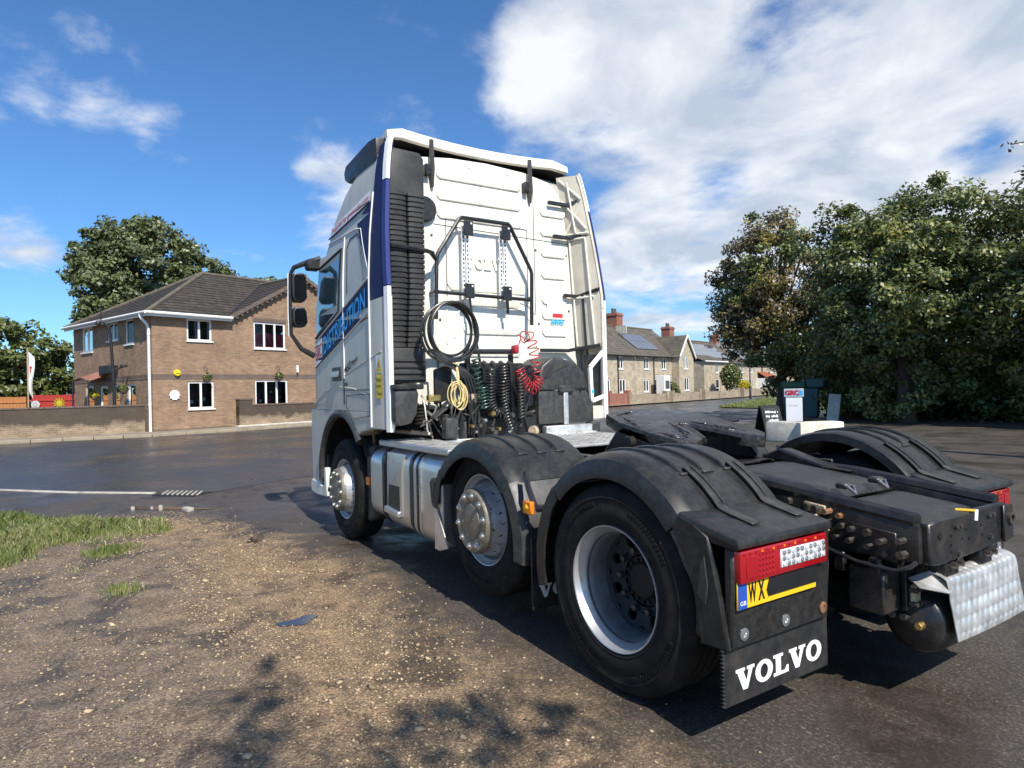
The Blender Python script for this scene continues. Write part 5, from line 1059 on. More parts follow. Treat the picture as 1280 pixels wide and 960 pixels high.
# loose stones: counted by nobody, one mesh
def stones(name, N, xr, yr, smin, smax, dens, mat='stonebit', z=0.0):
    pts = []
    while len(pts) < N:
        x, y = rng.uniform(*xr), rng.uniform(*yr)
        if rng.random() < dens(x, y): pts.append((x, y))
    P = np.array(pts); S = smin+(smax-smin)*rng.random(N)**3.2
    base = np.array([(1, 0, 0), (0, 1, 0), (-1, 0, 0), (0, -1, 0), (.35, .2, .75), (-.3, -.15, -.4)]); F = np.array([(0, 1, 4), (1, 2, 4), (2, 3, 4), (3, 0, 4), (1, 0, 5), (2, 1, 5), (3, 2, 5), (0, 3, 5)])
    A = rng.uniform(0, 2*np.pi, N); V = base[None]*(1+rng.uniform(-.3, .3, (N, 6, 1)))*np.stack([S, S*rng.uniform(.5, .95, N), S*rng.uniform(.4, .75, N)], 1)[:, None, :]
    c, s = np.cos(A)[:, None], np.sin(A)[:, None]; W = np.stack([V[..., 0]*c-V[..., 1]*s, V[..., 0]*s+V[..., 1]*c, V[..., 2]+.15*S[:, None]], -1)
    W[..., :2] += P[:, None, :]; W[..., 2] += z
    return fast_mesh(name, W.reshape(-1, 3), (F[None]+6*np.arange(N)[:, None, None]).reshape(-1, 3), mat, None, 'stuff')
def dens_g(x, y):
    b = 1.38+.25*max(0, x-3.6); d = y-b
    if d < 0 or x > 6.9+.35*(y-2): return .02 if d < 0 and d > -.5 else 0
    return min(1, .15+d*1.3)*(1.0 if d < 1.4 else .42)*(.35+.65*(math.sin(x*2.3+y*1.1)*math.sin(y*3.1-x*.7) > -.25))
st_ = stones('gravel', 42000, (-.8, 7.6), (1.0, 6.0), .002, .015, dens_g); tag(st_, 'loose tan and pale gravel stones scattered beside the lorry', 'gravel')
st2 = stones('pebbles', 330, (-.5, 7.0), (1.6, 5.2), .014, .036, dens_g); tag(st2, 'larger pale pebbles lying among the gravel', 'gravel')
# grass blades on the near verge
def blades(name, N, region, hmin, hmax, mat, z=0, lean=.5, wk=1.0):
    P = []
    while len(P) < N:
        q = region()
        if q: P.append(q)
    P = np.array(P); h = rng.uniform(hmin, hmax, N)*P[:, 2]; w = rng.uniform(.0022, .0045, N)*wk; a = rng.uniform(0, 2*np.pi, N); ld = rng.uniform(0, 2*np.pi, N); le = rng.uniform(0, lean, N)*h
    dx, dy = np.cos(a)*w, np.sin(a)*w; ox, oy = np.cos(ld)*le, np.sin(ld)*le; x, y = P[:, 0], P[:, 1]; zz = np.full(N, z)
    V = np.stack([np.stack([x-dx, y-dy, zz], 1), np.stack([x+dx, y+dy, zz], 1), np.stack([x+dx*.7+ox*.4, y+dy*.7+oy*.4, zz+h*.6], 1), np.stack([x+ox, y+oy, zz+h], 1), np.stack([x-dx*.7+ox*.4, y-dy*.7+oy*.4, zz+h*.6], 1)], 1)
    return fast_mesh(name, V.reshape(-1, 3), (np.arange(5)[None]+5*np.arange(N)[:, None]), mat, None, 'stuff')
def reg_grass():
    x, y = rng.uniform(4.6, 9.2), rng.uniform(2.55, 6.4)
    n_ = math.sin(x*3.1+y*2.0)*math.sin(y*2.7-x*1.3)+.5*math.sin(x*7+1)*math.sin(y*8.3)
    near = 5.25+.12*(y-3.4)+.22*math.sin(y*4.1)+.15*math.sin(y*9.0)+max(0, 3.3-y)*1.9; far = 6.45+1.0*(y-2.75)+.08*math.sin(y*11)
    if x > far or y < 2.72+.15*math.sin(x*5): return None
    if x < near and not (n_ > .35 and x > near-.9 and rng.random() < .5): return None
    if n_ < -.45 and rng.random() < .6: return None
    if rng.random() > .25+1.1*(x-near): return None
    return (x, y, .55+.45*max(-.6, min(1, n_+.5)))
gb = blades('grass', 52000, reg_grass, .03, .13, 'grassb', lean=.9); tag(gb, 'rough green grass on the verge at the left edge', 'grass')
def reg_dry():
    x, y = rng.uniform(4.3, 6.6), rng.uniform(2.6, 6.5); n_ = math.sin(x*4.7+y*3.0)*math.sin(y*4.1-x*2.3)
    return (x, y, .5+.3*n_) if n_ > .25 and rng.random() < .2+.5*max(0, (x-4.6)/1.6) else None
tag(blades('weeds', 5200, reg_dry, .02, .07, 'grassb', lean=1.4), 'sparse low weeds thinning out from the verge into the gravel', 'weeds')
def reg_verge():
    a, b, c = np.array((24.4, -29.8)), np.array((46, -68)), rng.random(2); q = a+(b-a)*c[0]**1.4; return (q[0]-.2-c[1]*(3+9*c[0]), q[1]+1.0-c[1]*2.5, .6+.4*rng.random())
tag(blades('verge_grass', 26000, reg_verge, .08, .24, 'grassb', z=.06, lean=.8, wk=4), 'long grass on the verge by the street lamp', 'grass')
def reg_tuft(cx, cy, r):
    def f():
        q, p_ = rng.normal(scale=r*.55), rng.normal(scale=r*.45); return (cx+q, cy+p_, max(.3, 1-.4*math.hypot(q, p_)/r))
    return f
for k, (cx, cy, r_, N, lb) in enumerate(((3.42, 3.16, .14, 260, 'small dry grass tuft growing alone in the gravel'), (4.95, 3.25, .22, 380, 'straggling grass clump at the near tip of the verge'), (5.75, 2.72, .13, 160, 'sparse weed tuft between the verge and the puddle'))):
    tag(blades('grass_tuft', N, reg_tuft(cx, cy, r_), .03, .10, 'grassb'), lb, 'grass')
# ================================================================== BUILDINGS
def boxF(gg, F, u0, u1, z0, z1, d0, d1):
    vs = [F(u, z, d) for d in (d0, d1) for z in (z0, z1) for u in (u0, u1)]
    return gg.add(vs, [(0, 1, 3, 2), (4, 6, 7, 5), (0, 4, 5, 1), (2, 3, 7, 6), (0, 2, 6, 4), (1, 5, 7, 3)])
def wall_holes(par, name, mat, F, u0, u1, z0, z1, holes, depth=.12):
    """Wall face with real openings: a grid of cells minus the holes, with reveals."""
    us = sorted({u0, u1, *[h[0] for h in holes], *[h[1] for h in holes]}); zs = sorted({z0, z1, *[h[2] for h in holes], *[h[3] for h in holes]})
    gg = G()
    for a, b in zip(us, us[1:]):
        for c, d in zip(zs, zs[1:]):
            um, zm = (a+b)/2, (c+d)/2
            if any(h[0] < um < h[1] and h[2] < zm < h[3] for h in holes): continue
            gg.add([F(a, c, 0), F(b, c, 0), F(b, d, 0), F(a, d, 0)], [(0, 1, 2, 3)])
    for h in holes:
        a, b, c, d = h; q = [(a, c), (b, c), (b, d), (a, d)]
        for i in range(4):
            p, r_ = q[i], q[(i+1) % 4]; gg.add([F(*p, 0), F(*r_, 0), F(*r_, -depth), F(*p, -depth)], [(0, 1, 2, 3)])
    return gg.build(name, mat, par, smooth=0)
def window(par, F, u0, u1, z0, z1, lights=2, curtain=None, fw=.075, sill=True, room='darkroom', name='window', door=False):
    gg = G(); dp = -.04
    for a, b, c, d in ((u0, u0+fw, z0, z1), (u1-fw, u1, z0, z1), (u0+fw, u1-fw, z1-fw, z1), (u0+fw, u1-fw, z0, z0+fw)): boxF(gg, F, a, b, c, d, dp-.06, dp)
    for k in range(1, lights): um = u0+(u1-u0)*k/lights; boxF(gg, F, um-fw*.55, um+fw*.55, z0+fw, z1-fw, dp-.055, dp+.004)
    if door: boxF(gg, F, u0+fw, u1-fw, z0+.9, z0+.98, dp-.05, dp+.002)
    w = gg.build(name, 'upvc', par, smooth=0)
    for k in range(lights):
        a, b = u0+(u1-u0)*k/lights+fw*.6, u0+(u1-u0)*(k+1)/lights-fw*.6
        gg = G(); gg.add([F(a, z0+fw, dp-.03), F(b, z0+fw, dp-.03), F(b, z1-fw, dp-.03), F(a, z1-fw, dp-.03)], [(0, 1, 2, 3)]); gg.build('pane', MT['paneglass'], w, smooth=0)
        if curtain:
            for s0, s1 in curtain:
                gg = G(); N = 10; ca, cb = a+(b-a)*s0, a+(b-a)*s1; vs = []
                for i in range(N+1):
                    uu = ca+(cb-ca)*i/N
                    for z in (z0+fw, z0+fw+(z1-z0-2*fw)*CURT_H): vs.append(F(uu, z, dp-.10-.02*math.sin(i*2.2)))
                gg.add(vs, [(2*i, 2*i+2, 2*i+3, 2*i+1) for i in range(N)]); gg.build('curtain', CURT_M, w, smooth=0)
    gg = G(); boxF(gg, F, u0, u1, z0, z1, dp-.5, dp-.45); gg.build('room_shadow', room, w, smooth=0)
    if sill:
        gg = G(); boxF(gg, F, u0-.04, u1+.04, z0-.05, z0, -.05, .06); gg.build('sill', 'upvc', w, smooth=0)
    return w
def paneglass():
    m = bpy.data.materials.new('pane_glass'); n, l = nt(m); out = n.new('ShaderNodeOutputMaterial'); a = n.new('ShaderNodeBsdfGlossy'); a.inputs['Roughness'].default_value = .02; t = n.new('ShaderNodeBsdfTransparent'); t.inputs[0].default_value = (.82, .85, .85, 1)
    f = n.new('ShaderNodeFresnel'); f.inputs[0].default_value = 1.5; mx = n.new('ShaderNodeMixShader'); l.new(f.outputs[0], mx.inputs[0]); l.new(t.outputs[0], mx.inputs[1]); l.new(a.outputs[0], mx.inputs[2]); l.new(mx.outputs[0], out.inputs[0]); return m
MT['paneglass'] = paneglass(); CURT_H = 1.0; CURT_M = 'netcurtain'
def roof_plane(par, poly, step, mat, name='roof_tiles', lift=.05, tile=.30):
    lift = .018 if mat == 'slate' else .032
    """poly: 3-D points; first two are the eaves. Stepped courses of separate tiles laid up the slope."""
    P = [Vector(q) for q in poly]; e = (P[1]-P[0]).normalized(); nrm = None
    for q in P[2:]:
        c = e.cross(q-P[0])
        if c.length > 1e-6: nrm = c.normalized(); break
    if nrm.z < 0: nrm = -nrm
    up = nrm.cross(e).normalized()
    if up.z < 0: up = -up
    Q = [((q-P[0]).dot(e), (q-P[0]).dot(up)) for q in P]; vmax = max(q[1] for q in Q); gg = G(); v = 0.0; row = 0
    def span(v):
        xs = []
        for (a, b), (c, d) in zip(Q, Q[1:]+Q[:1]):
            if (b-v)*(d-v) <= 0 and abs(b-d) > 1e-9: xs.append(a+(c-a)*(v-b)/(d-b))
            elif abs(b-d) <= 1e-9 and abs(b-v) < 1e-6: xs += [a, c]
        return (min(xs), max(xs)) if len(xs) >= 2 else None
    while v < vmax-.02:
        v1 = min(v+step, vmax-1e-4); s0, s1 = span(v+1e-5), span(v1)
        if s0 and s1:
            lo, hi = min(s0[0], s1[0]), max(s0[1], s1[1]); u = lo-(tile/2 if row % 2 else 0)
            while u < hi:
                a, b = u+.004, u+tile-.004
                q = []
                for (uu, vv, h) in ((a, v, lift), (b, v, lift), (b, v1, .006), (a, v1, .006)):
                    sp = s0 if vv == v else s1; uu = min(max(uu, sp[0]), sp[1]); q.append(P[0]+e*uu+up*vv+nrm*h)
                if (q[1]-q[0]).length > .02 or (q[2]-q[3]).length > .02:
                    q0, q1 = q[0]-nrm*lift, q[1]-nrm*lift; gg.add([*q, q0, q1], [(0, 1, 2, 3), (4, 5, 1, 0)])
                u += tile
        v += step; row += 1
    gg.build(name, mat, par, smooth=0, kind='stuff')
    gg = G(); gg.add(P, [tuple(range(len(P)))]); gg.build('roof_deck', mat, par, smooth=0)
def tube_part(par, name, pts, r, mat, n=8): gg = G(); gg.tube(pts, r, n); return gg.build(name, mat, par)
# ---- the brown brick house on the left.  local x = along the front, y = depth
FA = math.atan2(-.944, .33)
house = thing('brick_house', 'two-storey brown brick house with dark tiled hip roof at the road corner', 'house', (27.1, 1.33, 0), FA)
FF = lambda u, z, d: (u, -d, z)           # front face
FS = lambda w, z, d: (-d, w, z)           # side face
fh = [(1.38, 2.44, 3.80, 4.72), (1.39, 2.49, .95, 2.10), (4.38, 5.98, 3.58, 4.79), (4.40, 6.05, .98, 2.15)]
sh = [(6.02, 7.29, 3.62, 4.80), (3.22, 4.35, 3.97, 4.76), (1.70, 2.52, 3.72, 4.77), (5.95, 6.94, .12, 2.06), (4.43, 5.30, .12, 2.02), (3.16, 3.87, .95, 2.03), (1.58, 2.40, .95, 2.06)]
wall_holes(house, 'front_wall', 'brick', FF, 0, 10.66, 0, 5.0, fh); wall_holes(house, 'side_wall', 'brick', FS, 0, 8.3, 0, 5.0, sh)
g = G(); g.add([(10.66, 0, 0), (10.66, 8.3, 0), (10.66, 8.3, 5), (10.66, 0, 5)], [(0, 1, 2, 3)]); g.build('far_side_wall', 'brick', house, smooth=0)
g = G(); g.add([(0, 8.3, 0), (10.66, 8.3, 0), (10.66, 8.3, 5), (0, 8.3, 5)], [(0, 1, 2, 3)]); g.build('back_wall', 'brick', house, smooth=0)
g = G(); g.add([(3.3, 0, 5), (10.66, 0, 5), (6.98, 0, 7.08)], [(0, 1, 2)]); g.build('gable_wall', 'brick', house, smooth=0)
CURT_M, CURT_H = 'netcurtain', 1.0
window(house, FF, *fh[0], 2, [(.78, 1.0)]); window(house, FF, *fh[1], 2)
CURT_M, CURT_H = 'redcurtain', .62; window(house, FF, *fh[2], 3, [(0, 1)])
CURT_M, CURT_H = 'netcurtain', 1.0; window(house, FF, *fh[3], 3, None)
for i, h in enumerate(sh):
    CURT_M, CURT_H = 'netcurtain', 1.0
    window(house, FS, *h, 2 if i in (1,) else (2 if i == 0 else 1), [(0, .35), (.65, 1)] if i in (0, 1, 5) else ([(0, .5)] if i in (2, 6) else None), sill=i not in (3, 4), door=i in (3, 4), name='door' if i in (3, 4) else 'window')
# ornaments seen through the lower front windows
for (u, z, r_, m_) in ((1.62, 1.25, .09, 'netcurtain'), (1.70, 1.55, .06, 'redcurtain'), (2.15, 1.35, .08, 'netcurtain'), (4.6, 1.35, .08, 'redcurtain'), (4.75, 1.2, .08, 'netcurtain'), (5.2, 1.22, .09, 'redcurtain'), (5.3, 1.6, .06, 'netcurtain'), (5.75, 1.35, .07, 'redcurtain')):
    g = G(); g.rev([(.001, -r_), (r_*.7, -r_*.7), (r_, 0), (r_*.6, r_*.8), (.001, r_)], (u, .22, z), 'Z', 10); g.build('window_ornament', m_, house)
# dark soldier course, plinth and lintels
for nm, F, a, b, c, d in (('brick_course', FF, -.012, 10.66, 2.20, 2.40), ('brick_course', FS, 0.0, 8.3, 2.20, 2.40), ('window_lintel', FF, 4.34, 6.02, 4.80, 4.98), ('plinth', FF, -.012, 3.3, 0, .16)):
    g = G(); boxF(g, F, a, b, c, d, -.02, .014); g.build(nm, 'brickdark', house, smooth=0)
# roof
t30 = .585; ez = 5.0-.32*t30
roof_plane(house, [(-.32, -.32, ez), (3.2, -.32, ez), (6.98, 3.6, 5+3.6*t30), (6.98, 4.15, 5+4.15*t30), (4.15, 4.15, 5+4.15*t30)], .30, 'tile')
roof_plane(house, [(10.76, -.32, ez), (10.9, -.32, ez), (10.9, 4.15, 5+4.15*t30), (6.98, 4.15, 5+4.15*t30), (6.98, 3.6, 5+3.6*t30)], .30, 'tile')
roof_plane(house, [(-.32, 8.62, ez), (-.32, -.32, ez), (4.15, 4.15, 5+4.15*t30)], .30, 'tile')
roof_plane(house, [(-.32, 8.62, ez), (10.9, 8.62, ez), (10.9, 4.15, 5+4.15*t30), (4.15, 4.15, 5+4.15*t30)], .6, 'tile', tile=.6)
gz = 7.10; gy = (gz-5)/t30+.06
roof_plane(house, [(3.12, -.02, 5.02-.18*.57), (3.12, -.24, 5.02-.18*.57), (6.98, -.24, gz+.04), (6.98, gy, gz+.04)], .30, 'tile')
roof_plane(house, [(10.84, -.24, 5.02-.18*.57), (10.84, -.02, 5.02-.18*.57), (6.98, gy, gz+.04), (6.98, -.24, gz+.04)], .30, 'tile')
def ridge(par, a, b, mat='tile', r=.09):
    a, b = Vector(a), Vector(b); k = max(1, int((b-a).length/.42))
    for i in range(k):
        p, q = a+(b-a)*(i/k), a+(b-a)*((i+.97)/k); gg = G(); gg.tube([p, q], [r, r*1.06], 8); gg.build('ridge_tile', mat, par)
zr = 5+4.15*t30+.04
MT['ridge'] = pm('paler_ridge_tile', (.115, .095, .07), .85, var=.3, vscale=4)
ridge(house, (-.30, -.30, ez+.05), (4.15, 4.15, zr), 'ridge'); ridge(house, (4.15, 4.15, zr), (9.5, 4.15, zr), 'ridge'); ridge(house, (6.98, -.24, gz+.06), (6.98, gy, gz+.06), 'ridge'); ridge(house, (-.30, 8.6, ez+.05), (4.15, 4.15, zr), 'ridge')
tube_part(house, 'valley', [(3.25, -.05, 5.0), (6.9, 3.55, 7.10)], .05, 'blackmetal')
for sx, x0 in ((1, 3.12), (-1, 10.84)):
    g = G(); xa, xb = x0, 6.98; za, zb = 4.92, 7.13; g.add([(xa, -.26, za-.16), (xb, -.26, zb-.18), (xb, -.26, zb+.01), (xa, -.26, za+.03), (xa, -.22, za-.16), (xb, -.22, zb-.18), (xb, -.22, zb+.01), (xa, -.22, za+.03)], [(0, 1, 2, 3), (4, 7, 6, 5), (0, 4, 5, 1), (3, 2, 6, 7), (0, 3, 7, 4)]); g.build('verge_board', 'brickdark', house, smooth=0)
    for k in range(16):
        t = (k+.5)/16; g = G(); g.box((xa+(xb-xa)*t, -.20, za-.22+(zb-za)*t), (.10, .06, .11)); g.build('dentil', 'brickdark', house, smooth=0)
# fascia, gutter and downpipe
for a, b in (((-.38, -.36, ez+.02), (3.2, -.36, ez+.02)), ((-.38, -.36, ez+.02), (-.38, 8.6, ez+.02))):
    tube_part(house, 'gutter', [a, b], .062, 'upvc')
for a, b in (((-.30, -.30, ez-.12), (3.2, -.28, ez+.02)), ((-.30, -.28, ez-.12), (-.28, 8.6, ez+.02))):
    g = G(); g.b2(a, b); g.build('fascia', 'upvc', house, smooth=0)
g = G(); g.b2((-.30, -.28, ez-.02), (3.2, .02, ez+.0)); g.build('soffit', 'upvc', house, smooth=0)
g = G(); g.b2((-.28, .02, ez-.021), (.0, 8.6, ez-.001)); g.build('soffit', 'upvc', house, smooth=0)
tube_part(house, 'downpipe', [(-.38, .15, ez-.02), (-.37, .15, ez-.14), (-.12, .14, ez-.42), (-.075, .13, ez-.6), (-.075, .10, .05)], .055, 'upvc', 10)
for z in (1.2, 2.7, 4.0):
    g = G(); g.cyl((-.075, .12, z-.03), (-.075, .12, z+.03), .068, n=10); g.build('pipe_collar', 'upvc', house)
# small things on the walls
al = thing('alarm_box', 'round yellow alarm box on the front wall of the brick house', 'alarm', (27.1+.94*.33-.03, 1.33-.94*.944-.0, 2.45), FA)
g = G(); g.rev([(.0, -.09), (.11, -.085), (.135, -.05), (.14, 0)], (0, -.01, 0), 'Y', 18); g.build('alarm_cover', 'yellowv', al); g = G(); g.b2((-.07, -.105, -.03), (.07, -.095, .0)); g.build('alarm_slot', 'blackv', al)
pq = thing('wall_plaque', 'round white scalloped plaque on the front wall beside the corner downpipe', 'plaque', (27.1+.83*.33-.03, 1.33-.83*.944, 1.55), FA)
pts = [((.20+.02*math.cos(10*2*math.pi*i/60))*math.cos(2*math.pi*i/60), (.20+.02*math.cos(10*2*math.pi*i/60))*math.sin(2*math.pi*i/60)) for i in range(60)]
g = G(); g.prism(pts, lambda a, b: (a, -.03, b), lambda a, b: (a, -.005, b)); g.build('plaque_disc', 'whitev', pq)
g = G(); g.rev([(.12, -.035), (.12, -.03), (.10, -.03), (.10, -.035)], (0, 0, 0), 'Y', 24, close=True); g.build('plaque_ring', 'netcurtain', pq)
g = G(); boxF(g, FS, 3.27, 4.43, 2.53, 2.89, .0, .35); cn = g.build('dark_canopy', 'iron', house, bevel=.02)
g = G(); g.grid(lambda a, b: (-.05-.75*b, 4.3+1.9*a, 2.52-.28*b+.16*math.sin(math.pi*a)), 12, 5); po = g.build('door_awning', 'redbrick', house, solid=.03)
tube_part(house, 'awning_post', [(-.78, 6.15, .1), (-.78, 6.15, 2.3)], .035, 'blackmetal'); tube_part(house, 'awning_post', [(-.78, 4.35, .1), (-.78, 4.35, 2.3)], .035, 'blackmetal')
for u, z in ((6.56, 2.62),):
    g = G(); g.b2((u-.05, -.10, z-.12), (u+.05, 0, z+.22)); g.build('wall_light', 'upvc', house, bevel=.01); tube_part(house, 'light_stem', [(u, -.06, z-.12), (u, -.06, z-.3)], .012, 'iron')
# hanging baskets (things of their own)
def foliage_ball(name, parent, c, r, N, mat, leaf=.05, kind=None):
    d = rng.normal(size=(N, 3)); d /= np.linalg.norm(d, axis=1)[:, None]; P = np.array(c)+d*np.array(r)*(rng.random(N)**.4)[:, None]
    return leaf_mesh(name, P, d, leaf, mat, parent, kind)
def leaf_mesh(name, P, nrm, size, mat, parent=None, kind=None, aspect=.62):
    N = len(P); n_ = nrm+rng.normal(scale=.75, size=(N, 3)); n_ /= np.linalg.norm(n_, axis=1)[:, None]; t = np.cross(n_, rng.normal(size=(N, 3))); t /= np.linalg.norm(t, axis=1)[:, None]; b = np.cross(n_, t)
    s = size*rng.uniform(.6, 1.35, N)[:, None]; L, W = t*s, b*s*aspect
    V = np.stack([P-L*.9, P-L*.15+W*.85-n_*s*.12, P+L-n_*s*.25, P-L*.15-W*.85-n_*s*.12], 1)
    return fast_mesh(name, V.reshape(-1, 3), np.arange(4)[None]+4*np.arange(N)[:, None], mat, parent, kind)
for u, z, face, lb in ((2.07, 2.25, 'F', 'hanging basket above the double lower window of the brick house'), (5.45, 2.30, 'F', 'hanging basket above the triple lower window of the brick house'), (4.95, 1.62, 'S', 'yellow hanging basket beside the awning of the brick house'), (1.9, 1.85, 'S', 'hanging basket near the corner of the side wall')):
    lx, ly = (u, -.28) if face == 'F' else (-.35, u); hb = thing('hanging_basket', lb, 'flower basket', (27.1+lx*.33+ly*.944, 1.33-lx*.944+ly*.33, z), FA, 'hanging baskets on the brick house')
    foliage_ball('plants', hb, (0, 0, .02), (.20, .18, .17), 260, 'leaf_yel' if z == 1.62 else 'leaf_bush', .06)
    g = G(); g.rev([(.001, -.2), (.12, -.14), (.16, 0)], (0, 0, -.02), 'Z', 12); g.build('basket', 'bark', hb); 
    tube_part(hb, 'bracket', [(0, .28 if face == 'F' else 0, .45), (0, .05 if face == 'F' else 0, .5), (0, 0, .4), (0, 0, .1)] if face == 'F' else [(.35, 0, .45), (.05, 0, .5), (0, 0, .4), (0, 0, .1)], .012, 'iron', 6)
# garden walls
def brick_wall(name, a, b, h, th, mat, label, cope=True, par=None, piers=()):
    a, b = Vector((*a, 0)), Vector((*b, 0)); L = (b-a).length; w = thing(name, label, 'wall', (a.x, a.y, 0), math.atan2((b-a).y, (b-a).x))
    g = G(); g.b2((0, -th/2, 0), (L, th/2, h)); g.build('brickwork', mat, w, smooth=0)
    if cope:
        k = max(1, int(L/.45))
        for i in range(k): g = G(); g.b2((L*i/k+.004, -th/2-.03, h), (L*(i+1)/k-.004, th/2+.03, h+.07)); g.build('coping', 'brickdark', w, bevel=.01)
    for p in piers: g = G(); g.b2((L*p-.2, -th/2-.08, 0), (L*p+.2, th/2+.08, h+.22)); g.build('pier', mat, w, bevel=.01)
    return w
brick_wall('garden_wall', (27.15, 1.62), (27.3, 14.5), 1.14, .23, 'wallbrick', 'weathered brown garden wall left of the house downpipe along the pavement')
gw2 = brick_wall('garden_wall', (28.12, -1.98), (31.6, -11.5), 1.0, .23, 'wallbrick', 'weathered low garden wall with a pier under the gable windows')
g = G(); g.b2((.0, -.18, 0), (.62, .18, 1.26)); g.build('pier', 'wallbrick', gw2, bevel=.01); g = G(); g.b2((-.02, -.2, 1.26), (.64, .2, 1.34)); g.build('pier_cap', 'brickdark', gw2, bevel=.01)
g = G(); g.b2((-.2, -.45, 0), (10.2, -.119, .17)); g.build('wall_footing', 'concrete', gw2, bevel=.02)
# timber fences beyond the garden wall
def board_fence(a, b, h, mat, label, bw=.145):
    a, b = Vector((*a, 0)), Vector((*b, 0)); L = (b-a).length; f = thing('timber_fence', label, 'fence', (a.x, a.y, 0), math.atan2((b-a).y, (b-a).x), 'fences behind the garden wall'); k = int(L/bw)
    g = G(); g.b2((.004, -.011, 0), (bw-.004, .011, h)); proto = g.build('fence_board', mat, f, smooth=0)
    for i in range(1, k): o = proto.copy(); COL.objects.link(o); o.parent = f; o.location = (i*bw, random.uniform(-.006, .006), random.uniform(-.012, .012))
    for z in (.4, h-.3): g = G(); g.b2((0, .011, z), (L, .05, z+.08)); g.build('fence_rail', mat, f, smooth=0)
    return f
fr = board_fence((37.35, 4.0), (38.2, 6.05), 1.72, 'redfence', 'red painted board fence behind the garden wall beside the house', .16)
fo = board_fence((38.22, 6.15), (40.2, 12.0), 1.66, 'fence', 'orange timber fence at the left edge behind the garden wall')
so = thing('sun_ornament', 'yellow metal sunburst hung on the red fence', 'ornament', (37.55, 4.75, 1.30), R(67)); g = G(); g.rev([(.14, .0), (.14, .03), (.0, .035)], (0, .03, 0), 'Y', 16); g.build('sun_face', 'leaf_yel', so)
for k in range(12):
    a = 2*math.pi*k/12; g = G(); c, s = math.cos(a), math.sin(a); g.add([(c*.16-s*.04, .04, s*.16+c*.04), (c*.16+s*.04, .04, s*.16-c*.04), (c*.32, .05, s*.32)], [(0, 1, 2)]); g.build('sun_ray', 'leaf_yel', so, smooth=0, solid=.01)
rp = thing('round_plate', 'white oval plate hung on the red fence near the flag', 'plate', (38.0, 5.75, 1.25), R(67)); g = G(); g.rev([(.2, .0), (.2, .03), (.0, .04)], (0, .03, 0), 'Y', 20); g.build('plate_disc', 'netcurtain', rp); g = G(); g.rev([(.1, .045), (.07, .05), (.07, .04)], (0, .03, 0), 'Y', 16); g.build('plate_centre', 'leaf_yel', rp)
fg = thing('flag', 'white flag with a red emblem drooping from a pole by the fence', 'flag', (34.9, 5.85, 0)); tube_part(fg, 'flag_pole', [(0, 0, 0), (0, 0, 3.9)], .03, 'tan')
g = G(); g.grid(lambda a, b: (.06*math.sin(5*a+3*b), -.02-.24*a*(1-.45*b)-.03*math.sin(7*b), 3.75-1.9*b-.3*a), 8, 16); g.build('flag_cloth', 'whitev', fg, solid=.004); g = G(); g.grid(lambda a, b: (.06*math.sin(5*a+3*b)-.012, -.06-.10*a*(1-.5*b), 3.05-.5*b), 4, 8); g.build('flag_emblem', 'redv', fg)
# lamp post with crook beside the house
lp = thing('crook_lamp_post', 'black iron post with a curved top and side arms behind the garden wall', 'lamp post', (28.75, 2.62, 0))
tube_part(lp, 'post', [(0, -.04, 0), (0, 0, 2.2), (0, .06, 3.6), (0, .09, 4.1), (.0, .16, 4.38), (0, .30, 4.56), (0, .44, 4.62), (0, .50, 4.60)], [.075, .06, .055, .05, .048, .045, .042, .04], 'iron', 10)
g = G(); g.rev([(.05, .12), (.11, 0), (.09, -.06), (.001, -.08)], (0, .50, 4.52), 'Z', 12); g.build('lantern', 'iron', lp); tube_part(lp, 'finial', [(0, .40, 4.6), (0, .40, 5.15)], .025, 'iron', 6)
tube_part(lp, 'side_arm', [(0, .02, 2.62), (0, -.14, 2.68), (0, -.45, 2.80)], .035, 'iron', 6); tube_part(lp, 'side_arm', [(0, .02, 2.2), (0, -.10, 2.3), (0, -.10, 2.5)], .03, 'iron', 6); g = G(); g.b2((-.05, -.5, 2.74), (.05, -.22, 2.86)); g.build('arm_lamp', 'iron', lp, bevel=.02)
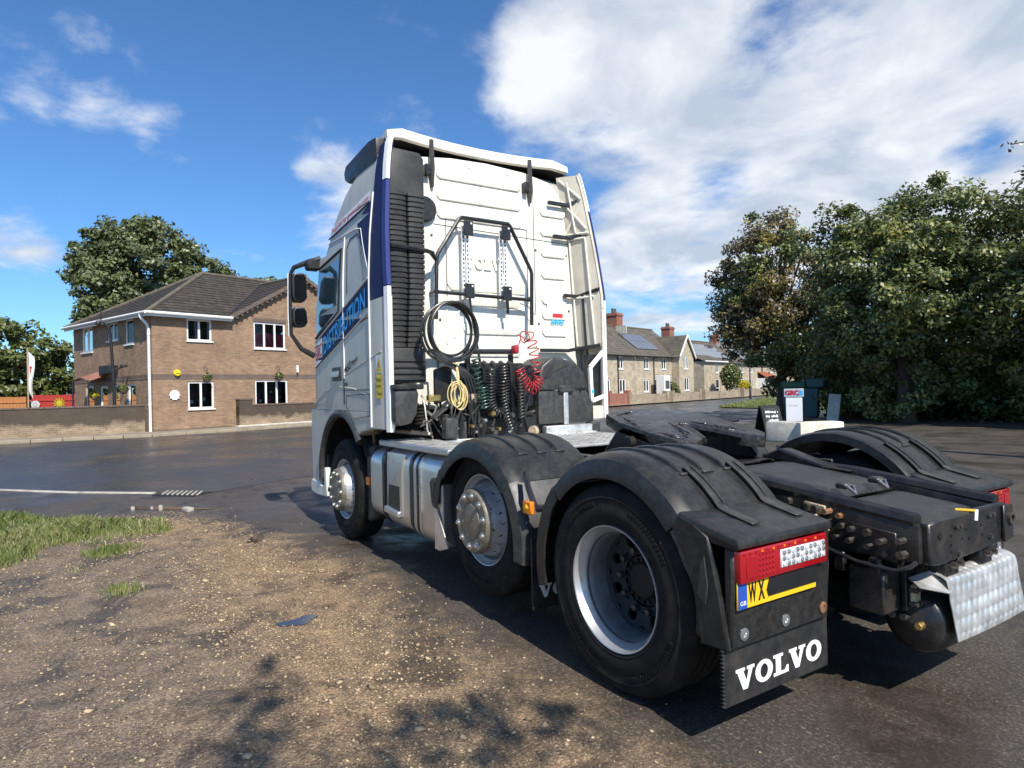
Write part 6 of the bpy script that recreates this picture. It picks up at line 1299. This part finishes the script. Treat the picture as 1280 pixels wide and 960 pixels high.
# ---- stone cottages along the road
def cottage(label, origin, d, L, D, ze, zr, ups, lows, chims, name='stone_cottage'):
    ang = math.atan2(d[1], d[0]); h = thing(name, label, 'house', (*origin, 0), ang, 'stone cottages along the road')
    ups = [(u, u+w, z0, z1) for u, w, z0, z1 in ups]; lows_ = [(u, u+w, z0, z1) for u, w, z0, z1, *_ in lows]
    wall_holes(h, 'front_wall', 'stone', FF, 0, L, 0, ze, ups+lows_)
    for u in (0, L):
        g = G(); g.add([(u, 0, 0), (u, D, 0), (u, D, ze), (u, D/2, zr), (u, 0, ze)], [(0, 1, 2, 3, 4)]); g.build('end_wall', 'stone', h, smooth=0)
    g = G(); g.add([(0, D, 0), (L, D, 0), (L, D, ze), (0, D, ze)], [(0, 1, 2, 3)]); g.build('back_wall', 'stone', h, smooth=0)
    for q in ups: window(h, FF, *q, 2 if q[1]-q[0] > .8 else 1, None, fw=.09)
    for q, e in zip(lows_, lows): window(h, FF, *q, 1 if len(e) > 4 else 2, None, fw=.10, sill=len(e) <= 4, door=len(e) > 4, name='door' if len(e) > 4 else 'window')
    s = (zr-ze)/(D/2); o = .25
    roof_plane(h, [(0, -o, ze-o*s), (L, -o, ze-o*s), (L, D/2, zr), (0, D/2, zr)], .34, 'slate', tile=.45); roof_plane(h, [(L, D+o, ze-o*s), (0, D+o, ze-o*s), (0, D/2, zr), (L, D/2, zr)], .7, 'slate', tile=.9)
    ridge(h, (0, D/2, zr+.03), (L, D/2, zr+.03), 'ridge', .10)
    tube_part(h, 'gutter', [(0, -o-.04, ze-o*s), (L, -o-.04, ze-o*s)], .06, 'iron', 6)
    for u in (L*.33, L*.78): tube_part(h, 'downpipe', [(u, -.07, ze-.1), (u, -.07, .05)], .045, 'iron', 6)
    for u, w, t, top in chims:
        g = G(); g.b2((u-w/2, D/2-t/2, zr-.6), (u+w/2, D/2+t/2, top)); c = g.build('chimney', 'redbrick', h, bevel=.01)
        g = G(); g.b2((u-w/2-.07, D/2-t/2-.07, top-.28), (u+w/2+.07, D/2+t/2+.07, top-.12)); g.build('chimney_band', 'redbrick', c, bevel=.01)
        for k in range(2):
            g = G(); g.rev([(.13, top), (.12, top+.1), (.10, top+.38), (.13, top+.42), (.08, top+.42)], (u-w*.22+w*.44*k, D/2, 0), 'Z', 10); g.build('chimney_pot', 'rust' if k else 'bark', c)
        g = G(); g.b2((u-w/2-.1, D/2-t/2-1.0, zr-.75), (u-w/2+.02, D/2-t/2+.1, zr-.05)); g.build('flashing', 'concrete', c)
    return h
def solar(par, u0, u1, a0, a1, D, ze, zr, rows, cols, label=None):
    s = (zr-ze)/(D/2)
    for i in range(cols):
        for j in range(rows):
            ua, ub = u0+(u1-u0)*i/cols+.02, u0+(u1-u0)*(i+1)/cols-.02; ya, yb = a0+(a1-a0)*j/rows+.02, a0+(a1-a0)*(j+1)/rows-.02
            g = G(); q = [(ua, ya), (ub, ya), (ub, yb), (ua, yb)]; g.add([(u, y, ze+y*s+.12) for u, y in q]+[(u, y, ze+y*s+.07) for u, y in q], [(0, 1, 2, 3), (7, 6, 5, 4), (0, 4, 5, 1), (1, 5, 6, 2), (2, 6, 7, 3), (3, 7, 4, 0)]); g.build('solar_panel', 'solar', par, smooth=0)
dA = (.27, -.963)
U3 = lambda us, z0=2.9, z1=3.95, w=.85: [(u, w, z0, z1) for u in us]
A1 = cottage('pale stone cottage nearest the lorry cab with brick chimneys and grey roof', (34.72, -23.3), dA, 12.2, 7.2, 4.2, 6.95, U3((2.5, 6.4, 9.6)), [(2.4, .9, .95, 2.1), (6.2, .95, .1, 2.15, 1), (7.7, .7, .1, 2.1, 1), (9.8, .95, .95, 2.1)], [(8.0, .9, 1.1, 8.3), (11.4, .8, .9, 7.6)])
oA2 = (34.72+12.25*.27, -23.3-12.25*.963)
A2 = cottage('pale stone cottage with solar panels beside a white-edged front gable', oA2, dA, 9.4, 7.2, 4.2, 6.95, U3((1.5, 4.6)), [(1.4, .9, .95, 2.05), (3.3, .95, .1, 2.1, 1), (5.0, 1.0, .95, 2.1)], [(2.6, 1.0, 1.2, 8.15)])
solar(A2, 1.4, 5.2, .55, 2.5, 7.2, 4.2, 6.95, 2, 4)
# its front gable
GF = lambda u, z, d: (u, -.75-d, z)
gw = [(7.55, 8.35, 2.95, 4.25), (7.5, 8.4, .95, 2.2)]
wall_holes(A2, 'gable_front', 'stone', GF, 6.45, 9.35, 0, 4.2, [(7.55, 8.35, 2.95, 4.15), gw[1]]); g = G(); g.add([(6.45, -.75, 4.2), (9.35, -.75, 4.2), (7.9, -.75, 6.05)], [(0, 1, 2)]); g.build('gable_peak', 'stone', A2, smooth=0)
for q in ((7.55, 8.35, 2.95, 4.15), gw[1]): window(A2, GF, *q, 2, None, fw=.09)
for u in (6.45, 9.35): g = G(); g.add([(u, -.75, 0), (u, .02, 0), (u, .02, 4.2), (u, -.75, 4.2)], [(0, 1, 2, 3)]); g.build('gable_side', 'stone', A2, smooth=0)
for s, x0 in ((1, 6.3), (-1, 9.5)):
    xe = 7.9; e0 = (x0, -.95, 4.02); e1 = (x0, 1.5, 4.02); roof_plane(A2, [e1, e0, (xe, -.95, 6.1), (xe, 2.6, 6.1)] if s > 0 else [e0, e1, (xe, 2.6, 6.1), (xe, -.95, 6.1)], .34, 'slate', tile=.45)
    g = G(); g.add([(x0, -1.0, 3.88), (xe, -1.0, 5.96), (xe, -1.0, 6.17), (x0, -1.0, 4.09), (x0, -.9, 3.88), (xe, -.9, 5.96), (xe, -.9, 6.17), (x0, -.9, 4.09)], [(0, 1, 2, 3), (7, 6, 5, 4), (0, 4, 5, 1), (3, 2, 6, 7)]); g.build('bargeboard', 'upvc', A2, smooth=0)
dB = (.289, -.957)
B1 = cottage('stone cottage with a projecting wing and a large solar array', (47.65, -53.0), dB, 13.0, 7.2, 4.2, 6.9, U3((7.6, 10.6)), [(7.5, .9, .95, 2.1), (9.2, .95, .1, 2.15, 1), (10.8, .95, .95, 2.1)], [(1.3, 1.1, 1.1, 8.3)])
solar(B1, 3.0, 12.0, .5, 2.9, 7.2, 4.2, 6.9, 2, 8)
WF = lambda u, z, d: (u, -1.3-d, z); WS = lambda w, z, d: (.02-d, w, z)
wall_holes(B1, 'wing_front', 'stone', WF, .02, 6.0, 0, 4.1, [(3.2, 4.1, 2.75, 3.75), (3.2, 4.2, .1, 2.1)]); window(B1, WF, 3.2, 4.1, 2.75, 3.75, 2, None, fw=.09); window(B1, WF, 3.2, 4.2, .1, 2.1, 1, None, fw=.1, sill=False, door=True, name='door')
for u in (.02, 6.0): g = G(); g.add([(u, -1.3, 0), (u, .01, 0), (u, .01, 4.1), (u, -1.3, 4.1)], [(0, 1, 2, 3)]); g.build('wing_side', 'stone', B1, smooth=0)
roof_plane(B1, [(-.15, -1.55, 4.05), (6.15, -1.55, 4.05), (6.15, 1.0, 5.0), (-.15, 1.0, 5.0)], .34, 'slate', tile=.45); tube_part(B1, 'wing_gutter', [(-.15, -1.58, 4.05), (6.15, -1.58, 4.05)], .07, 'upvc', 6)
oB2 = (47.65+13.05*.289, -53.0-13.05*.957)
B2 = cottage('farthest stone cottage with a red porch roof behind the street lamp', oB2, dB, 26, 7.2, 4.2, 6.9, U3((1.2, 4.5, 8.5, 12, 16, 20)), [(1.2, .9, .95, 2.1), (4.4, 1.0, .95, 2.1), (12.5, .95, .95, 2.1), (16, 1, .95, 2.1), (20, 1, .95, 2.1)], [(1.6, 1.0, 1.0, 8.0), (12, 1.0, 1.0, 8.0)])
solar(B2, 3.0, 8.0, .5, 2.4, 7.2, 4.2, 6.9, 2, 5)
g = G(); g.b2((6.4, -1.3, 0), (11.2, .0, 2.15)); g.build('porch', 'upvc', B2, smooth=0)
for k in range(5): g = G(); g.b2((6.6+.9*k, -1.33, .85), (7.2+.9*k, -1.29, 1.95)); g.build('porch_pane', 'glass', B2, smooth=0)
MT['redtile'] = pm('red_clay_tile', (.33, .085, .04), .8, var=.25, vscale=3, island=.2)
roof_plane(B2, [(6.2, -1.6, 2.12), (11.4, -1.6, 2.12), (10.6, .0, 3.0), (7.0, .0, 3.0)], .3, 'redtile', tile=.3)
# front garden walls of the cottages
FW = [((34.3, -28.8), (35.3, -31.6), 'redbrick', 'low red brick garden wall in front of the nearest stone cottage', .95), ((35.3, -31.75), (37.0, -37.6), 'stonewall', 'low stone garden wall below the solar-panelled cottage', .8), ((37.3, -38.6), (39.2, -44.2), 'stonewall', 'low stone garden wall in front of the white-edged gable', .8), ((39.5, -45.2), (43.3, -55.0), 'stonewall', 'long stone garden wall before the projecting wing', .8), ((43.6, -56.2), (49.0, -72), 'stonewall', 'farthest stone garden wall behind the street lamp', .85)]
for a, b, m_, lb, h_ in FW: brick_wall('garden_wall', a, b, h_, .3, m_, lb, cope=False, piers=(0.0, 1.0))
g = thing('white_booth', 'small white booth beside the door of the cottage with solar panels', 'booth', (37.6, -37.6, 0), math.atan2(-.963, .27)); q = G(); q.b2((0, -.4, .1), (1.0, .4, 2.35)); q.build('booth_wall', 'upvc', g, bevel=.02); q = G(); q.b2((.15, -.42, 1.2), (.85, -.395, 1.9)); q.build('booth_pane', 'glass', g)
# street lamp far right
sl_ = thing('street_lamp', 'tall thin dark street lamp at the road edge before the cottages', 'street lamp', (37.0, -48.8, 0)); tube_part(sl_, 'column', [(0, 0, 0), (0, 0, 1.2), (0, 0, 1.25), (0, 0, 5.2)], [.11, .10, .06, .05], 'iron', 8); g = G(); g.b2((-.12, -.5, 5.15), (.12, .15, 5.3)); g.build('lamp_head', 'iron', sl_, bevel=.03)
# ================================================================== TREES
def leafy(name, label, base, trunk_h, crown, nclump, per, leaf, mat, trunk_r=.25, clump_r=.75, group=None, seed=0, shell=.55, limb_n=9, mat2=None):
    """crown: list of (centre, radii) ellipsoids relative to the base. Leaves sit in clumps, limbs reach the clumps."""
    global rng
    keep, rng = rng, np.random.default_rng(100+seed); t = thing(name, label, 'tree', (*base, 0), 0, group)
    vol = np.array([a[0]*a[1]*a[2] for _, a in crown])**.67; pick = rng.choice(len(crown), nclump, p=vol/vol.sum()); d = rng.normal(size=(nclump, 3)); d /= np.linalg.norm(d, axis=1)[:, None]
    C0 = np.array([crown[i][0] for i in pick]); A0 = np.array([crown[i][1] for i in pick]); rr = (shell+(1-shell)*rng.random(nclump)**.6)*rng.uniform(.86, 1.06, nclump); C = C0+d*A0*rr[:, None]
    N = nclump*per; idx = np.repeat(np.arange(nclump), per); e = rng.normal(size=(N, 3)); e /= np.linalg.norm(e, axis=1)[:, None]; cr = clump_r*rng.uniform(.55, 1.25, nclump)
    P = C[idx]+e*(cr[idx]*rng.random(N)**.45)[:, None]*np.array([1, 1, .72]); nr = e*.7+d[idx]*.6+np.array([0, 0, .5])
    ok = P[:, 2] > .05; P, nr = P[ok], nr[ok]
    if mat2 is not None:
        sel = np.sin(C[idx][ok][:, 0]*1.3+C[idx][ok][:, 2]*1.7+seed) > .55; leaf_mesh('crown', P[~sel], nr[~sel], leaf, mat, t, 'stuff'); leaf_mesh('crown_patch', P[sel], nr[sel], leaf, mat2, t, 'stuff')
    else: leaf_mesh('crown', P, nr, leaf, mat, t, 'stuff')
    top = max(c[2]+a[2]*.3 for c, a in crown); g = G(); P_ = [(0, 0, -.1)]; k = 6
    for i in range(1, k+1): P_.append((.12*math.sin(i*1.3+seed), .12*math.cos(i*1.7+seed)-.12, top*i/k))
    g.tube(P_, [trunk_r*(1.25 if i == 0 else 1-.85*i/k) for i in range(k+1)], 9); g.build('trunk', 'bark', t)
    for i in rng.choice(nclump, min(limb_n, nclump), replace=False):
        z0 = min(top*.8, max(trunk_h*.8, C[i][2]*.45)); a = Vector((0, 0, z0)); b = Vector(C[i]); m_ = a.lerp(b, .5)+Vector((0, 0, .25)); g = G(); g.tube([a, m_, b], [trunk_r*.38, trunk_r*.22, trunk_r*.07], 6); g.build('limb', 'bark', t)
    rng = keep; return t
leafy('sycamore_tree', 'large round green tree rising behind the brick house', (44.8, .1), 4, [((0, .3, 8.8), (3.2, 3.4, 4.4)), ((.6, 2.6, 8.2), (2.2, 2.0, 3.4)), ((-.8, -2.6, 8.2), (2.2, 2.4, 2.6)), ((.3, 1.4, 11.2), (2.0, 2.2, 2.2)), ((.6, 3.4, 10.4), (1.2, 1.2, 1.2)), ((-1, -3.4, 9.4), (1.0, 1.2, 1.4)), ((.3, 1.7, 8.4), (2.2, 2.2, 3.2))], 340, 125, .15, 'leaf_bg', .35, .72, seed=1, limb_n=16)
leafy('sycamore_branch_tree', 'thin leafy tree top showing behind the house ridge', (41.5, -5.6), 4, [((0, 0, 8.35), (1.2, 1.6, .6))], 22, 60, .15, 'leaf_bg', .18, .6, seed=12, limb_n=6)
leafy('garden_tree', 'bushy olive green tree between the red fence and the house', (40.5, 6.4), 1.5, [((0, 0, 3.3), (2.2, 2.0, 2.6)), ((0, 1.2, 2.4), (1.6, 1.6, 1.8)), ((0, -1.4, 3.2), (1.5, 1.6, 2.2))], 130, 90, .15, 'leaf_bush', .2, .6, seed=2)
leafy('garden_shrub', 'dark green shrub mass behind the orange fence at the left edge', (42.5, 9.6), 1.2, [((0, 0, 2.0), (2.0, 2.8, 2.0)), ((0, 3.0, 1.8), (1.6, 2.4, 2.2))], 110, 80, .16, 'leaf_dk', .16, .6, seed=3)
# right-hand group: bronzed tree, maple, dark trees, hedge
grp = 'trees along the right side'
leafy('bronze_tree', 'bronze-tinged leafy tree at the left of the right-hand tree group', (15.6, -22.6), 2, [((0, 0, 6.1), (2.7, 2.9, 3.2)), ((0, 0, 4.2), (2.4, 2.6, 2.4)), ((-.9, -1.6, 3.2), (1.9, 2.2, 2.2)), ((1.0, 1.0, 5.0), (1.9, 1.9, 2.4)), ((.6, 1.3, 4.3), (1.5, 1.4, 1.3)), ((-.4, -.6, 1.6), (1.4, 1.3, 1.5)), ((-2.0, -1.4, 1.5), (1.6, 1.4, 1.4))], 360, 170, .085, 'leaf_br', .25, .6, grp, seed=4, limb_n=12, mat2='leaf_mid')
leafy('maple_tree', 'tall green tree at the centre of the right-hand tree group', (9.2, -20.4), 2, [((0, 0, 5.0), (2.6, 2.8, 3.2)), ((.8, .9, 3.8), (2.0, 2.0, 1.9)), ((-1.2, -.6, 6.4), (1.7, 1.9, 2.1)), ((1.2, 1.2, 6.1), (1.6, 1.6, 2.0)), ((-1.4, .4, 4.2), (1.8, 1.8, 2.0)), ((.2, -1.4, 1.6), (2.4, 1.2, 1.6)), ((-2.2, -1.4, 1.8), (1.8, 1.2, 1.6)), ((2.6, -.8, 2.4), (1.6, 1.4, 2.2)), ((.1, .45, 1.1), (1.5, .8, 1.3)), ((0, 1.6, 4.2), (2.4, 1.5, 1.7)), ((-1.6, 1.5, 4.6), (1.8, 1.4, 1.8))], 460, 180, .080, 'leaf_mid', .28, .55, grp, seed=5, limb_n=12)
leafy('dark_tree', 'dark green tree at the right edge of the photo', (4.4, -21.2), 2, [((0, 0, 4.6), (3.0, 2.8, 3.1)), ((-1.8, .4, 4.6), (2.6, 2.0, 2.8)), ((1.8, .6, 4.0), (2.1, 1.9, 2.2)), ((0, -1.4, 1.5), (2.6, 1.2, 1.6)), ((.6, 1.6, 3.9), (2.6, 1.4, 1.5)), ((-2.0, 1.6, 4.2), (2.2, 1.4, 1.6)), ((2.2, .2, 5.4), (1.5, 1.5, 1.7))], 380, 170, .080, 'leaf_dk', .25, .6, grp, seed=6, limb_n=10, mat2='leaf_bush')
leafy('dark_tree', 'yellowish dark tree standing right of the edge dark tree, added out of frame for its shade', (-1.2, -22.0), 2, [((0, .6, 4.9), (3.2, 3.2, 3.4)), ((-2.2, 1.0, 4.4), (2.6, 2.4, 2.8)), ((2.0, .8, 4.0), (2.0, 2.0, 2.2))], 300, 95, .13, 'leaf_dk', .25, .65, grp, seed=7, limb_n=8)  # unseen tree added and enlarged to shade the ones beside it
hd = thing('hedge', 'dense dark hedge in the shade beneath the right-hand trees', 'hedge', (8, -23.2, 0)); P_ = []
keep = rng; rng = np.random.default_rng(55)
N = 30000; tt = rng.random(N); Pb = np.stack([5.6-18.5*tt, .2*np.sin(tt*17)-.1*np.abs(tt-.4)*10+rng.normal(scale=.7, size=N), 3.0*rng.random(N)], 1); leaf_mesh('foliage', Pb, rng.normal(size=(N, 3))+np.array([0, .8, .4]), .10, 'leaf_dk', hd, 'stuff')
for k in range(6): x = 5-3.0*k; tube_part(hd, 'stem', [(x, -.2, 0), (x+.2, .1, 1.0), (x-.1, 0, 2.6)], [.09, .07, .03], 'bark', 6)
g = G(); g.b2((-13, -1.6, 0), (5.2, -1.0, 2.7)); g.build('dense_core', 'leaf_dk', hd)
rng = keep
for nm, lb, b_, r_, N_, mt_, lf in (('garden_bush', 'light green bush at the corner of the projecting cottage wing', (44.6, -55.6), (1.1, 1.3, 1.5), 1800, 'leaf_bush', .16), ('garden_bush', 'yellow flowering bush in front of the cottage wing', (45.2, -58.6), (.8, 1.0, .7), 1200, 'leaf_yel', .14), ('garden_bush', 'small dark shrub beside the white booth of the cottage', (38.2, -39.6), (.7, .8, .9), 900, 'leaf_dk', .12)):
    t = thing(nm, lb, 'bush', (*b_, 0), 0, 'cottage garden bushes'); z_ = 2.3 if 'light' in lb else (1.2 if 'yellow' in lb else .9); foliage_ball('foliage', t, (0, 0, z_), r_, N_, mt_, lf, 'stuff'); tube_part(t, 'stem', [(0, 0, 0), (0, 0, z_)], .05, 'bark', 6)
# overhanging twigs: a tree just out of frame on the right
ot = thing('overhanging_tree', 'sparse twigs with brown leaves reaching in at the top right corner', 'tree', (-.4, -10.9, 0))
tube_part(ot, 'trunk', [(0, 0, -.1), (.1, .1, 3.5), (.2, .1, 7.5)], [.20, .14, .05], 'bark', 8)
for i, (z, tip) in enumerate(((5.0, (2.62, 1.10, 5.42)), (4.6, (2.60, 1.05, 4.95)), (4.4, (2.52, 1.0, 4.55)), (4.2, (2.45, .95, 4.25)))):
    tip = Vector(tip); a = Vector((.12, .1, z)); m_ = a.lerp(tip, .5)+Vector((0, 0, .22)); tube_part(ot, 'branch', [a, m_, tip], [.05, .028, .008], 'bark', 6)
    Q = []; 
    for k in range(34): t_ = .62+.40*random.random(); c = a.lerp(m_, t_*2) if t_ < .5 else m_.lerp(tip, (t_-.5)*2); Q.append(c+Vector((random.gauss(0, .07), random.gauss(0, .07), random.gauss(0, .06))))
    leaf_mesh('leaves', np.array([tuple(q) for q in Q]), np.tile(np.array([[0, 0, 1.]]), (len(Q), 1)), .045, 'leaf_br', ot)
# tree behind the camera whose branch ends throw the shadows on the gravel
bt = thing('shade_tree', 'tree behind the viewer whose twigs cast soft shadows on the gravel', 'tree', (-10.2, 6.4, 0)); tube_part(bt, 'trunk', [(0, 0, -.1), (.1, .1, 3), (.2, -.1, 6.5)], [.3, .2, .06], 'bark', 8)
sd_ = Vector((SUN.x/SUN.z, SUN.y/SUN.z, 1)); sprays = [((.55, 2.78), 7.0, .10, 60), ((.95, 2.66), 7.0, .10, 50), ((.30, 2.86), 7.0, .14, 80), ((1.35, 2.56), 7.0, .05, 18), ((.16, 2.35), 6.6, .12, 60), ((.05, 2.62), 6.6, .13, 60), ((.28, 1.98), 6.4, .09, 45), ((.10, 1.86), 6.4, .12, 55), ((-.02, 1.66), 6.2, .10, 50), ((.36, 2.14), 6.4, .05, 20), ((-.12, 2.0), 6.2, .14, 60)]
for (gx, gy_), hz_, r_, n_ in sprays:
    c = Vector((gx, gy_, 0))+sd_*hz_; a = Vector((-10.0, 6.3, hz_-1.6)); m_ = a.lerp(c, .55)+Vector((0, 0, .5)); l_ = lambda v: v-Vector((-10.2, 6.4, 0))
    tube_part(bt, 'branch', [l_(a), l_(m_), l_(c)], [.05, .025, .006], 'bark', 5); Q = np.array([tuple(l_(c)+Vector((random.gauss(0, r_), random.gauss(0, r_), random.gauss(0, r_*.6)))) for _ in range(n_)]); leaf_mesh('leaf_spray', Q, np.tile(np.array([[0, 0, 1.]]), (n_, 1)), .05, 'leaf_bg', bt)
# ================================================================== FORECOURT THINGS
cb = thing('concrete_block', 'pale sunlit concrete block on the forecourt right of the grey block', 'block', (7.0, -11.62, 0), R(240))
cb2 = thing('concrete_block', 'shorter grey stained concrete block below the white sign board', 'block', (7.6, -11.27, 0), R(192))
def lump(nm, a, b, mat, par, seed, bev=.04):
    gg = G(); gg.b2(a, b); bm_o = gg.build(nm, mat, par, bevel=bev, seg=2); return bm_o
MT['concpale'] = pm('pale_concrete', (.70, .66, .55), .9, var=.2, vscale=6, bump=.5, bscale=30, dirt=(.32, .28, .2), dirt_amt=.5, dscale=5)
lump('block_body', (-.55, -.25, 0), (.55, .25, .50), 'concpale', cb, 1, .05); lump('block_body', (-.45, -.22, 0), (.45, .24, .50), 'concrete', cb2, 2, .05)
sg = thing('sign_board', 'white upright sign board with a lettered header behind the concrete block', 'sign', (8.1, -12.35, 0), R(208))
g = G(); g.b2((-.20, -.015, .2), (.20, .015, 1.10)); g.build('panel', 'whitev', sg, bevel=.004); g = G(); g.b2((-.24, -.03, 1.09), (.24, .03, 1.31)); hd_ = g.build('header', 'netcurtain', sg, bevel=.006)
put_text('header_text', 'GRC', .13, 'redv', hd_, lambda a, b: (-.22+a, -.034, 1.14+b), .03, width=.34); put_text('header_text', 'GRC', .13, 'navy', hd_, lambda a, b: (-.205+a, -.032, 1.13+b), .035, width=.34)
marks('panel_marks', sg, lambda a, b: (-.13+a, -.018, .86+b-.1*a), .26, .03, 'netcurtain', 9); g = G(); g.b2((.13, -.033, 1.13), (.22, -.031, 1.25)); g.build('header_mark', 'cyan', hd_)
for x in (-.18, .18): tube_part(sg, 'leg', [(x, .03, 0), (x, .02, .6)], .02, 'iron', 6)
ab = thing('a_board', 'dark folding A-board with white lettering standing on the forecourt', 'sign', (8.6, -12.0, 0), R(256))
for s in (1, -1):
    g = G(); g.add([(-.32, s*.26, 0), (.32, s*.26, 0), (.32, s*.03, .86), (-.32, s*.03, .86)], [(0, 1, 2, 3)]); fp = g.build('board_leaf', 'iron', ab, solid=.025, smooth=0)
g = G(); g.add([(.27, -.262, .06), (-.27, -.262, .06), (-.27, -.062, .80), (.27, -.062, .80)], [(0, 1, 2, 3)]); fc = g.build('board_face', 'plastic2', ab, smooth=0, solid=.004)
for k in range(6): marks('board_marks', ab, lambda a, b, k=k: (-.23+a, -.072-.2*(1-(.66-.11*k+b)/.80)-.006, .66-.11*k+b), .44-.05*(k % 3), .07, 'whitev', 20+k)
bn = thing('green_bin', 'dark green and teal storage bin against the hedge behind the white sign', 'bin', (12.9, -20.2, 0), R(208)); g = G(); g.xz([(-.7, .1), (.5, .1), (.55, 1.25), (-.75, 1.25)], -.45, .45); g.build('bin_body', 'teal', bn, bevel=.04); g = G(); g.b2((-.8, -.5, 1.25), (.1, .5, 1.5)); g.build('bin_lid', 'darkgreen', bn, bevel=.04); g = G(); g.b2((.12, -.5, 1.25), (.75, .5, 1.62)); g.build('bin_top_box', 'teal', bn, bevel=.04)
marks('bin_mark', bn, lambda a, b: (-.75+a, -.51, 1.31+b), .35, .12, 'leaf_bush', 4)
gb_ = thing('leaning_board', 'grey weathered board leaning against the green bin', 'board', (11.9, -19.6, 0), R(208)); g = G(); g.add([(.25, -.5, 0), (.65, -.5, .05), (.75, -.2, 1.0), (.35, -.2, 1.02)], [(0, 1, 2, 3)]); g.build('board_sheet', 'concrete', gb_, solid=.03, smooth=0)
